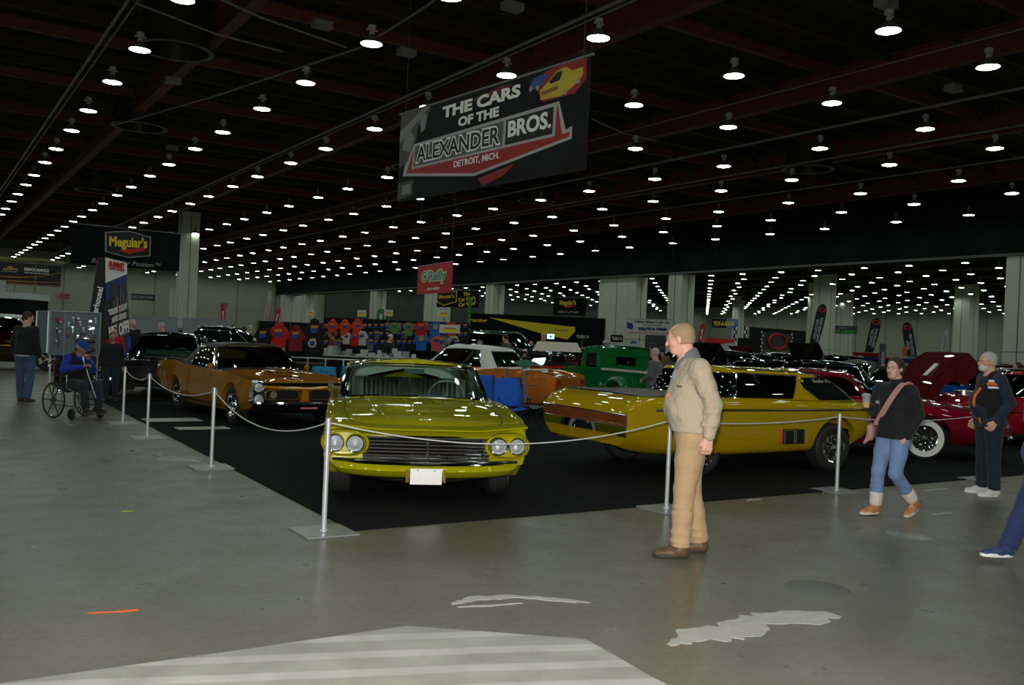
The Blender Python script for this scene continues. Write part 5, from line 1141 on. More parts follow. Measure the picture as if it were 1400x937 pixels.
# ---------------------------------------------------------------- signs and banners
def tm(n, c=None): return mat('ink_'+n, c, .5)
W_, Y_, R_, K_, G_ = tm('white', (.85, .85, .82)), tm('yellow', (.75, .55, .03)), tm('red', (.5, .02, .02)), tm('black', (.01, .01, .01)), tm('green', (.03, .3, .08))
def panel(name, label, cat, p0, p1, z0, z1, m, th=.02, hang=True, tilt=0, ceil=ZC, pole=False):
    """flat rigid or cloth panel between two ground points; returns thing and a function (u, v) -> local matrix, u, v in metres from the centre"""
    p0, p1 = Vector(p0[:2]), Vector(p1[:2]); w = (p1-p0).length; c = (p0+p1)/2; t = thing(name, label, cat, (c.x, c.y, z0 if not hang else z0), atan2(p1.y-p0.y, p1.x-p0.x))
    h = z1-z0; MB().box((0, 0, h/2), (w, th, h)).build('panel', m, t, smooth=0)
    if hang:
        for s in (-1, 1): MB().tube([(s*w*.47, 0, h), (s*w*.47, 0, ceil-z0)], .005, 5).build('hanging_wire', darkgrey, t)
        MB().tube([(-w/2-.05, 0, h), (w/2+.05, 0, h)], .025, 8).build('top_rod', pipe_m, t)
    def F(u=0, v=0, lift=.004): return Matrix.Translation((u, -th/2-lift, h/2+v)) @ Matrix(((1, 0, 0, 0), (0, 0, -1, 0), (0, 1, 0, 0), (0, 0, 0, 1)))
    return t, F, w, h
def fp(t, F, pts, m, name='print', lift=.003, th=.001): return MB().prism(pts, 'z', 0, th).build(name, m, t, F(0, 0, lift), smooth=0)
# main banner
dark_b = mat('banner_black', (.012, .012, .013), .6, var=.3, vscale=.8, spec=.1)
t, F, w, h = panel('hanging_banner', 'large black hanging banner with THE CARS OF THE ALEXANDER BROS. lettering', 'banner', (8.58, 17.85), (9.16, 12.0), 4.50, 6.40, dark_b, .015)
silver = tm('silver', (.38, .385, .38)); red_d = tm('dark_red', (.30, .02, .015)); pg = tm('photo_grey', (.20, .20, .195)); pg2 = tm('photo_grey_dark', (.06, .06, .058))
a = w/5.88
def S_(u, v): return ((u-.5)*w, (.5-v)*h)     # banner fractions, v down
# red arrow body with silver outline, name fields, lettering (positions as fractions of the banner)
fp(t, F, [S_(.04, .60), S_(.096, .384), S_(.874, .335), S_(.908, .61), S_(.935, .585), S_(.935, .70), S_(.469, .868), S_(.03, .715)], silver, 'arrow_outline', .002)
fp(t, F, [S_(.052, .69), S_(.103, .41), S_(.868, .365), S_(.893, .645), S_(.925, .63), S_(.925, .675), S_(.469, .838)], red_d, 'arrow_fill', .004)
fp(t, F, [S_(.088, .66), S_(.100, .395), S_(.866, .35), S_(.862, .645)], silver, 'name_frame', .006)
fp(t, F, [S_(.100, .635), S_(.108, .415), S_(.616, .385), S_(.613, .625)], tm('name_grey', (.10, .10, .105)), 'name_field', .008); fp(t, F, [S_(.629, .384), S_(.852, .372), S_(.850, .618), S_(.626, .625)], K_, 'name_field', .008)
def bt(s_, u0, u1, v0, v1, m, lift, bold=.03, rot=0): letters('lettering', s_, (u1-u0)*w, (v1-v0)*h, m, t, F(((u0+u1)/2-.5)*w, (.5-(v0+v1)/2)*h, lift), bold=bold, rot=rot)
bt('ALEXANDER', .112, .606, .405, .61, W_, .010, .075); bt('ALEXANDER', .120, .598, .425, .592, K_, .014, .018)
bt('BROS.', .640, .844, .40, .56, W_, .012, .035); bt('THE CARS', .271, .693, .065, .19, W_, .008, .045); bt('OF THE', .367, .589, .225, .325, W_, .008, .045); bt('DETROIT, MICH.', .353, .601, .672, .752, W_, .012, .02)
for pts, m_ in (([(0, 0), (.20, .0), (.17, .16), (.12, .18), (.11, .34), (.06, .56), (.0, .62)], pg2), ([(0, .20), (.145, .02), (.19, .02), (.02, .30), (0, .32)], pg), ([(.13, .13), (.15, .04), (.175, .12), (.165, .24), (.14, .28)], pg), ([(.03, .30), (.07, .22), (.10, .32), (.07, .46), (.02, .42)], pg), ([(.0, .78), (.10, .78), (.10, .95), (.0, .98)], pg2), ([(.03, .82), (.085, .82), (.085, .92), (.03, .93)], pg)):
    fp(t, F, [S_(*p) for p in pts], m_, 'photo_print', .002 if m_ is pg2 else .004)
rg = tm('red_glow', (.25, .018, .012)); yl = tm('car_yellow', (.50, .38, .03)); bl = tm('car_blue', (.04, .07, .25))
fp(t, F, [S_(.75, .08), S_(.82, .02), S_(.90, .0), S_(.985, .02), S_(.985, .20), S_(.94, .30), S_(.80, .30)], rg, 'picture', .002)
fp(t, F, [S_(.42, .08), S_(.60, .03), S_(.66, .05), S_(.60, .10), S_(.48, .12)], tm('red_glow2', (.10, .012, .01)), 'picture', .002); fp(t, F, [S_(.49, .90), S_(.68, .82), S_(.62, .92), S_(.52, .98)], rg, 'picture', .002)
fp(t, F, [S_(.785, .19), S_(.82, .13), S_(.86, .05), S_(.90, .04), S_(.925, .09), S_(.97, .085), S_(.972, .15), S_(.95, .21), S_(.92, .25), S_(.88, .29), S_(.79, .28)], yl, 'pickup_picture', .005)
fp(t, F, [S_(.825, .13), S_(.86, .065), S_(.885, .065), S_(.875, .14), S_(.835, .155)], K_, 'pickup_picture_glass', .007); fp(t, F, [S_(.79, .205), S_(.865, .19), S_(.865, .225), S_(.795, .24)], tm('grille_brown', (.25, .1, .02)), 'pickup_picture_grille', .007)
fp(t, F, [S_(.735, .12), S_(.75, .06), S_(.79, .04), S_(.82, .06), S_(.79, .15), S_(.745, .16)], bl, 'sedan_picture', .004)
for u, v in ((.742, .15), (.772, .155), (.90, .27), (.953, .20)): MB().lathe([(0, .001), (.045, .001), (.045, 0)], n=14).build('wheel_picture', tm('wheel_grey', (.3, .3, .32)), t, F((u-.5)*w, (.5-v)*h, .008))
# left wide black banner
dfar = 38
A, B = P3(98, 306, 46), P3(246, 319, 50.5)
yb = 48.0
def onY(px, py, Y): d = fw+CR*((px-700)/FPX)-CU*((py-468.5)/FPX); return Vector((0, 0, EYE))+d*(Y/d.y)
a0, a1 = onY(98, 306, 60), onY(247, 319, 60); z0 = (onY(98, 361, 60).z+onY(245, 371, 60).z)/2; z1 = (a0.z+a1.z)/2
t, F, w, h = panel('hanging_banner', 'wide black hanging banner at the left with a yellow script logo in a hexagonal frame', 'banner', a0, a1, z0, z1, mat('banner_black2', (.007, .007, .008), .8, spec=.08))
X0 = lambda px: (px-98)/(247-98)*w-w/2
fp(t, F, [(X0(142), .36*h), (X0(174), .45*h), (X0(205), .34*h), (X0(205), -.16*h), (X0(174), -.25*h), (X0(143), -.14*h)], tm('frame_grey', (.25, .25, .25)), 'logo_frame', .02)
fp(t, F, [(X0(144), .34*h), (X0(174), .42*h), (X0(203.5), .32*h), (X0(203.5), -.14*h), (X0(174), -.22*h), (X0(145), -.12*h)], K_, 'logo_field', .03)
letters('lettering', "Meguiar's", X0(200)-X0(148), .34*h, Y_, t, F(X0(174), .12*h, .06), bold=.04, rot=.03); fp(t, F, [(X0(162), -.07*h), (X0(198), .06*h), (X0(197), -.02*h), (X0(176), -.15*h)], R_, 'logo_ribbon', .04)
letters('lettering', 'Reflect Your Passion™', X0(220)-X0(126), .12*h, tm('grey_text', (.35, .35, .35)), t, F(X0(173), -.38*h, .05), bold=0, shear=.2)
# tower with two printed faces
tx, ty = onY(153, 480, 26).x, 26
T = thing('advertising_tower', 'tall tapering tower sign, black on one face and red and blue on the other', 'sign', (0, 0, 0))
def q3(px, py, Y): return onY(px, py, Y)
Yt = 24.5; f1 = [q3(143, 352, Yt), q3(172, 357, Yt+.9), q3(180, 505, Yt+.9), q3(143, 505, Yt)]; f2 = [q3(134, 352, Yt), q3(143, 352, Yt), q3(143, 505, Yt), q3(112, 505, Yt)]
def quad_sol(name, q, m, th=.05):
    q = [Vector(p) for p in q]; n = (q[1]-q[0]).cross(q[2]-q[0]).normalized()
    if n.dot(q[0]-Vector((0, 0, EYE))) < 0: n = -n
    vs = q+[p+n*th for p in q]; return MB().add(vs, [(0, 1, 2, 3), (7, 6, 5, 4), (0, 4, 5, 1), (1, 5, 6, 2), (2, 6, 7, 3), (3, 7, 4, 0)]).build(name, m, T, smooth=0), -n
qf, n1 = quad_sol('printed_face', f1, mat('tower_print', (.035, .03, .045), .5, var=.7, vscale=2)); qb, n2 = quad_sol('black_face', f2, mat('tower_black', (.006, .006, .007), .5))
def bl_(q, u, v): return (q[0]*(1-u)+q[1]*u)*(1-v)+(q[3]*(1-u)+q[2]*u)*v
def tf(pts, m, name='print', lift=.02): 
    v = [bl_(f1, *p)+n1*lift for p in pts]; MB().add(v, [tuple(range(len(v)))]).build(name, m, T, smooth=0)
tf([(0, 0), (1, .02), (1, .12), (0, .23)], W_, 'white_header'); tf([(0, .24), (.98, .13), (.95, .2), (.6, .24), (0, .42)], tm('night_blue', (.02, .03, .2)), 'blue_sky')
for u, v, d in ((.3, .38, .05), (.45, .34, .09), (.6, .26, .18), (.72, .30, .16), (.85, .34, .1), (.35, .46, .1), (.55, .45, .1)): tf([(u, v), (u+.07, v), (u+.07, v+d), (u, v+d)], tm('city_gold', (.28, .14, .03)) if int(u*100) % 2 else tm('city_blue', (.08, .12, .25)), 'skyline', .03)
tf([(.4, .80), (.9, .70), (1, .70), (1, 1), (.4, 1)], tm('tower_blue', (.02, .05, .35)), 'blue_base'); tf([(0, .74), (.4, .72), (.4, 1), (0, 1)], R_, 'red_base', .03)
def tl(s, u, v, wd, ht, m, rot=0, bold=.03):
    r = (f1[1]-f1[0]).normalized(); r.z *= .0; r.normalize(); c = bl_(f1, u, v)+n1*.05; letters('lettering', s, wd, ht, m, T, frame(c, r, (0, 0, 1)), bold=bold, rot=rot, ex=.004)
wt = (f1[1]-f1[0]).length*1.1
tl('SUMMIT', .48, .055, wt*.68, .16, R_, 0, .05); tl('SHOW CAR SERIES', .5, .095, wt*.6, .05, R_, 0); tl('"ORDER TODAY', .47, .455, wt*.82, .16, W_, .22); tl('AND SAVE!', .50, .53, wt*.62, .15, W_, .22); tl('10% OFF!', .50, .64, wt*.86, .34, W_, .2, .05)
r = Vector((-.06, 0, -1)); c = bl_(f2, .2, .62)+n2*.05
letters('lettering', 'Performance Powerhouse!', 2.0, .14, W_, T, frame(c, (.16, 0, 1), (-1, 0, .1)), bold=.03, ex=.004)
z_ = min(v.co.z for v in qf.data.vertices)
MB().box(tuple(((f1[3]+f1[2]+f2[3])/3).xy)+(max(z_, .3)/2,), (1.2, .8, max(z_, .3))).build('tower_base', mat('tower_black'), T, smooth=0)
# other hanging and standing signs: (name, label, px0, py0top, py0bot, px1, py1top, py1bot, depth0, depth1, material, hang)
def sign(name, label, x0, t0, b0, x1, t1, b1, d0, d1, m, hang=True, cat='sign', th=.03, ceil=ZC):
    a, b, c, d = P3(x0, t0, d0), P3(x0, b0, d0), P3(x1, t1, d1), P3(x1, b1, d1); return panel(name, label, cat, a, c, (b.z+d.z)/2, (a.z+c.z)/2, m, th, hang, ceil=ceil)
t, F, w, h = sign('hanging_banner', 'dark hanging banner at far left with a gold emblem and PERFORMANCE lettering', -30, 356, 390, 84, 363, 389, 62, 64, mat('banner_slate', (.02, .022, .026), .5), cat='banner')
letters('lettering', 'PERFORMANCE', w*.30, h*.15, W_, t, F(w*.20, h*.22, .03), bold=.04); letters('lettering', 'VEHICLES | PARTS | RACING', w*.30, h*.07, W_, t, F(w*.20, h*.06, .03)); letters('lettering', 'CHEVROLET', w*.2, h*.08, tm('grey_text'), t, F(-w*.12, h*.08, .03))
fp(t, F, [(-w*.20, h*.22), (-w*.15, h*.22), (-w*.15, h*.32), (-w*.09, h*.32), (-w*.09, h*.24), (-w*.03, h*.24), (-w*.03, h*.16), (-w*.09, h*.16), (-w*.15, h*.14), (-w*.2, h*.14)], tm('emblem_gold', (.5, .28, .05)), 'emblem', .03)
for k, (y0, y1, th_) in enumerate(((-.16, .18, .03), (-.34, -.28, .03), (-.46, -.44, .02))): fp(t, F, [(-w/2, h*(y0)), (0, h*(y0+.02)), (w*.25, h*(y0+(y1-y0)*.3)), (w/2, h*y1), (w/2, h*(y1-th_)), (w*.25, h*(y0+(y1-y0)*.3-th_)), (0, h*(y0-th_)), (-w/2, h*(y0-th_))], tm('stripe_gold', (.42, .22, .02)), 'stripe', .03)
t, F, w, h = sign('hanging_sign', 'red hanging sign with white and green outlined lettering above the shirt racks', 572, 363.5, 403, 619, 359, 400, 36, 33, mat('sign_red', (.50, .015, .02), .5))
letters('lettering', "O'Reilly", w*.76, h*.54, Y_, t, F(0, h*.06, .01), bold=.13); letters('lettering', "O'Reilly", w*.73, h*.50, W_, t, F(0, h*.06, .02), bold=.09); letters('lettering', "O'Reilly", w*.70, h*.46, G_, t, F(0, h*.06, .03), bold=.02); letters('lettering', 'AUTO PARTS', w*.36, h*.09, W_, t, F(0, -h*.34, .02), bold=.04)
t, F, w, h = sign('hanging_sign', 'black hanging sign with a yellow shield outline and slanted yellow slogan', 598, 396, 419, 655, 398, 422, 56, 54, mat('banner_black2'))
fp(t, F, [(-w*.49, h*.45), (-w*.01, h*.45), (-w*.01, -h*.2), (-w*.33, -h*.42), (-w*.49, -h*.2)], Y_, 'logo_frame', .02); fp(t, F, [(-w*.475, h*.41), (-w*.025, h*.41), (-w*.025, -h*.16), (-w*.33, -h*.37), (-w*.475, -h*.16)], K_, 'logo_field', .03)
letters('lettering', "Meguiar's", w*.36, h*.3, Y_, t, F(-w*.25, h*.1, .05), rot=.06); letters('lettering', "The\nCar Guy's\nCar Wax!", w*.40, h*.80, Y_, t, F(w*.24, 0, .05), rot=.12, bold=.03)
t, F, w, h = sign('hanging_sign', 'small distant black sign with a yellow and red script logo', 757, 406, 432, 802, 409, 431, 86, 84, mat('banner_black2')); letters('lettering', "Meguiar's", w*.5, h*.38, Y_, t, F(-w*.05, h*.2, .05), rot=.05, bold=.04); letters('lettering', 'Reflect Your Passion', w*.62, h*.14, tm('grey_text'), t, F(-w*.02, -h*.3, .05))
fp(t, F, [(-w*.2, h*.02), (w*.18, h*.12), (w*.18, h*.04), (-.02*w, -h*.08)], R_, 'logo_ribbon', .04)
t, F, w, h = sign('banner', 'white banner with a blue emblem and bold blue telephone number', 856, 436.5, 456, 918, 437, 460, 58, 56, mat('banner_white', (.5, .51, .48), .5), cat='banner')
letters('lettering', 'Wilson Metal Craft, Inc', w*.78, h*.20, tm('dark_text', (.05, .04, .05)), t, F(w*.08, h*.32, .02), bold=.03); letters('lettering', '586/954-9888', w*.62, h*.22, tm('navy_text', (.02, .03, .15)), t, F(w*.10, -h*.12, .02), bold=.05); letters('lettering', 'STREET RODS   CUSTOM METAL WORK', w*.9, h*.08, R_, t, F(0, -h*.38, .02)); letters('lettering', '174 Twin St, Romeo MI', w*.4, h*.1, tm('dark_text'), t, F(w*.1, h*.12, .02))
fp(t, F, [(-w*.48, h*.25), (-w*.44, h*.32), (-w*.40, h*.2), (-w*.36, h*.28), (-w*.32, h*.0), (-w*.36, -h*.22), (-w*.42, -h*.12), (-w*.46, -h*.15)], tm('navy_text'), 'emblem', .02)
t, F, w, h = sign('hanging_sign', 'black and blue sign with yellow TOY-A-RAMA lettering', 974, 435.5, 447, 1006, 437, 450, 64, 64, mat('banner_black2')); letters('lettering', 'TOY-A-RAMA', w*.92, h*.55, Y_, t, F(0, -.02*h, .03), bold=.06, rot=.03); fp(t, F, [(w*.1, h*.48), (w*.6, h*.48), (w*.6, -h*.6), (w*.1, -h*.5)], tm('sky_blue', (.08, .25, .5)), 'blue_panel', .01)
t, F, w, h = sign('wall_sign', 'dark wall sign with green FOOD COURT lettering', 1132, 445, 456, 1172, 446.5, 457.5, 120, 118, mat('sign_slate', (.05, .055, .055), .5)); letters('lettering', 'FOOD COURT', w*.9, h*.42, tm('bright_green', (.05, .45, .04)), t, F(0, -h*.22, .05), bold=.03); letters('lettering', 'CAFE', w*.3, h*.2, tm('grey_text'), t, F(0, h*.22, .05))
t, F, w, h = sign('exit_sign', 'pale EXIT sign with a red arrow on the far left wall', 76, 401, 409, 97, 402, 410, 125, 125, mat('exit_pale', (.35, .34, .30), .5)); letters('lettering', 'EXIT', w*.66, h*.8, tm('exit_red', (.3, .05, .04)), t, F(w*.12, 0, .05), bold=.05); fp(t, F, [(-w*.42, 0), (-w*.3, h*.3), (-w*.3, -h*.3)], R_, 'arrow', .05)
t, F, w, h = sign('exit_sign', 'small pale exit sign on the far wall left of the tall flag', 297, 414, 422, 313, 414.5, 422.5, 120, 120, mat('exit_pale')); letters('lettering', 'EXIT', w*.66, h*.8, tm('exit_red'), t, F(w*.12, 0, .05), bold=.05)
t, F, w, h = sign('hanging_sign', 'dark RESTROOMS sign hanging right of the tower', 180, 402, 410, 212, 403.5, 411.5, 60, 60, mat('sign_dark', (.03, .035, .035), .5), th=.05); letters('lettering', 'RESTROOMS', w*.88, h*.5, tm('pale_text', (.5, .5, .48)), t, F(0, 0, .03), bold=.01)
# yellow and white vendor signs
for n, (x0, x1, y0, y1, d, lab) in enumerate(((419.5, 430, 424, 432.5, 33, 'first small white and yellow vendor sign above the black jacket rack'), (489, 501, 424.5, 433.5, 34, 'small white and yellow vendor sign left of the green flag'), (525.5, 537.5, 424, 432.5, 34, 'small white and yellow vendor sign right of the green flag'),
        (598.5, 615, 424.5, 434, 34, 'white and yellow vendor sign under the red hanging sign'), (601, 629, 444.5, 456, 30, 'largest white and yellow vendor sign, on the front of the clothes racks'), (388, 410, 441, 448.5, 31, 'wide pale vendor sign behind the red hoodies'))):
    t, F, w, h = sign('vendor_sign', lab, x0, y0, y1, x1, y0-.3, y1-.3, d, d, mat('sign_offwhite', (.60, .60, .55), .5), False, th=.02)
    fp(t, F, [(-w*.38, -h*.38), (w*.38, -h*.38), (w*.38, -h*.02), (w*.1, h*.1), (-w*.3, -.0)], Y_, 'yellow_print', .01); letters('lettering', 'Autorama', w*.6, h*.28, tm('brown_text', (.2, .1, .02)), t, F(0, h*.12, .02), shear=.3)
    z = t.location.z; MB().tube([(0, 0.02, 0), (0, .02, -z+.01)], .015, 6).build('pole', pipe_m, t)
# feather flags
def feather(label, px, ytop, ybot, depth, wpx, m, lean=0., text=None, tcol=None, round_top=True, mirror=1, ring=False):
    x, y = at(px, depth); top = P3(px, ytop, depth).z; bot = P3(px, ybot, depth).z; w = wpx/FPX*depth; H = top-bot
    t = thing('feather_flag', label, 'flag', (x, y, 0), -YAW+0, None)
    L = lambda u, v: (u*w+lean*w*v*(1), v*H)
    out = [L(-.5, 0)]+[L(-.5, v) for v in (.3, .6, .8)]+[L(-.5+.5*(1-cos(a)), .8+.2*sin(a)) for a in np.linspace(.2, pi/2, 5)]+[L(.25, .97), L(.42, .90), L(.5, .78), L(.5, .5), L(.42, .2), L(.3, 0)]
    if mirror < 0: out = [(-a_, b_) for a_, b_ in out]
    MB().prism([(a_, bot+b_) for a_, b_ in out], 'y', -.006, .006).build('banner_cloth', m, t, smooth=0)
    e = out[0][0]; MB().tube([(e, .012, 0)]+[(a_, .012, bot+b_) for a_, b_ in out[:9]], .012, 6).build('pole', pipe_m, t); MB().lathe([(0, 0), (.25, 0), (.25, .03), (.03, .05), (0, .05)], (e, .012, 0), n=16).build('base', darkgrey, t)
    if text: ang = atan2(H, lean*w*mirror); letters('lettering', text, H*.55, w*.34 if '\n' not in text else w*.6, tcol, t, Matrix.Translation((lean*w*.42*mirror, -.012, bot+H*.42)) @ Matrix(((1, 0, 0, 0), (0, 0, -1, 0), (0, 1, 0, 0), (0, 0, 0, 1))), rot=ang, bold=.03)
    if ring: MB().tube([(lean*w*.85*mirror+.33*w*cos(a), -.014, bot+H*.86+.17*w*sin(a)) for a in np.linspace(0, 2*pi, 20, endpoint=False)], w*.05, 6, closed=True).build('ring_print', R_, t)
    return t
fb = mat('flag_black', (.010, .010, .012), .6); fr_ = mat('flag_red', (.42, .015, .015), .6); gt = tm('pale_text')
feather('black feather flag with a red ring, leftmost of three before the far wall', 1112, 415, 476, 58, 14, fb, .75, 'COLLECTOR\nCARS FOR SALE', gt, ring=True)
feather('black feather flag with a red ring, middle one of three before the far wall', 1189, 434, 482, 62, 14, fb, .55, 'COLLECTOR\nCARS FOR SALE', gt, ring=True)
feather('black feather flag with a red ring leaning left, by the bearded man', 1247, 441, 494, 50, 15, fb, .65, 'WE BUY\nCOLLECTOR CARS', gt, mirror=-1, ring=True)
feather('thin white feather flag with an arched black edge at the right', 1289, 450, 482, 60, 7, mat('flag_white', (.42, .42, .40), .6), .4, 'RACING', tm('dark_text'))
feather('small orange flag left of the leaning black flag', 1237, 473, 487, 45, 6, mat('flag_orange', (.5, .07, .02), .6))
feather('red feather flag with white letters left of the tall man', 957, 442, 468, 52, 7, fr_, .4, 'Pirelli', W_)
feather('red feather flag at the left with white letters', 306, 416, 448, 48, 6, fr_, -.5, 'VROOM', W_)
feather('tall white and grey feather flag behind the visitors', 362, 397, 444, 44, 6, mat('flag_grey', (.36, .37, .37), .6), .9, 'BILSTEIN', tm('red_text', (.5, .03, .03)))
feather('red feather flag with white letters between the hoodies', 376, 421, 446, 40, 6, fr_, .7, 'WORK', W_)
feather('green feather flag behind the shirt racks', 519, 422, 445, 42, 11, mat('flag_green', (.015, .16, .03), .6), .1, 'BE', W_)
tag(MB().box((0, 0, 1.9), (.12, .12, 3.8)).build('green_pole', mat('pole_green', (.03, .2, .06), .5), mw=Matrix.Translation((*at(640, 46), 0))), 'green upright pole behind the dark truck', 'pole')
# booths and backdrops
def backdrop(label, px0, px1, ytop, d0, d1, m, name='booth_wall', zb=0.):
    a, b = at(px0, d0), at(px1, d1); zt = P3(px0, ytop, d0).z; return panel(name, label, 'partition', a, b, zb, zt, m, .06, False)
backdrop('pale grey partition wall behind the black sedan', 182, 242, 430, 34, 36, mat('partition_grey', (.24, .26, .29), .6)); backdrop('pale grey partition stretching behind the visitors', 250, 310, 434, 38, 40, mat('partition_grey'))
t, F, w, h = backdrop('black booth backdrop with a round red ring poster', 1024, 1100, 447, 48, 52, mat('drape_black', (.006, .006, .007), .9))
fp(t, F, [(-w*.30, h*.42), (w*.22, h*.42), (w*.22, -h*.35), (-w*.30, -h*.35)], tm('poster_dark', (.025, .025, .02)), 'poster', .02); MB().tube([(-w*.04+.16*w*cos(a), h*.27+.07*w*sin(a), 0) for a in np.linspace(0, 2*pi, 24, endpoint=False)], .06, 6, closed=True).build('ring_print', R_, t, F(0, 0, .05))
letters('lettering', 'BUY / SELL / TRADE', w*.42, h*.08, tm('olive_text', (.25, .22, .05)), t, F(-w*.04, h*.06, .05), bold=.03); letters('lettering', 'Classic Auto Show Room', w*.42, h*.04, gt, t, F(-w*.04, -h*.03, .05))
for s in (-.31, .23):
    for k in range(12): MB().box((w*s, h*(.42-.065*k), 0), (.09, .10, .02)).build('checker', W_, t, F(.05 if k % 2 else -.05, 0, .04), smooth=0)
t, F, w, h = backdrop('red and white low booth panel behind the man in the tan jacket', 962, 1005, 462, 44, 44, mat('panel_redwhite', (.42, .43, .45), .5)); fp(t, F, [(-w/2, h/2), (w/2, h/2), (w*.42, h*.42), (-w*.2, h*.36), (-w/2, h*.1)], R_, 'red_band', .02); letters('lettering', 'EDELBROCK PARTS', w*.4, h*.05, tm('navy_text'), t, F(w*.18, h*.2, .03))
for n, px in enumerate((1004, 1018)): 
    t, F, w, h = backdrop('checkered upright banner, %s of the pair by the black booth' % ('left' if n == 0 else 'right'), px-2, px+2, 446, 50, 50, mat('flag_black')); 
    for k in range(14): MB().box(((-.25 if k % 2 else .25)*w, h*(.46-.07*k), 0), (w*.45, h*.06, .02)).build('checker', W_, t, F(0, 0, .02), smooth=0)
backdrop('low black drape between the booths', 1008, 1026, 462, 47, 47, mat('drape_black'))
t, F, w, h = backdrop('dark grey upright sign stand behind the woman', 1202, 1210, 470, 24, 24, mat('stand_grey', (.06, .06, .065), .5)); letters('lettering', 'SHOW', h*.2, w*.5, gt, t, F(0, h*.3, .02), rot=pi/2)
backdrop('black equipment case by the right columns', 1284, 1300, 481, 42, 42, mat('drape_black'))
backdrop('dark grey display board behind the green pickup', 741, 776, 512, 22.5, 21.5, mat('board_charcoal', (.035, .035, .037), .7), 'display_board')
for n, (x0, x1, y0, y1) in enumerate(((786, 807, 456, 465), (835, 852, 458, 468))):
    t, F, w, h = sign('booth_sign', ['black framed sign with pale letters, left of the wide columns', 'black framed sign with pale letters, beneath the wide columns'][n], x0, y0, y1, x1, y0, y1, 50, 50, mat('banner_black2'), False); letters('lettering', 'TURN 14', w*.8, h*.5, gt, t, F(0, 0, .02), bold=.03); MB().tube([(0, .02, 0), (0, .02, -t.location.z)], .02, 6).build('pole', pipe_m, t)
t, F, w, h = sign('booth_sign', 'narrow vertical white sign with red letters beside the bright screen', 740.5, 456, 472, 746, 456, 472, 44, 44, mat('sign_offwhite'), False); letters('lettering', 'NOS', h*.8, w*.6, R_, t, F(0, 0, .02), rot=pi/2, bold=.06); MB().tube([(0, .02, 0), (0, .02, -t.location.z)], .02, 6).build('pole', pipe_m, t)
t, F, w, h = sign('screen', 'small bright blue-white video screen', 747.5, 456.5, 464, 758.5, 456.5, 464, 46, 46, black, False, cat='screen', th=.06); MB().box((0, 0, 0), (w*.92, h*.9, .01)).build('display', mat('screen_glow', (.1, .1, .1), .3, emit=(.45, .6, 1.), es=1.4), t, F(0, 0, .01), smooth=0); fp(t, F, [(-w*.2, -h*.1), (w*.05, h*.2), (w*.2, -h*.2)], tm('navy_text'), 'picture', .02); MB().tube([(0, .04, 0), (0, .04, -t.location.z)], .03, 6).build('stand', black, t)
# black trailer with a yellow wedge
t = thing('show_trailer', 'long black show trailer with a yellow wedge stripe and script', 'trailer', (*at(735, 62), 0), -YAW+radians(-8))
MB().box((0, 0, 1.9), (9.0, 2.6, 3.0)).build('box_body', mat('trailer_black', (.006, .006, .007), .6, spec=.05), t, smooth=0)
MB().prism([(-3.2, 3.15), (2.6, 2.75), (2.6, 2.45), (2.1, 1.9), (.3, 2.25)], 'y', -1.325, -1.30).build('yellow_wedge', mat('wedge_yellow', (.62, .50, .01), .4), t, smooth=0)
letters('lettering', 'meguiar', .9, .16, K_, t, Matrix.Translation((1.7, -1.33, 2.5)) @ Matrix(((1, 0, 0, 0), (0, 0, -1, 0), (0, 1, 0, 0), (0, 0, 0, 1)))); letters('lettering', 'racing', 1.2, .3, Y_, t, Matrix.Translation((-3.9, -1.33, 2.9)) @ Matrix(((1, 0, 0, 0), (0, 0, -1, 0), (0, 1, 0, 0), (0, 0, 0, 1))), shear=.3)
for x in (-3, -2.1, 2.2, 3.1): MB().lathe(tyre_prof(.42, .3, .2)+[(0, 0)], (x, -1.15, .42), 'y', 16).build('wheel', rubber, t)
# ---------------------------------------------------------------- vendor booth: shirts on racks, tables, boxes
def shirt_me(c, key, hood=False):
    k = ('shirt', key, hood)
    if k in MATS: return MATS[k]
    out = [(-.10, .0), (.10, 0), (.2, -.04), (.33, -.30), (.24, -.36), (.2, -.24), (.21, -.70), (-.21, -.70), (-.2, -.24), (-.24, -.36), (-.33, -.30), (-.2, -.04)]
    mb = MB(); vs = [(x, -.05+.02*abs(x), z) for x, z in out]; n = len(out); mb.add([(0, -.085, -.3)]+vs, [(0, i+1, (i+1) % n+1) for i in range(n)]); mb.add([(0, .06, -.3)]+[(x, .03, z) for x, z in out], [(0, (i+1) % n+1, i+1) for i in range(n)])
    mb.add(vs+[(x, .03, z) for x, z in out], [(i, (i+1) % n, (i+1) % n+n, i+n) for i in range(n)])
    if hood: mb.ball((0, 0, .02), (.13, .09, .10), 10, 6)
    MATS[k] = (mb.mesh('shirt', mat('knit_'+key, c, .85)), MB().prism([(-.10, -.19), (.10, -.16), (.12, -.24), (.02, -.32), (-.10, -.30)], 'y', -.105, -.075).mesh('chest_print', mat('print_'+key, (.02, .06, .24) if key != 'blue' else (.5, .25, .05), .6)), MB().prism([(-.10, -.10), (.10, -.08), (.12, -.15), (-.08, -.18)], 'y', -.10, -.075).mesh('chest_print', mat('print_gold', (.5, .22, .04), .6)))
    return MATS[k]
cols = {'black': (.010, .010, .012), 'red': (.5, .02, .012), 'orange': (.6, .05, .02), 'maroon': (.22, .015, .02), 'blue': (.015, .13, .42), 'grey': (.16, .16, .17), 'white': (.45, .45, .43), 'green': (.12, .2, .08), 'navy': (.015, .02, .06), 'coral': (.55, .10, .07)}
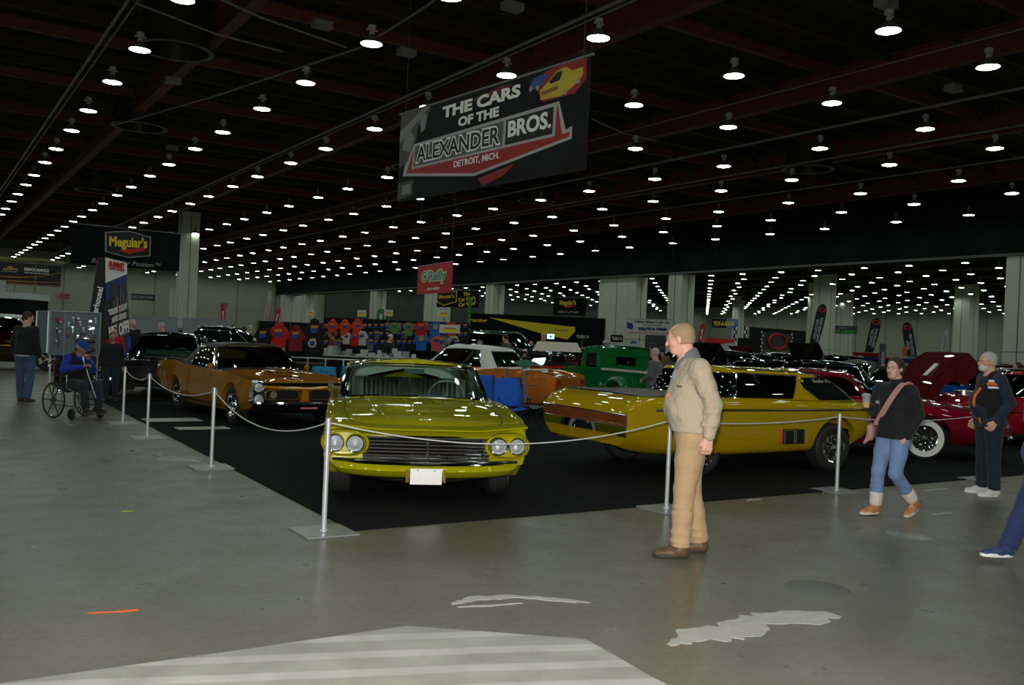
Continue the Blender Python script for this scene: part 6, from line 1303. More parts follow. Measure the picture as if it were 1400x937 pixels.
def hang_shirt(px, py, depth, key, sc, lab, group, hood=False):
    p = P3(px, py, depth); t = thing('hoodie' if hood else 't_shirt', lab, 'shirt', tuple(p), -YAW+radians(random.uniform(-8, 8)), group); t.scale = (sc,)*3
    a, b, c = shirt_me(cols[key], key, hood); link('garment', a, t); link('chest_print', b, t); link('chest_print', c, t)
rn = random.Random(4); grp = 'shirts on the vendor racks'
keys = 'black black navy black grey black black navy black black black grey black'.split()
for r, (y, d) in enumerate(((441, 34.), (452, 33.8), (463, 33.6))):
    for k in range(26):
        px = 446+k*7.6+rn.uniform(-1, 1); key = rn.choice(keys)
        if px > 598 and r == 2: continue
        hang_shirt(px, y+.3, d, key, .66, '%s printed shirt, %s from the left in the %s row of the vendor racks' % ({'navy': 'navy', 'grey': 'grey'}.get(key, 'black'), nth(k+1), ('top', 'middle', 'bottom')[r]), grp)
for px, y, key, hood, sc, lab in ((455, 440, 'orange', 1, .75, 'orange hoodie on the rack, leftmost of the bright ones'), (472, 440, 'orange', 1, .75, 'orange hoodie on the rack, between two others'), (489, 439, 'orange', 1, .75, 'orange hoodie right of two others on the rack'), (486, 455, 'red', 0, .7, 'red shirt below the orange hoodies'), (495, 453, 'white', 0, .75, 'white sports shirt beside the red shirt'), (474, 455, 'white', 0, .6, 'pale shirt under the middle orange hoodie'),
        (576, 441, 'red', 0, .85, 'red shirt on the right half of the racks'), (596, 441, 'blue', 0, .85, 'blue shirt near the top right of the racks'), (577, 456, 'blue', 0, .9, 'bright blue shirt below the red one'), (597, 458, 'coral', 0, .85, 'coral shirt at the right end of the racks'), (618, 441, 'red', 0, .7, 'small red shirt behind the largest vendor sign'),
        (559, 441, 'green', 0, .7, 'olive green shirt on the racks'), (540, 441, 'green', 0, .6, 'dull green shirt left of the olive one'), (620, 459, 'white', 0, .7, 'pale shirt below the largest vendor sign'), (604, 460, 'grey', 0, .85, 'grey shirt with a yellow print'), (625, 462, 'black', 0, .85, 'black shirt with a red print at the right end')):
    hang_shirt(px, y, 33.35, key, sc, lab, grp, bool(hood))
for px, y, key, hood, lab in ((361, 449, 'black', 0, 'black shirt with a blue print left of the red hoodie'), (382, 446, 'red', 1, 'large red hoodie on the near rack'), (405, 450, 'maroon', 1, 'maroon hoodie right of the large red hoodie'), (430, 441, 'black', 1, 'black hoodie hanging high over the rack end'), (428, 459, 'black', 0, 'black jacket with a round grey emblem')):
    hang_shirt(px, y, 27.5, key, 1.05 if y < 448 else .95, lab, 'large garments at the rack end', bool(hood))
    if px == 428: MB().lathe([(.13, 0), (.13, .01), (.09, .01), (.09, 0)], n=20).build('round_emblem', tm('pale_text'), bpy.data.objects[[o.name for o in bpy.data.objects if o.name.startswith('t_shirt')][-1]], Matrix.Translation((0, -.12, -.25)) @ Matrix.Rotation(pi/2, 4, 'X'))
def rack(label, px0, px1, ytop, depth):
    a, b = at(px0, depth), at(px1, depth); w = (Vector(b)-Vector(a)).length; c = ((a[0]+b[0])/2, (a[1]+b[1])/2); H = P3((px0+px1)/2, ytop, depth).z
    t = thing('clothes_rack', label, 'rack', (*c, 0), atan2(b[1]-a[1], b[0]-a[0]))
    for k in range(int(w/1.4)+2): x = -w/2+k*w/(int(w/1.4)+1); MB().tube([(x, 0, 0), (x, 0, H)], .018, 6).build('upright', darkgrey, t)
    for z in (.4, H*.66, H): MB().tube([(-w/2, 0, z), (w/2, 0, z)], .015, 6).build('rail', darkgrey, t)
    MB().box((0, .12, H*.5), (w, .02, H)).build('black_backing', mat('drape_black'), t, smooth=0)
rack('long black grid rack full of printed shirts', 442, 640, 438, 34.3); rack('short black rack with large red hoodies', 352, 442, 441, 28)
def table(label, px0, px1, depth, m, H=.76, dp=.8):
    a, b = at(px0, depth), at(px1, depth); w = (Vector(b)-Vector(a)).length; t = thing('vendor_table', label, 'table', ((a[0]+b[0])/2, (a[1]+b[1])/2, 0), atan2(b[1]-a[1], b[0]-a[0]))
    MB().box((0, 0, H-.02), (w, dp, .04)).build('tabletop', m, t, smooth=0); MB().box((0, 0, H/2-.02), (w-.04, dp-.04, H-.06)).build('table_skirt', mat('drape_black'), t, smooth=0); return t, w
tt, tw = table('long vendor table covered with white paper and boxes', 442, 572, 29, mat('paper_white', (.42, .44, .43), .8), H=.95); t2, tw2 = table('vendor table with folded pale shirts below the racks', 470, 598, 32, mat('table_dark', (.04, .04, .04), .7))
t3, tw3 = table('black cloth table before the near clothes rack', 372, 442, 26, mat('table_dark'))
rn = random.Random(9); RZ = atan2(at(572, 29)[1]-at(442, 29)[1], at(572, 29)[0]-at(442, 29)[0])
for k in range(24):
    px = 447+k*5.2; x, y = at(px, 29+rn.uniform(-.25, .25)); hh = rn.choice([.06, .12, .2, .28]); c = rn.choice([(.45, .46, .45), (.3, .31, .31), (.5, .5, .5), (.12, .12, .13)])
    o = MB().box((0, 0, hh/2), (rn.uniform(.12, .2), .18, hh)).build('paper_box', mat('box_%d' % int(c[0]*100), c, .7), smooth=0); o.location = (x, y, .951); o.rotation_euler = (0, 0, RZ+rn.uniform(-.3, .3)); tag(o, '%s box or paper stack, %s from the left on the long vendor table' % ('dark' if c[0] < .2 else 'pale', nth(k+1)), 'box', 'boxes on the vendor table')
for k in range(17):
    px = 473+k*7.3; x, y = at(px, 32+rn.uniform(-.15, .15)); c = rn.choice([(.30, .29, .24), (.35, .33, .28), (.02, .05, .25), (.45, .12, .10), (.3, .3, .3)])
    o = MB().box((0, 0, .05), (.17, .3, .1), taper=.85).build('folded_shirt', mat('fold_%d_%d' % (c[0]*100, c[2]*100), c, .9), smooth=0); o.location = (x, y, .761); o.rotation_euler = (0, 0, RZ); tag(o, 'folded shirt stack, %s from the left on the table below the racks' % nth(k+1), 'shirt', 'folded shirts on the rear vendor table')
ra, rb = at(398, 24), at(520, 24)
o = MB(); o.tube([(*ra, .95), (*rb, .95)], .02, 6)
for k in range(6): p = Vector(ra).lerp(Vector(rb), k/5); o.tube([(p.x, p.y, 0), (p.x, p.y, .95)], .02, 6)
tag(o.build('hand_rail', steel), 'thin steel rail behind the light blue chairs', 'rail')
# tool display at the left
t = thing('tool_display', 'folding grey pegboard stand hung with tools at the left', 'display', (*at(90, 21), 0), -YAW+radians(14))
peg = mat('pegboard', (.13, .17, .20), .6, var=.06, vscale=20); fr = mat('alu_frame', (.45, .47, .48), .4, .5)
def pboard(x0, x1, y0, y1, z0, z1, nm):
    a, b = Vector((x0, y0, 0)), Vector((x1, y1, 0)); w = (b-a).length; r = (b-a).normalized(); M_ = frame(((x0+x1)/2, (y0+y1)/2, (z0+z1)/2), r, (0, 0, 1)); h = z1-z0
    o = MB().box((0, 0, -.0), (w, h, .03)).build(nm, peg, t, M_, smooth=0); MB().tube([(-w/2, -h/2, .02), (w/2, -h/2, .02), (w/2, h/2, .02), (-w/2, h/2, .02)], .022, 4, closed=True).build('frame', fr, o); return o, w, h
o1, w1, h1 = pboard(-.02, .72, .0, .1, .86, 1.86, 'pegboard_panel'); o2, w2, h2 = pboard(-.30, -.02, -.16, 0., .86, 1.86, 'pegboard_panel'); o3, w3, h3 = pboard(-.62, -.32, .1, -.14, .9, 1.84, 'pegboard_panel')
for x in (-.3, -.02, .7): MB().tube([(x, .02, 0), (x, .02, .9)], .018, 6).build('stand_leg', fr, t)
rn = random.Random(2); toolm = [darkgrey, mat('tool_red', (.4, .02, .02), .4), steel, white, mat('tool_blue', (.08, .14, .22), .5)]
for k in range(26):
    x = rn.uniform(-w1*.42, w1*.42); y = rn.uniform(-h1*.15, h1*.42); m_ = rn.choice(toolm); mb = MB(); L = rn.uniform(.04, .12)
    if k % 3: mb.tube([(x, y, .04), (x+rn.uniform(-.03, .03), y-L, .045)], .012, 6); mb.box((x, y+.01, .04), (.05, .03, .03))
    else: mb.box((x, y, .04), (.06, .05, .03))
    mb.build('hand_tool', m_, o1)
MB().tube([(-.06, .34, .04), (.0, .36, .04), (.02, .2, .05), (-.03, .05, .04), (.03, -.1, .04), (.02, -.32, .04)], .012, 6).build('hose', darkgrey, o2); MB().box((0, .3, .04), (.08, .1, .03)).build('hand_tool', toolm[1], o2, smooth=0)
for k in range(8): MB().box((rn.uniform(-.08, .1), rn.uniform(-.2, .3), .04), (.04, .04, .03)).build('hand_tool', toolm[2+k % 2], o2, smooth=0)
for k, (y, w_) in enumerate(((-.16, .42), (-.36, .5))): MB().lathe([(0, -.05), (.2, -.04), (.22, 0), (.2, .05), (0, .03)], (0.08, y, .12), 'y', 16).build('tool_bag', darkgrey if k == 0 else mat('bag_maroon', (.10, .015, .015), .6), o1)
# ---------------------------------------------------------------- folding camp chairs
def camp_chair(label, px, depth, rz, m, ms=black, canopy=None, back_dark=False, group='folding camp chairs'):
    t = thing('camp_chair', label, 'chair', (*at(px, depth), 0), rz, group)
    MB().grid([[(-.24+.02*cos(v*3), (u-.5)*.50, .44-.05*sin(pi*u)+0*v) if False else (-.22+.46*v, (u-.5)*.50, .45-.05*sin(pi*u)) for u in np.linspace(0, 1, 7)] for v in np.linspace(0, 1, 5)]).build('seat', m, t)
    o = MB(); o.grid([[(-.24-.08*v, (u-.5)*(.52-.06*v*(v > .8)), .45+.50*v-.0*sin(pi*u)) for u in np.linspace(0, 1, 7)] for v in np.linspace(0, 1, 7)]); o = o.build('backrest', m, t); sm = o.modifiers.new('s', 'SOLIDIFY'); sm.thickness = .015
    if back_dark: MB().box((-.33, 0, .62), (.02, .42, .34)).build('back_panel', black, t, smooth=0)
    f = MB()
    for s in (-1, 1):
        f.tube([(.24, s*.26, 0), (-.26, s*.26, .46), (-.34, s*.26, .97)], .011, 6); f.tube([(-.26, s*.26, 0), (.24, s*.26, .44), (.26, s*.28, .64)], .011, 6)
    f.tube([(.24, -.26, 0), (.24, .26, .44)], .010, 6); f.tube([(.24, .26, 0), (.24, -.26, .44)], .010, 6); f.tube([(-.26, -.26, 0), (-.26, .26, .44)], .010, 6); f.tube([(-.26, .26, 0), (-.26, -.26, .44)], .010, 6); f.build('frame', ms, t)
    for s in (-1, 1): MB().grid([[(-.28+.55*v, s*(.28+.045*(u-.5)), .64+.02*(1-v)) for u in (0, 1)] for v in np.linspace(0, 1, 4)]).build('armrest', m, t)
    if canopy:
        for s in (-1, 1): MB().box((-.24, s*.30, .80), (.03, .05, .64)).build('side_strap', mat('strap_grey', (.18, .2, .21), .8), t, smooth=0)
        g = MB(); g.grid([[(-.3+.5*v, (u-.5)*.7, 1.12+.10*sin(pi*v)+.07*sin(pi*u)) for u in np.linspace(0, 1, 9)] for v in np.linspace(0, 1, 7)]); g.build('canopy', canopy, t); MB().tube([(.2, -.35, 1.12), (.2, .35, 1.12)], .014, 6).build('canopy_edge', white, t)
    return t
bch = mat('chair_blue', (.01, .10, .50), .75, wrinkle=.5, bscale=12); lch = mat('chair_cyan', (.02, .22, .42), .75)
F_ = radians(236.8)   # facing the camera
camp_chair('blue folding camp chair facing the camera, right of the other blue one', 702, 16.2, F_+.25, bch); camp_chair('blue folding camp chair partly behind the lime car', 672, 17.2, F_+.5, bch)
camp_chair('grey folding chair with a green canopy', 722, 16.9, F_+.9, mat('chair_grey', (.12, .13, .14), .8), canopy=mat('canopy_green', (.01, .10, .06), .7))
camp_chair('light blue folding chair with a black back pocket behind the copper coupe', 448, 18.6, radians(60), lch, back_dark=True); camp_chair('light blue folding chair hidden by the roof of the lime car', 484, 19.4, radians(70), lch)
# ---------------------------------------------------------------- the other vehicles
def simple_car(label, x, y, rz, col, L=5.0, W=1.86, Hb=.88, Hr=1.40, roof=None, style='sedan', cab=(.45, -1.5), rimst='spoke5', ww=0., hood_open=0., cat_='car', name='car', metal=.1, gm=None, wheelR=.34, nose=.74, tail=.82, chop=0., fin=0., seat=None, stripe=None, group=None):
    """a simplified but complete car: body with arches, glasshouse, lamps, bumpers, four wheels; style bends the outline"""
    t = thing(name, label, cat_, (x, y, 0), rz, group); pm = paint('paint_%d_%d_%d' % tuple(int(c*1000) for c in col), col, metal); rm = roof or pm; hw = W/2; xf, xr = L*.47, -L*.53; wf, wr = L*.29, -L*.29; sb = Hb-.02
    def sec(k, zt, zc, zb=.26): return [(hw*.93*k, zb), (hw*.98*k, .40), (hw*k, .60), (hw*.965*k, zt), (hw*.90*k, zt+.01), (hw*.5*k, zc-.01), (0, zc)]
    S = [(xr, sec(.88, tail-.04, tail-.04, .36)), (xr+.25, sec(.96, tail+fin, tail, .30)), (wr, sec(1, sb+fin*.6, Hb+.0)), (cab[1]+.3, sec(1, sb, Hb)), (cab[0]+.2, sec(1, sb, Hb)), (wf, sec(1, sb-.04, sb+.01)), (xf-.25, sec(.97, nose, nose+.02, .28)), (xf, sec(.88, nose-.08, nose-.06, .36))]
    has_hood_cut = hood_open > 0
    b = body_mesh(S, arches=[(wf, wheelR+.05, wheelR-.01), (wr, wheelR+.045, wheelR-.02)], cut=(cab[1]+.05, cab[0]+.25, hw*.88) if not has_hood_cut else (cab[0]+.45, xf-.25, hw*.78), step=.16, sub=3).build('body', pm, t, smooth=38); bv = bvh_of(b)
    c0, c1 = cab; r = Hr; gm = gm or glass('glass_dark', (.18, .24, .21), .2); bw = hw*.90; tw = hw*.70
    base = [(c0+.35, 0, Hb+.01), (c0+.28, bw*.6, Hb), (c0+.05, bw*.96, Hb-.02), ((c0+c1)/2, bw, Hb-.02), (c1+.25, bw*.96, Hb-.01), (c1-.15, bw*.65, Hb), (c1-.25, 0, Hb+.01)]
    top = [(c0-.30, 0, r), (c0-.34, tw*.6, r), (c0-.42, tw*.97, r-.02), ((c0+c1)/2, tw, r), (c1+.45, tw*.97, r-.03), (c1+.25, tw*.65, r-.04), (c1+.22, 0, r-.04)]
    if style == 'fastback': top[-1] = (c1+.5, 0, r-.03); top[-2] = (c1+.5, tw*.65, r-.03); top[-3] = (c1+.6, tw*.97, r-.03); base[-1] = (c1-.7, 0, Hb); base[-2] = (c1-.6, bw*.6, Hb)
    if style != 'open':
        greenhouse(t, base, top, [('windshield', 0, 1.85, .06, .92), ('side_window', 2.12, 3.75, .08, .88), ('rear_window', 4.5, 6, .1, .88)], rm, rm, gm, dome=.05, trim=chrome, frame_r=.012, sub=4)
    else:
        q = [(c0+.30-.25*v, 0, 0) for v in (0, 1)]; MB().grid([[(c0+.35-.1*abs(u)-.28*v, u*bw*(1-.1*v), Hb+.34*v) for u in np.linspace(-1, 1, 9)] for v in np.linspace(0, 1, 4)]).build('windshield', gm, t); MB().tube([(c0+.33-.1*abs(u)-.28, u*bw*.9, Hb+.34) for u in np.linspace(-1, 1, 9)], .014, 6).build('windshield_frame', chrome, t)
        if roof: MB().box(((c0+c1)/2-.05, 0, r-.14), (c0-c1+.35, W*.80, .28), taper=.80).build('soft_top', roof, t, smooth=20)
    sm = seat or mat('seat_dark', (.04, .04, .042), .6)
    bench(t, (c0+c1)/2+.1, W*.72, .45, Hb+.08, sm, pleats=False, split=False); steering_wheel(t, c0-.15, hw*.4, Hb+.05, .18, sm); MB().box(((c0+c1)/2, 0, .42), (abs(c0-c1)+.3, W*.8, .1)).build('cabin_floor', darkgrey, t, smooth=0)
    for s in (-1, 1):
        lamp_round(t, xf+.0, s*hw*.70, nose-.13, .085, n=16); tl_ = MB(); tl_.box((xr-.005, s*hw*.68, tail-.14), (.03, .22, .10)); tl_.build('tail_lamp', mat('tail_red', (.35, .01, .01), .2, coat=1.), t, smooth=0)
        wheel(t, wf, s*(hw-.12), wheelR, .2, wheelR*.58, rimst, ww, detail=False); wheel(t, wr, s*(hw-.12), wheelR, .21, wheelR*.58, rimst, ww, detail=False)
        line_on(bv, 'side_trim', [(xf-.3, 0, .66), (xr+.4, 0, .68)], .009, chrome, t, axis='y+' if s > 0 else 'y-', n=14)
        line_on(bv, 'door_gap', [(c0+.1, 0, Hb-.05), (c0+.1, 0, .34)], .004, black, t, axis='y+' if s > 0 else 'y-', n=6)
    MB().tube([(xf+.08-.12*abs(u)**3, u*hw*.93, .42) for u in np.linspace(-1, 1, 17)], .05, 8).build('front_bumper', chrome, t); MB().tube([(xr-.08+.12*abs(u)**3, u*hw*.93, .45) for u in np.linspace(-1, 1, 17)], .05, 8).build('rear_bumper', chrome, t)
    MB().prism([(-hw*.52, .48), (hw*.52, .48), (hw*.5, nose-.1), (-hw*.5, nose-.1)], 'x', xf-.01, xf+.015).build('grille', black, t, smooth=0); g = MB()
    for k in range(4): g.tube([(xf+.03, -hw*.5, .51+k*.05), (xf+.03, hw*.5, .51+k*.05)], .008, 5)
    g.build('grille_bar', chrome, t); MB().box((0, 0, .36), (L*.8, W*.5, .22)).build('underbody', black, t, smooth=0)
    if has_hood_cut:
        hl = (xf-.3)-(c0+.4); a = hood_open; o = MB(); o.box((0, 0, 0), (hl, W*.78, .03)); o.build('hood', pm, t, Matrix.Translation((c0+.45, 0, Hb+.03)) @ Matrix.Rotation(-a, 4, 'Y') @ Matrix.Translation((hl/2, 0, 0)), smooth=0)
        e = MB(); e.box((c0+.45+hl*.5, 0, .62), (.7, .45, .35)); e.ball((c0+.45+hl*.5, 0, .86), (.16, .16, .06), 12, 6)
        for s in (-1, 1):
            for k in range(4): e.tube([(c0+.45+hl*.5-.25+k*.16, s*.2, .78), (c0+.45+hl*.5-.25+k*.16, s*.36, .70)], .03, 6)
        e.build('engine', steel, t); MB().box((c0+.45+hl*.5, 0, .45), (hl, W*.76, .04)).build('engine_bay', black, t, smooth=0)
    if stripe: 
        for s in (-.18, .18): line_on(bv, 'racing_stripe', [(xf-.3, s, 0), (c0+.5, s, 0)], .05, stripe, t, n=10, off=-.04)
    return t
blackp = (.006, .006, .007)
chromegm = glass('glass_green_tint', (.45, .6, .52), .2)
simple_car('black fifties sedan with a cream trimmed roof parked behind the copper coupe', 5.2, 23.15, radians(-117), blackp, 5.0, 1.9, .90, 1.44, cab=(.55, -1.35), nose=.84, tail=.88, fin=.05, gm=chromegm, seat=mat('cream_seat'), ww=.06)
# cream cowl band and bumper detail on the black sedan
simple_car('glossy black coupe with a high roof behind the black sedan', *at(283, 29), radians(150), blackp, 5.0, 1.9, .98, 1.66, style='fastback')
orange = (.42, .13, .015)
t_ = simple_car('orange muscle car with a white vinyl roof seen from behind its right side', *at(637, 21.8), radians(120), orange, 5.2, 1.95, .99, 1.46, roof=mat('white_vinyl', (.62, .64, .60), .5), cab=(.5, -1.3), tail=.9, fin=.02, gm=glass('glass_dark_green', (.42, .6, .5), .2))
simple_car('dark green and maroon panel truck behind the orange car', *at(688, 39), radians(-62), (.02, .03, .028), 5.6, 2.1, 1.30, 2.0, cab=(.9, -2.4), nose=1.2, tail=1.2, wheelR=.40, name='panel_truck', cat_='truck', roof=paint('truck_teal', (.03, .06, .055)))
simple_car('bright red roadster with a cream soft top and exposed engine', *at(762, 27.5), radians(-125), (.62, .006, .012), 4.6, 1.85, .92, 1.66, roof=mat('cream_canvas', (.60, .57, .47), .8), style='open', cab=(.1, -1.2), hood_open=.001, nose=.80, seat=mat('cream_seat'))
simple_car('silver green coupe behind the red roadster', *at(744, 42), radians(-110), (.10, .14, .12), 4.8, 1.85, .95, 1.5)
simple_car('black muscle car with a raised hood right of the man in tan', *at(1028, 26), radians(168), blackp, 4.8, 1.85, .92, 1.38, hood_open=.9)
simple_car('black low sedan behind the golden pickup roof', *at(1105, 22.5), radians(175), blackp, 4.9, 1.85, .96, 1.44)
simple_car('black car with orange trim and an open hood', *at(1143, 31), radians(172), blackp, 4.8, 1.9, 1.02, 1.6, hood_open=1.0, seat=mat('orange_panel'))
simple_car('grey car with its hood raised behind the woman', *at(1212, 28), radians(-10), (.09, .10, .09), 4.6, 1.85, .98, 1.5, hood_open=.75)
simple_car('bright blue muscle car behind the woman', *at(1238, 23.5), radians(172), (.004, .07, .32), 5.0, 1.9, .98, 1.46, roof=paint('silver_green', (.12, .16, .13)), gm=chromegm)
simple_car('dark green car behind the blue one', *at(1262, 27.5), radians(170), (.02, .04, .03), 5.0, 1.9, 1.0, 1.5, gm=chromegm)
simple_car('deep red street car at the right edge with white lettered tyres', *at(1402, 18.6), radians(150), (.30, .006, .012), 4.7, 1.85, .95, 1.42, ww=.03)
simple_car('black car with a raised rounded hood at the right edge', *at(1412, 23.5), radians(-20), blackp, 4.7, 1.85, 1.0, 1.45, hood_open=.7)
# maroon custom with a wide whitewall
maroonp = (.20, .002, .018)
def custom():
    t = thing('car', 'maroon chopped custom car with a wide whitewall tyre and spoked chrome wheel', 'car', (13.50, 10.05, 0), radians(-40)); pm = paint('candy_maroon', maroonp, .3)
    S = [(-2.9, [(.72, .40), (.84, .48), (.88, .60), (.84, .80), (.78, .82), (.4, .84), (0, .84)]), (-2.5, [(.85, .30), (.95, .42), (.98, .6), (.94, .88), (.86, .90), (.45, .92), (0, .93)]), (-1.4, [(.88, .22), (.97, .38), (1.0, .6), (.96, .92), (.88, .94), (.45, .96), (0, .97)]),
         (.3, [(.88, .22), (.97, .38), (1.0, .6), (.96, .90), (.88, .92), (.45, .95), (0, .96)]), (1.0, [(.88, .24), (.97, .4), (1.0, .62), (.95, .86), (.86, .87), (.45, .95), (0, .96)]), (1.75, [(.86, .28), (.96, .42), (.99, .60), (.92, .78), (.82, .80), (.42, .88), (0, .89)]), (2.25, [(.74, .34), (.86, .44), (.9, .55), (.80, .68), (.7, .72), (.4, .78), (0, .79)]), (2.5, [(.55, .38), (.66, .46), (.7, .54), (.62, .62), (.5, .65), (.3, .68), (0, .69)])]
    b = body_mesh(S, sharp=(), arches=[(1.05, .40, .34), (-1.55, .30, .25)]).build('body', pm, t, smooth=50); bv = bvh_of(b)
    base = [(.55, 0, .96), (.48, .5, .95), (.2, .82, .93), (-.6, .85, .93), (-1.3, .82, .94), (-1.9, .55, .95), (-2.0, 0, .95)]; top = [(.0, 0, 1.27), (-.04, .4, 1.265), (-.15, .6, 1.25), (-.6, .63, 1.27), (-1.0, .6, 1.25), (-1.3, .4, 1.23), (-1.35, 0, 1.23)]
    top = [(a, b_, c_+.06) for a, b_, c_ in top]
    greenhouse(t, base, top, [('windshield', 0, 1.85, .08, .9), ('side_window', 2.15, 3.75, .1, .86), ('rear_window', 4.5, 6, .1, .86)], pm, pm, glass('glass_smoke', (.16, .2, .19), .2), dome=.06, frame_r=.012)
    for s, ax in ((1, 'y+'), (-1, 'y-')):
        wheel(t, 1.05, s*.84, .345, .2, .20, 'wire', .10); wheel(t, -1.55, s*.84, .345, .2, .20, 'wire', .10)
        line_on(bv, 'chrome_strip', [(2.0, s*.78, 0), (.6, s*.80, 0)], .012, chrome, t, n=10); line_on(bv, 'fender_crease', [(2.3, 0, .58), (1.5, 0, .70), (.6, 0, .76), (-1.2, 0, .78)], .012, pm, t, axis=ax, n=10, off=-.004)
        lamp_round(t, 2.40, s*.56, .58, .08, n=16)
    MB().tube([(2.60-.3*abs(u)**3, u*.85, .40) for u in np.linspace(-1, 1, 17)], .05, 8).build('front_bumper', chrome, t); MB().tube([(-2.95+.2*abs(u)**3, u*.85, .42) for u in np.linspace(-1, 1, 17)], .05, 8).build('rear_bumper', chrome, t); MB().box((0, 0, .36), (4.2, 1.0, .22)).build('underbody', black, t, smooth=0)
custom()
# green vintage pickup
def green_pickup():
    gp = paint('emerald_paint', (.004, .15, .03)); c = P3(828, 508, 23); ox, oy = c.x, c.y        # rear left cab corner
    t = thing('pickup_truck', 'emerald green vintage pickup with a cream bed rail', 'pickup truck', (ox+.72, oy+.1, 0), radians(82))
    # local x forward (+Y world), y left (-X world); cab rear at x = 0
    B_ = lambda: MB()
    ring = [(-.72, .62), (-.74, 1.0), (-.70, 1.35), (-.62, 1.56), (-.45, 1.64), (0, 1.67), (.45, 1.64), (.62, 1.56), (.70, 1.35), (.74, 1.0), (.72, .62)]
    cabm = MB(); xs = [0, .03, .5, 1.05, 1.28, 1.36]; sc = [.96, 1, 1, 1, .97, .94]
    win = [(1.06, 1.45)]
    for s in (-1, 1):   # cab sides with a window opening
        pts = []
        cabm.prism([(0, .45), (1.08, .45), (1.08, 1.05), (0, 1.05)], 'y', s*.72, s*.75); cabm.prism([(0, 1.05), (.22, 1.05), (.22, 1.5), (0, 1.5)], 'y', s*.66, s*.73); cabm.prism([(.80, 1.05), (1.05, 1.05), (.92, 1.5), (.76, 1.5)], 'y', s*.66, s*.73); cabm.prism([(0, 1.42), (.97, 1.42), (.92, 1.56), (0, 1.56)], 'y', s*.60, s*.69)
        MB().prism([(.22, 1.05), (.84, 1.05), (.80, 1.42), (.22, 1.42)], 'y', s*.685, s*.69).build('side_window', glass('glass_dark', (.18, .24, .21), .2), t, smooth=0)
    cabm.prism([(-.74, .45), (.74, .45), (.74, 1.12), (-.74, 1.12)], 'x', -.02, .04); cabm.prism([(-.74, 1.1), (-.30, 1.1), (-.30, 1.36), (-.72, 1.36)], 'x', -.02, .04); cabm.prism([(.30, 1.1), (.74, 1.1), (.72, 1.36), (.30, 1.36)], 'x', -.02, .04); cabm.prism([(-.72, 1.34), (.72, 1.34), (.62, 1.56), (-.62, 1.56)], 'x', -.02, .04)
    cabm.build('cab', gp, t, smooth=20); rf = MB(); rf.grid([[(x, y, 1.545+.09*(1-(y/.69)**2)**.5*(1 if 0 < x < .95 else .6)) for y in np.linspace(-.69, .69, 13)] for x in (-.04, .02, .3, .6, .9, .98)]); rf.build('roof', gp, t, smooth=60)
    MB().prism([(-.29, 1.13), (.29, 1.13), (.29, 1.34), (-.29, 1.34)], 'x', .0, .01).build('rear_window', glass('glass_dark'if 0 else 'glass_dark', (.18, .24, .21), .2), t, smooth=0)
    MB().tube([(-.03, a, b) for a, b in ((-.3, 1.12), (.3, 1.12), (.3, 1.35), (-.3, 1.35))], .012, 6, closed=True).build('window_trim', gp, t)
    # bed
    bed = MB()
    for s in (-1, 1): bed.prism([(-1.95, .55), (-.05, .55), (-.05, 1.0), (-1.95, 1.0)], 'y', s*.66, s*.70)
    bed.prism([(-.70, .55), (.70, .55), (.70, 1.0), (-.70, 1.0)], 'x', -1.98, -1.94); bed.box((-1.0, 0, .6), (1.9, 1.35, .04)); bed.build('bed', gp, t, smooth=0)
    for s in (-1, 1):
        MB().box((-1.0, s*.68, 1.025), (1.95, .10, .05)).build('bed_rail', mat('cream_rail', (.55, .54, .42), .5), t, smooth=0)
        for x in (-.3, -.9, -1.5): MB().box((x, s*.705, .78), (.04, .02, .4)).build('stake', gp, t, smooth=0)
        f = MB(); P = [[(-1.0+.56*cos(a)*k, s*(.70+.26*w_), .36+.52*sin(a)*k) for k, w_ in ((1, 0), (1.03, .3), (1.0, .8), (.92, 1), (.80, 1))] for a in np.linspace(-.15, pi+.15, 17)]; f.grid(P); f.build('rear_fender', gp, t, smooth=60)
        P = [[(2.35+.56*cos(a)*k, s*(.42+.44*w_), .36+.48*sin(a)*k) for k, w_ in ((1, 0), (1.03, .4), (1.0, .85), (.92, 1), (.80, 1))] for a in np.linspace(-.15, pi+.3, 17)]; f = MB(); f.grid(P); f.build('front_fender', gp, t, smooth=60)
        wheel(t, -1.0, s*.78, .36, .22, .2, 'chrome', detail=False); wheel(t, 2.35, s*.74, .34, .2, .2, 'chrome', detail=False); lamp_round(t, 2.75, s*.45, .85, .10, n=16); MB().box((.7, s*.80, .40), (1.9, .2, .04)).build('running_board', gp, t, smooth=0); MB().box((.70, s*.755, .9), (.10, .02, .02)).build('door_handle', chrome, t)
    MB().prism([(1.05, .5), (2.75, .5), (2.75, .95), (1.05, 1.08)], 'y', -.40, .40).build('hood', gp, t, smooth=0); MB().prism([(-.36, .45), (.36, .45), (.34, 1.0), (-.34, 1.0)], 'x', 2.75, 2.80).build('grille', chrome, t, smooth=0)
    MB().grid([[(1.1-.2*v, y, 1.06+.42*v) for y in (-.62, 0, .62)] for v in (0, 1)]).build('windshield', glass('glass_dark', (.18, .24, .21), .2), t); MB().box((.4, 0, .35), (5, .7, .2)).build('chassis', black, t, smooth=0); steering_wheel(t, .8, .35, 1.0, .2, darkgrey); bench(t, .25, 1.2, .6, 1.15, darkgrey, pleats=False)
    MB().ball((.3, .4, 1.70), (.14, .10, .07), 10, 6).build('roof_trinket', mat('trinket', (.45, .3, .35), .6, var=.8, vscale=30), t)
green_pickup()
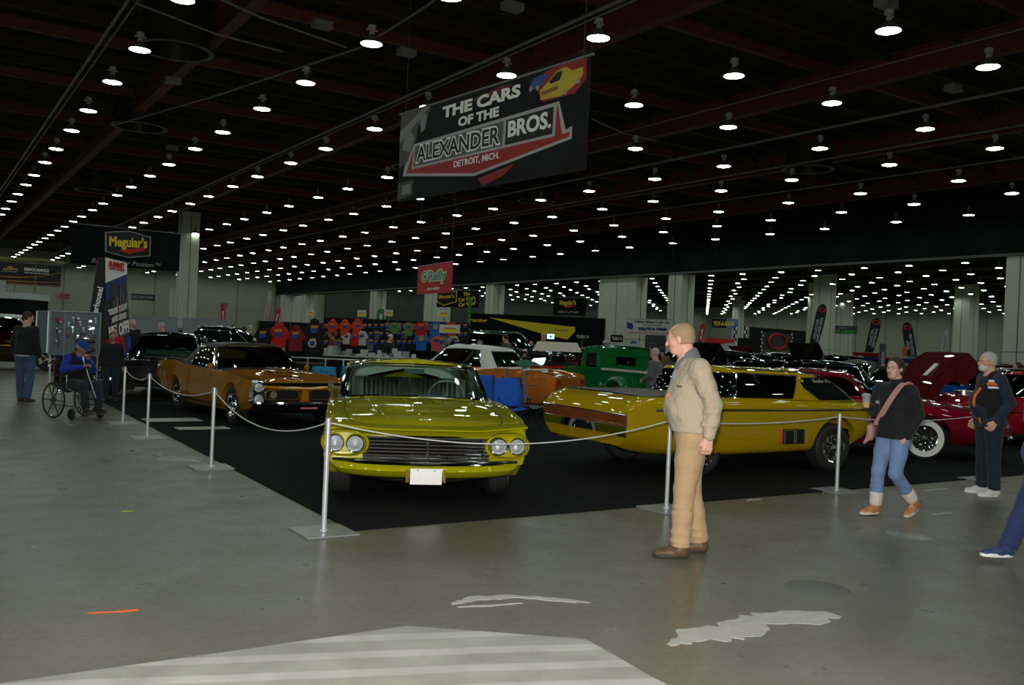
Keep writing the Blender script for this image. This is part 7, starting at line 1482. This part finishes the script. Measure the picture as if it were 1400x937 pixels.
# car with its whole red front tilted up
def tilt_front():
    x, y = at(1392, 19.2); t = thing('car', 'black car with its red one-piece front end tilted up over an open engine', 'car', (x, y, 0), radians(150)); pm = paint('deep_red', (.085, .003, .005), .1); k = paint('paint_6_6_7', blackp)
    g = MB(); prof = [(-1.5, .42), (-1.2, .50), (-.6, .48), (-.15, .38), (.08, .2), (.1, .0)]
    for s in (-1, 1): g.prism([(-1.5, .0)]+prof[:0]+[(a, b) for a, b in prof]+[(-.35, 0), (-.42, .2), (-.65, .3), (-.9, .22), (-1.0, 0)], 'y', s*.78, s*.84)
    g.grid([[(a, q, b) for q in np.linspace(-.84, .84, 7)] for a, b in prof]); g.grid([[(a, q, b-.03) for q in np.linspace(-.84, .84, 7)] for a, b in prof]); o = g.build('tilted_front', [pm], t, Matrix.Translation((2.3, 0, .42)) @ Matrix.Rotation(radians(46), 4, 'Y'), smooth=30)
    MB().box((-.9, .3, .51), (.35, .16, .01)).build('paper_card', white, o, smooth=0)
    e = MB(); e.box((1.15, 0, .62), (.75, .5, .42)); 
    for s in (-1, 1):
        for q in range(4): e.tube([(.85+q*.2, s*.22, .80), (.85+q*.2, s*.42, .70), (.7, s*.45, .5)], .03, 6)
        e.tube([(2.3, s*.42, .42), (.2, s*.42, .42)], .04, 6)
    e.lathe([(0, .0), (.2, 0), (.2, .08), (0, .1)], (1.15, 0, .92), 'z', 16); e.build('engine', steel, t); MB().box((1.2, 0, .3), (2.2, 1.2, .1)).build('chassis', black, t, smooth=0)
    S = [(-2.3, [(.75, .36), (.82, .45), (.84, .6), (.82, .85), (.76, .87), (.4, .88), (0, .88)]), (-1.4, [(.85, .24), (.91, .4), (.93, .6), (.90, .92), (.84, .93), (.4, .94), (0, .94)]), (.45, [(.85, .24), (.91, .4), (.93, .6), (.90, .92), (.84, .93), (.4, .96), (0, .96)])]
    body_mesh(S, arches=[(-1.35, .38, .33)]).build('body', k, t)
    greenhouse(t, [(.35, 0, .95), (.3, .5, .95), (.1, .8, .93), (-.6, .84, .93), (-1.1, .8, .93), (-1.5, .5, .94), (-1.6, 0, .94)], [(-.1, 0, 1.4), (-.12, .4, 1.4), (-.2, .6, 1.38), (-.6, .62, 1.4), (-.9, .6, 1.38), (-1.1, .4, 1.36), (-1.15, 0, 1.36)], [('windshield', 0, 1.85, .08, .9), ('side_window', 2.15, 3.75, .1, .86), ('rear_window', 4.5, 6, .1, .86)], k, k, glass('glass_dark', (.18, .24, .21), .2), frame_r=.01)
    for s in (-1, 1): wheel(t, 1.4, s*.78, .33, .2, .2, 'spoke5', detail=False); wheel(t, -1.35, s*.8, .34, .22, .2, 'spoke5', detail=False)
tilt_front()
# blue tail wing standing behind
t = thing('car', 'dark car with a blue rear wing behind the tilted red front', 'car', (0, 0, 0)); bpy.data.objects.remove(t)
t = simple_car('dark blue racing car with a tall blue wing behind the tilted red front', *at(1312, 27), radians(-30), (.01, .012, .05), 4.8, 1.9, .98, 1.45)
MB().box((-2.2, 0, 1.52), (.45, 2.0, .04), 0, Matrix.Rotation(radians(12), 3, 'Y')).build('rear_wing', paint('wing_blue', (.006, .012, .10)), t, smooth=0)
for s in (-1, 1): MB().box((-2.2, s*1.0, 1.5), (.55, .03, .24)).build('wing_endplate', paint('wing_blue', (.006, .012, .10)), t, smooth=0); MB().tube([(-2.1, s*.6, .9), (-2.2, s*.6, 1.5)], .03, 6).build('wing_strut', black, t)
# flamed pickup at the far left, cars beyond
t = simple_car('flamed dark hot rod truck with a white roof at the far left', *at(8, 30), radians(-15), (.02, .004, .004), 4.9, 1.9, 1.15, 1.75, roof=mat('white_roof', (.5, .52, .5), .4), cab=(.9, -.9), nose=1.1, tail=1.05, name='pickup_truck', cat_='pickup truck', wheelR=.40)
for s in (-1, 1): MB().prism([(2.0, .9), (1.2, 1.0), (.2, .92), (.9, .86), (-.2, .78), (1.0, .74), (2.1, .7)], 'y', s*.945, s*.965).build('flames', mat('flame_yellow', (.45, .25, .02), .4), t, smooth=0)
t = thing('trailer', 'black trailer with a white top band at the far left', 'trailer', (*at(-2, 44), 0), -YAW); MB().box((0, 0, 1.6), (3.6, 2.2, 2.0)).build('box_body', mat('trailer_black', (.006, .006, .007), .6, spec=.05), t, smooth=0); MB().box((0, 0, 2.75), (3.7, 2.3, .3)).build('white_band', mat('white_roof'), t, smooth=0); MB().box((-.6, 0, 3.2), (1.2, 1, .6)).build('roof_unit', mat('white_roof'), t, smooth=0); MB().box((.3, 0, 4.5), (4.6, 2, .12)).build('yellow_valance', mat('olive_band', (.2, .2, .04), .5), t, smooth=0)
for s in (-1, 1): MB().tube([(s*1.7, 0, 2.9), (s*1.7, 0, 4.5)], .03, 6).build('upright', mat('olive_band'), t)
# rows of distant cars between the nearer ones
far_spec = [(1010, 33, 170, (0.02, 0.02, 0.022)), (1075, 37, -2, blackp), (1052, 39.6, 172, (0.12, 0.005, 0.006)), (1120, 43, 153, (0.1, 0.1, 0.1)), (1178, 46, 166, (0.02, 0.03, 0.05)), (1215, 40, 184, (0.25, 0.01, 0.01)), (1255, 36, 170, blackp), (1290, 43.4, 10, (0.08, 0.09, 0.08)), (1345, 34, 172, (0.12, 0.01, 0.01)), (1378, 46.4, 165, (0.05, 0.06, 0.07)), (968, 41, 177, blackp), (925, 43.4, 172, (0.05, 0.05, 0.06)), (800, 40, 170, (0.3, 0.01, 0.012)), (846, 44.8, 165, blackp), (690, 45, 170, (0.3, 0.01, 0.01)), (258, 40, -60, (0.12, 0.13, 0.12)), (975, 28.2, 175, (0.02, 0.02, 0.025)), (1330, 29.2, 175, blackp), (1370, 38.6, 170, (0.1, 0.004, 0.006))]
nm = ['black', 'grey', 'red']
def cname(c): return 'red' if c[0] > .05 and c[1] < .02 else 'grey' if c[0] > .04 else 'navy' if c[2] > .04 else 'black'
wh = ['beyond the black muscle car', 'behind the low black sedan', 'in the second row by the black booth', 'before the leftmost black flag', 'under the middle black flag', 'behind the grey raised hood', 'beneath the leaning black flag', 'near the white feather flag', 'behind the bearded man, far row', 'beside the right columns', 'behind the head of the man in tan', 'left of the man in tan, far row', 'behind the green pickup cab, far row', 'under the white banner', 'behind the panel truck', 'by the tall left column', 'directly behind the man in tan', 'just left of the bearded man', 'right behind the bearded man']
for (px, d, rz, c), q in zip(far_spec, wh): simple_car('distant %s car %s' % (cname(c), q), *at(px, d), radians(rz), c, 4.8, 1.85, .97+.02*(px % 3), 1.44+.05*(px % 4), hood_open=.8 if px in (1215, 1290, 1052, 1371) else 0, group=None)
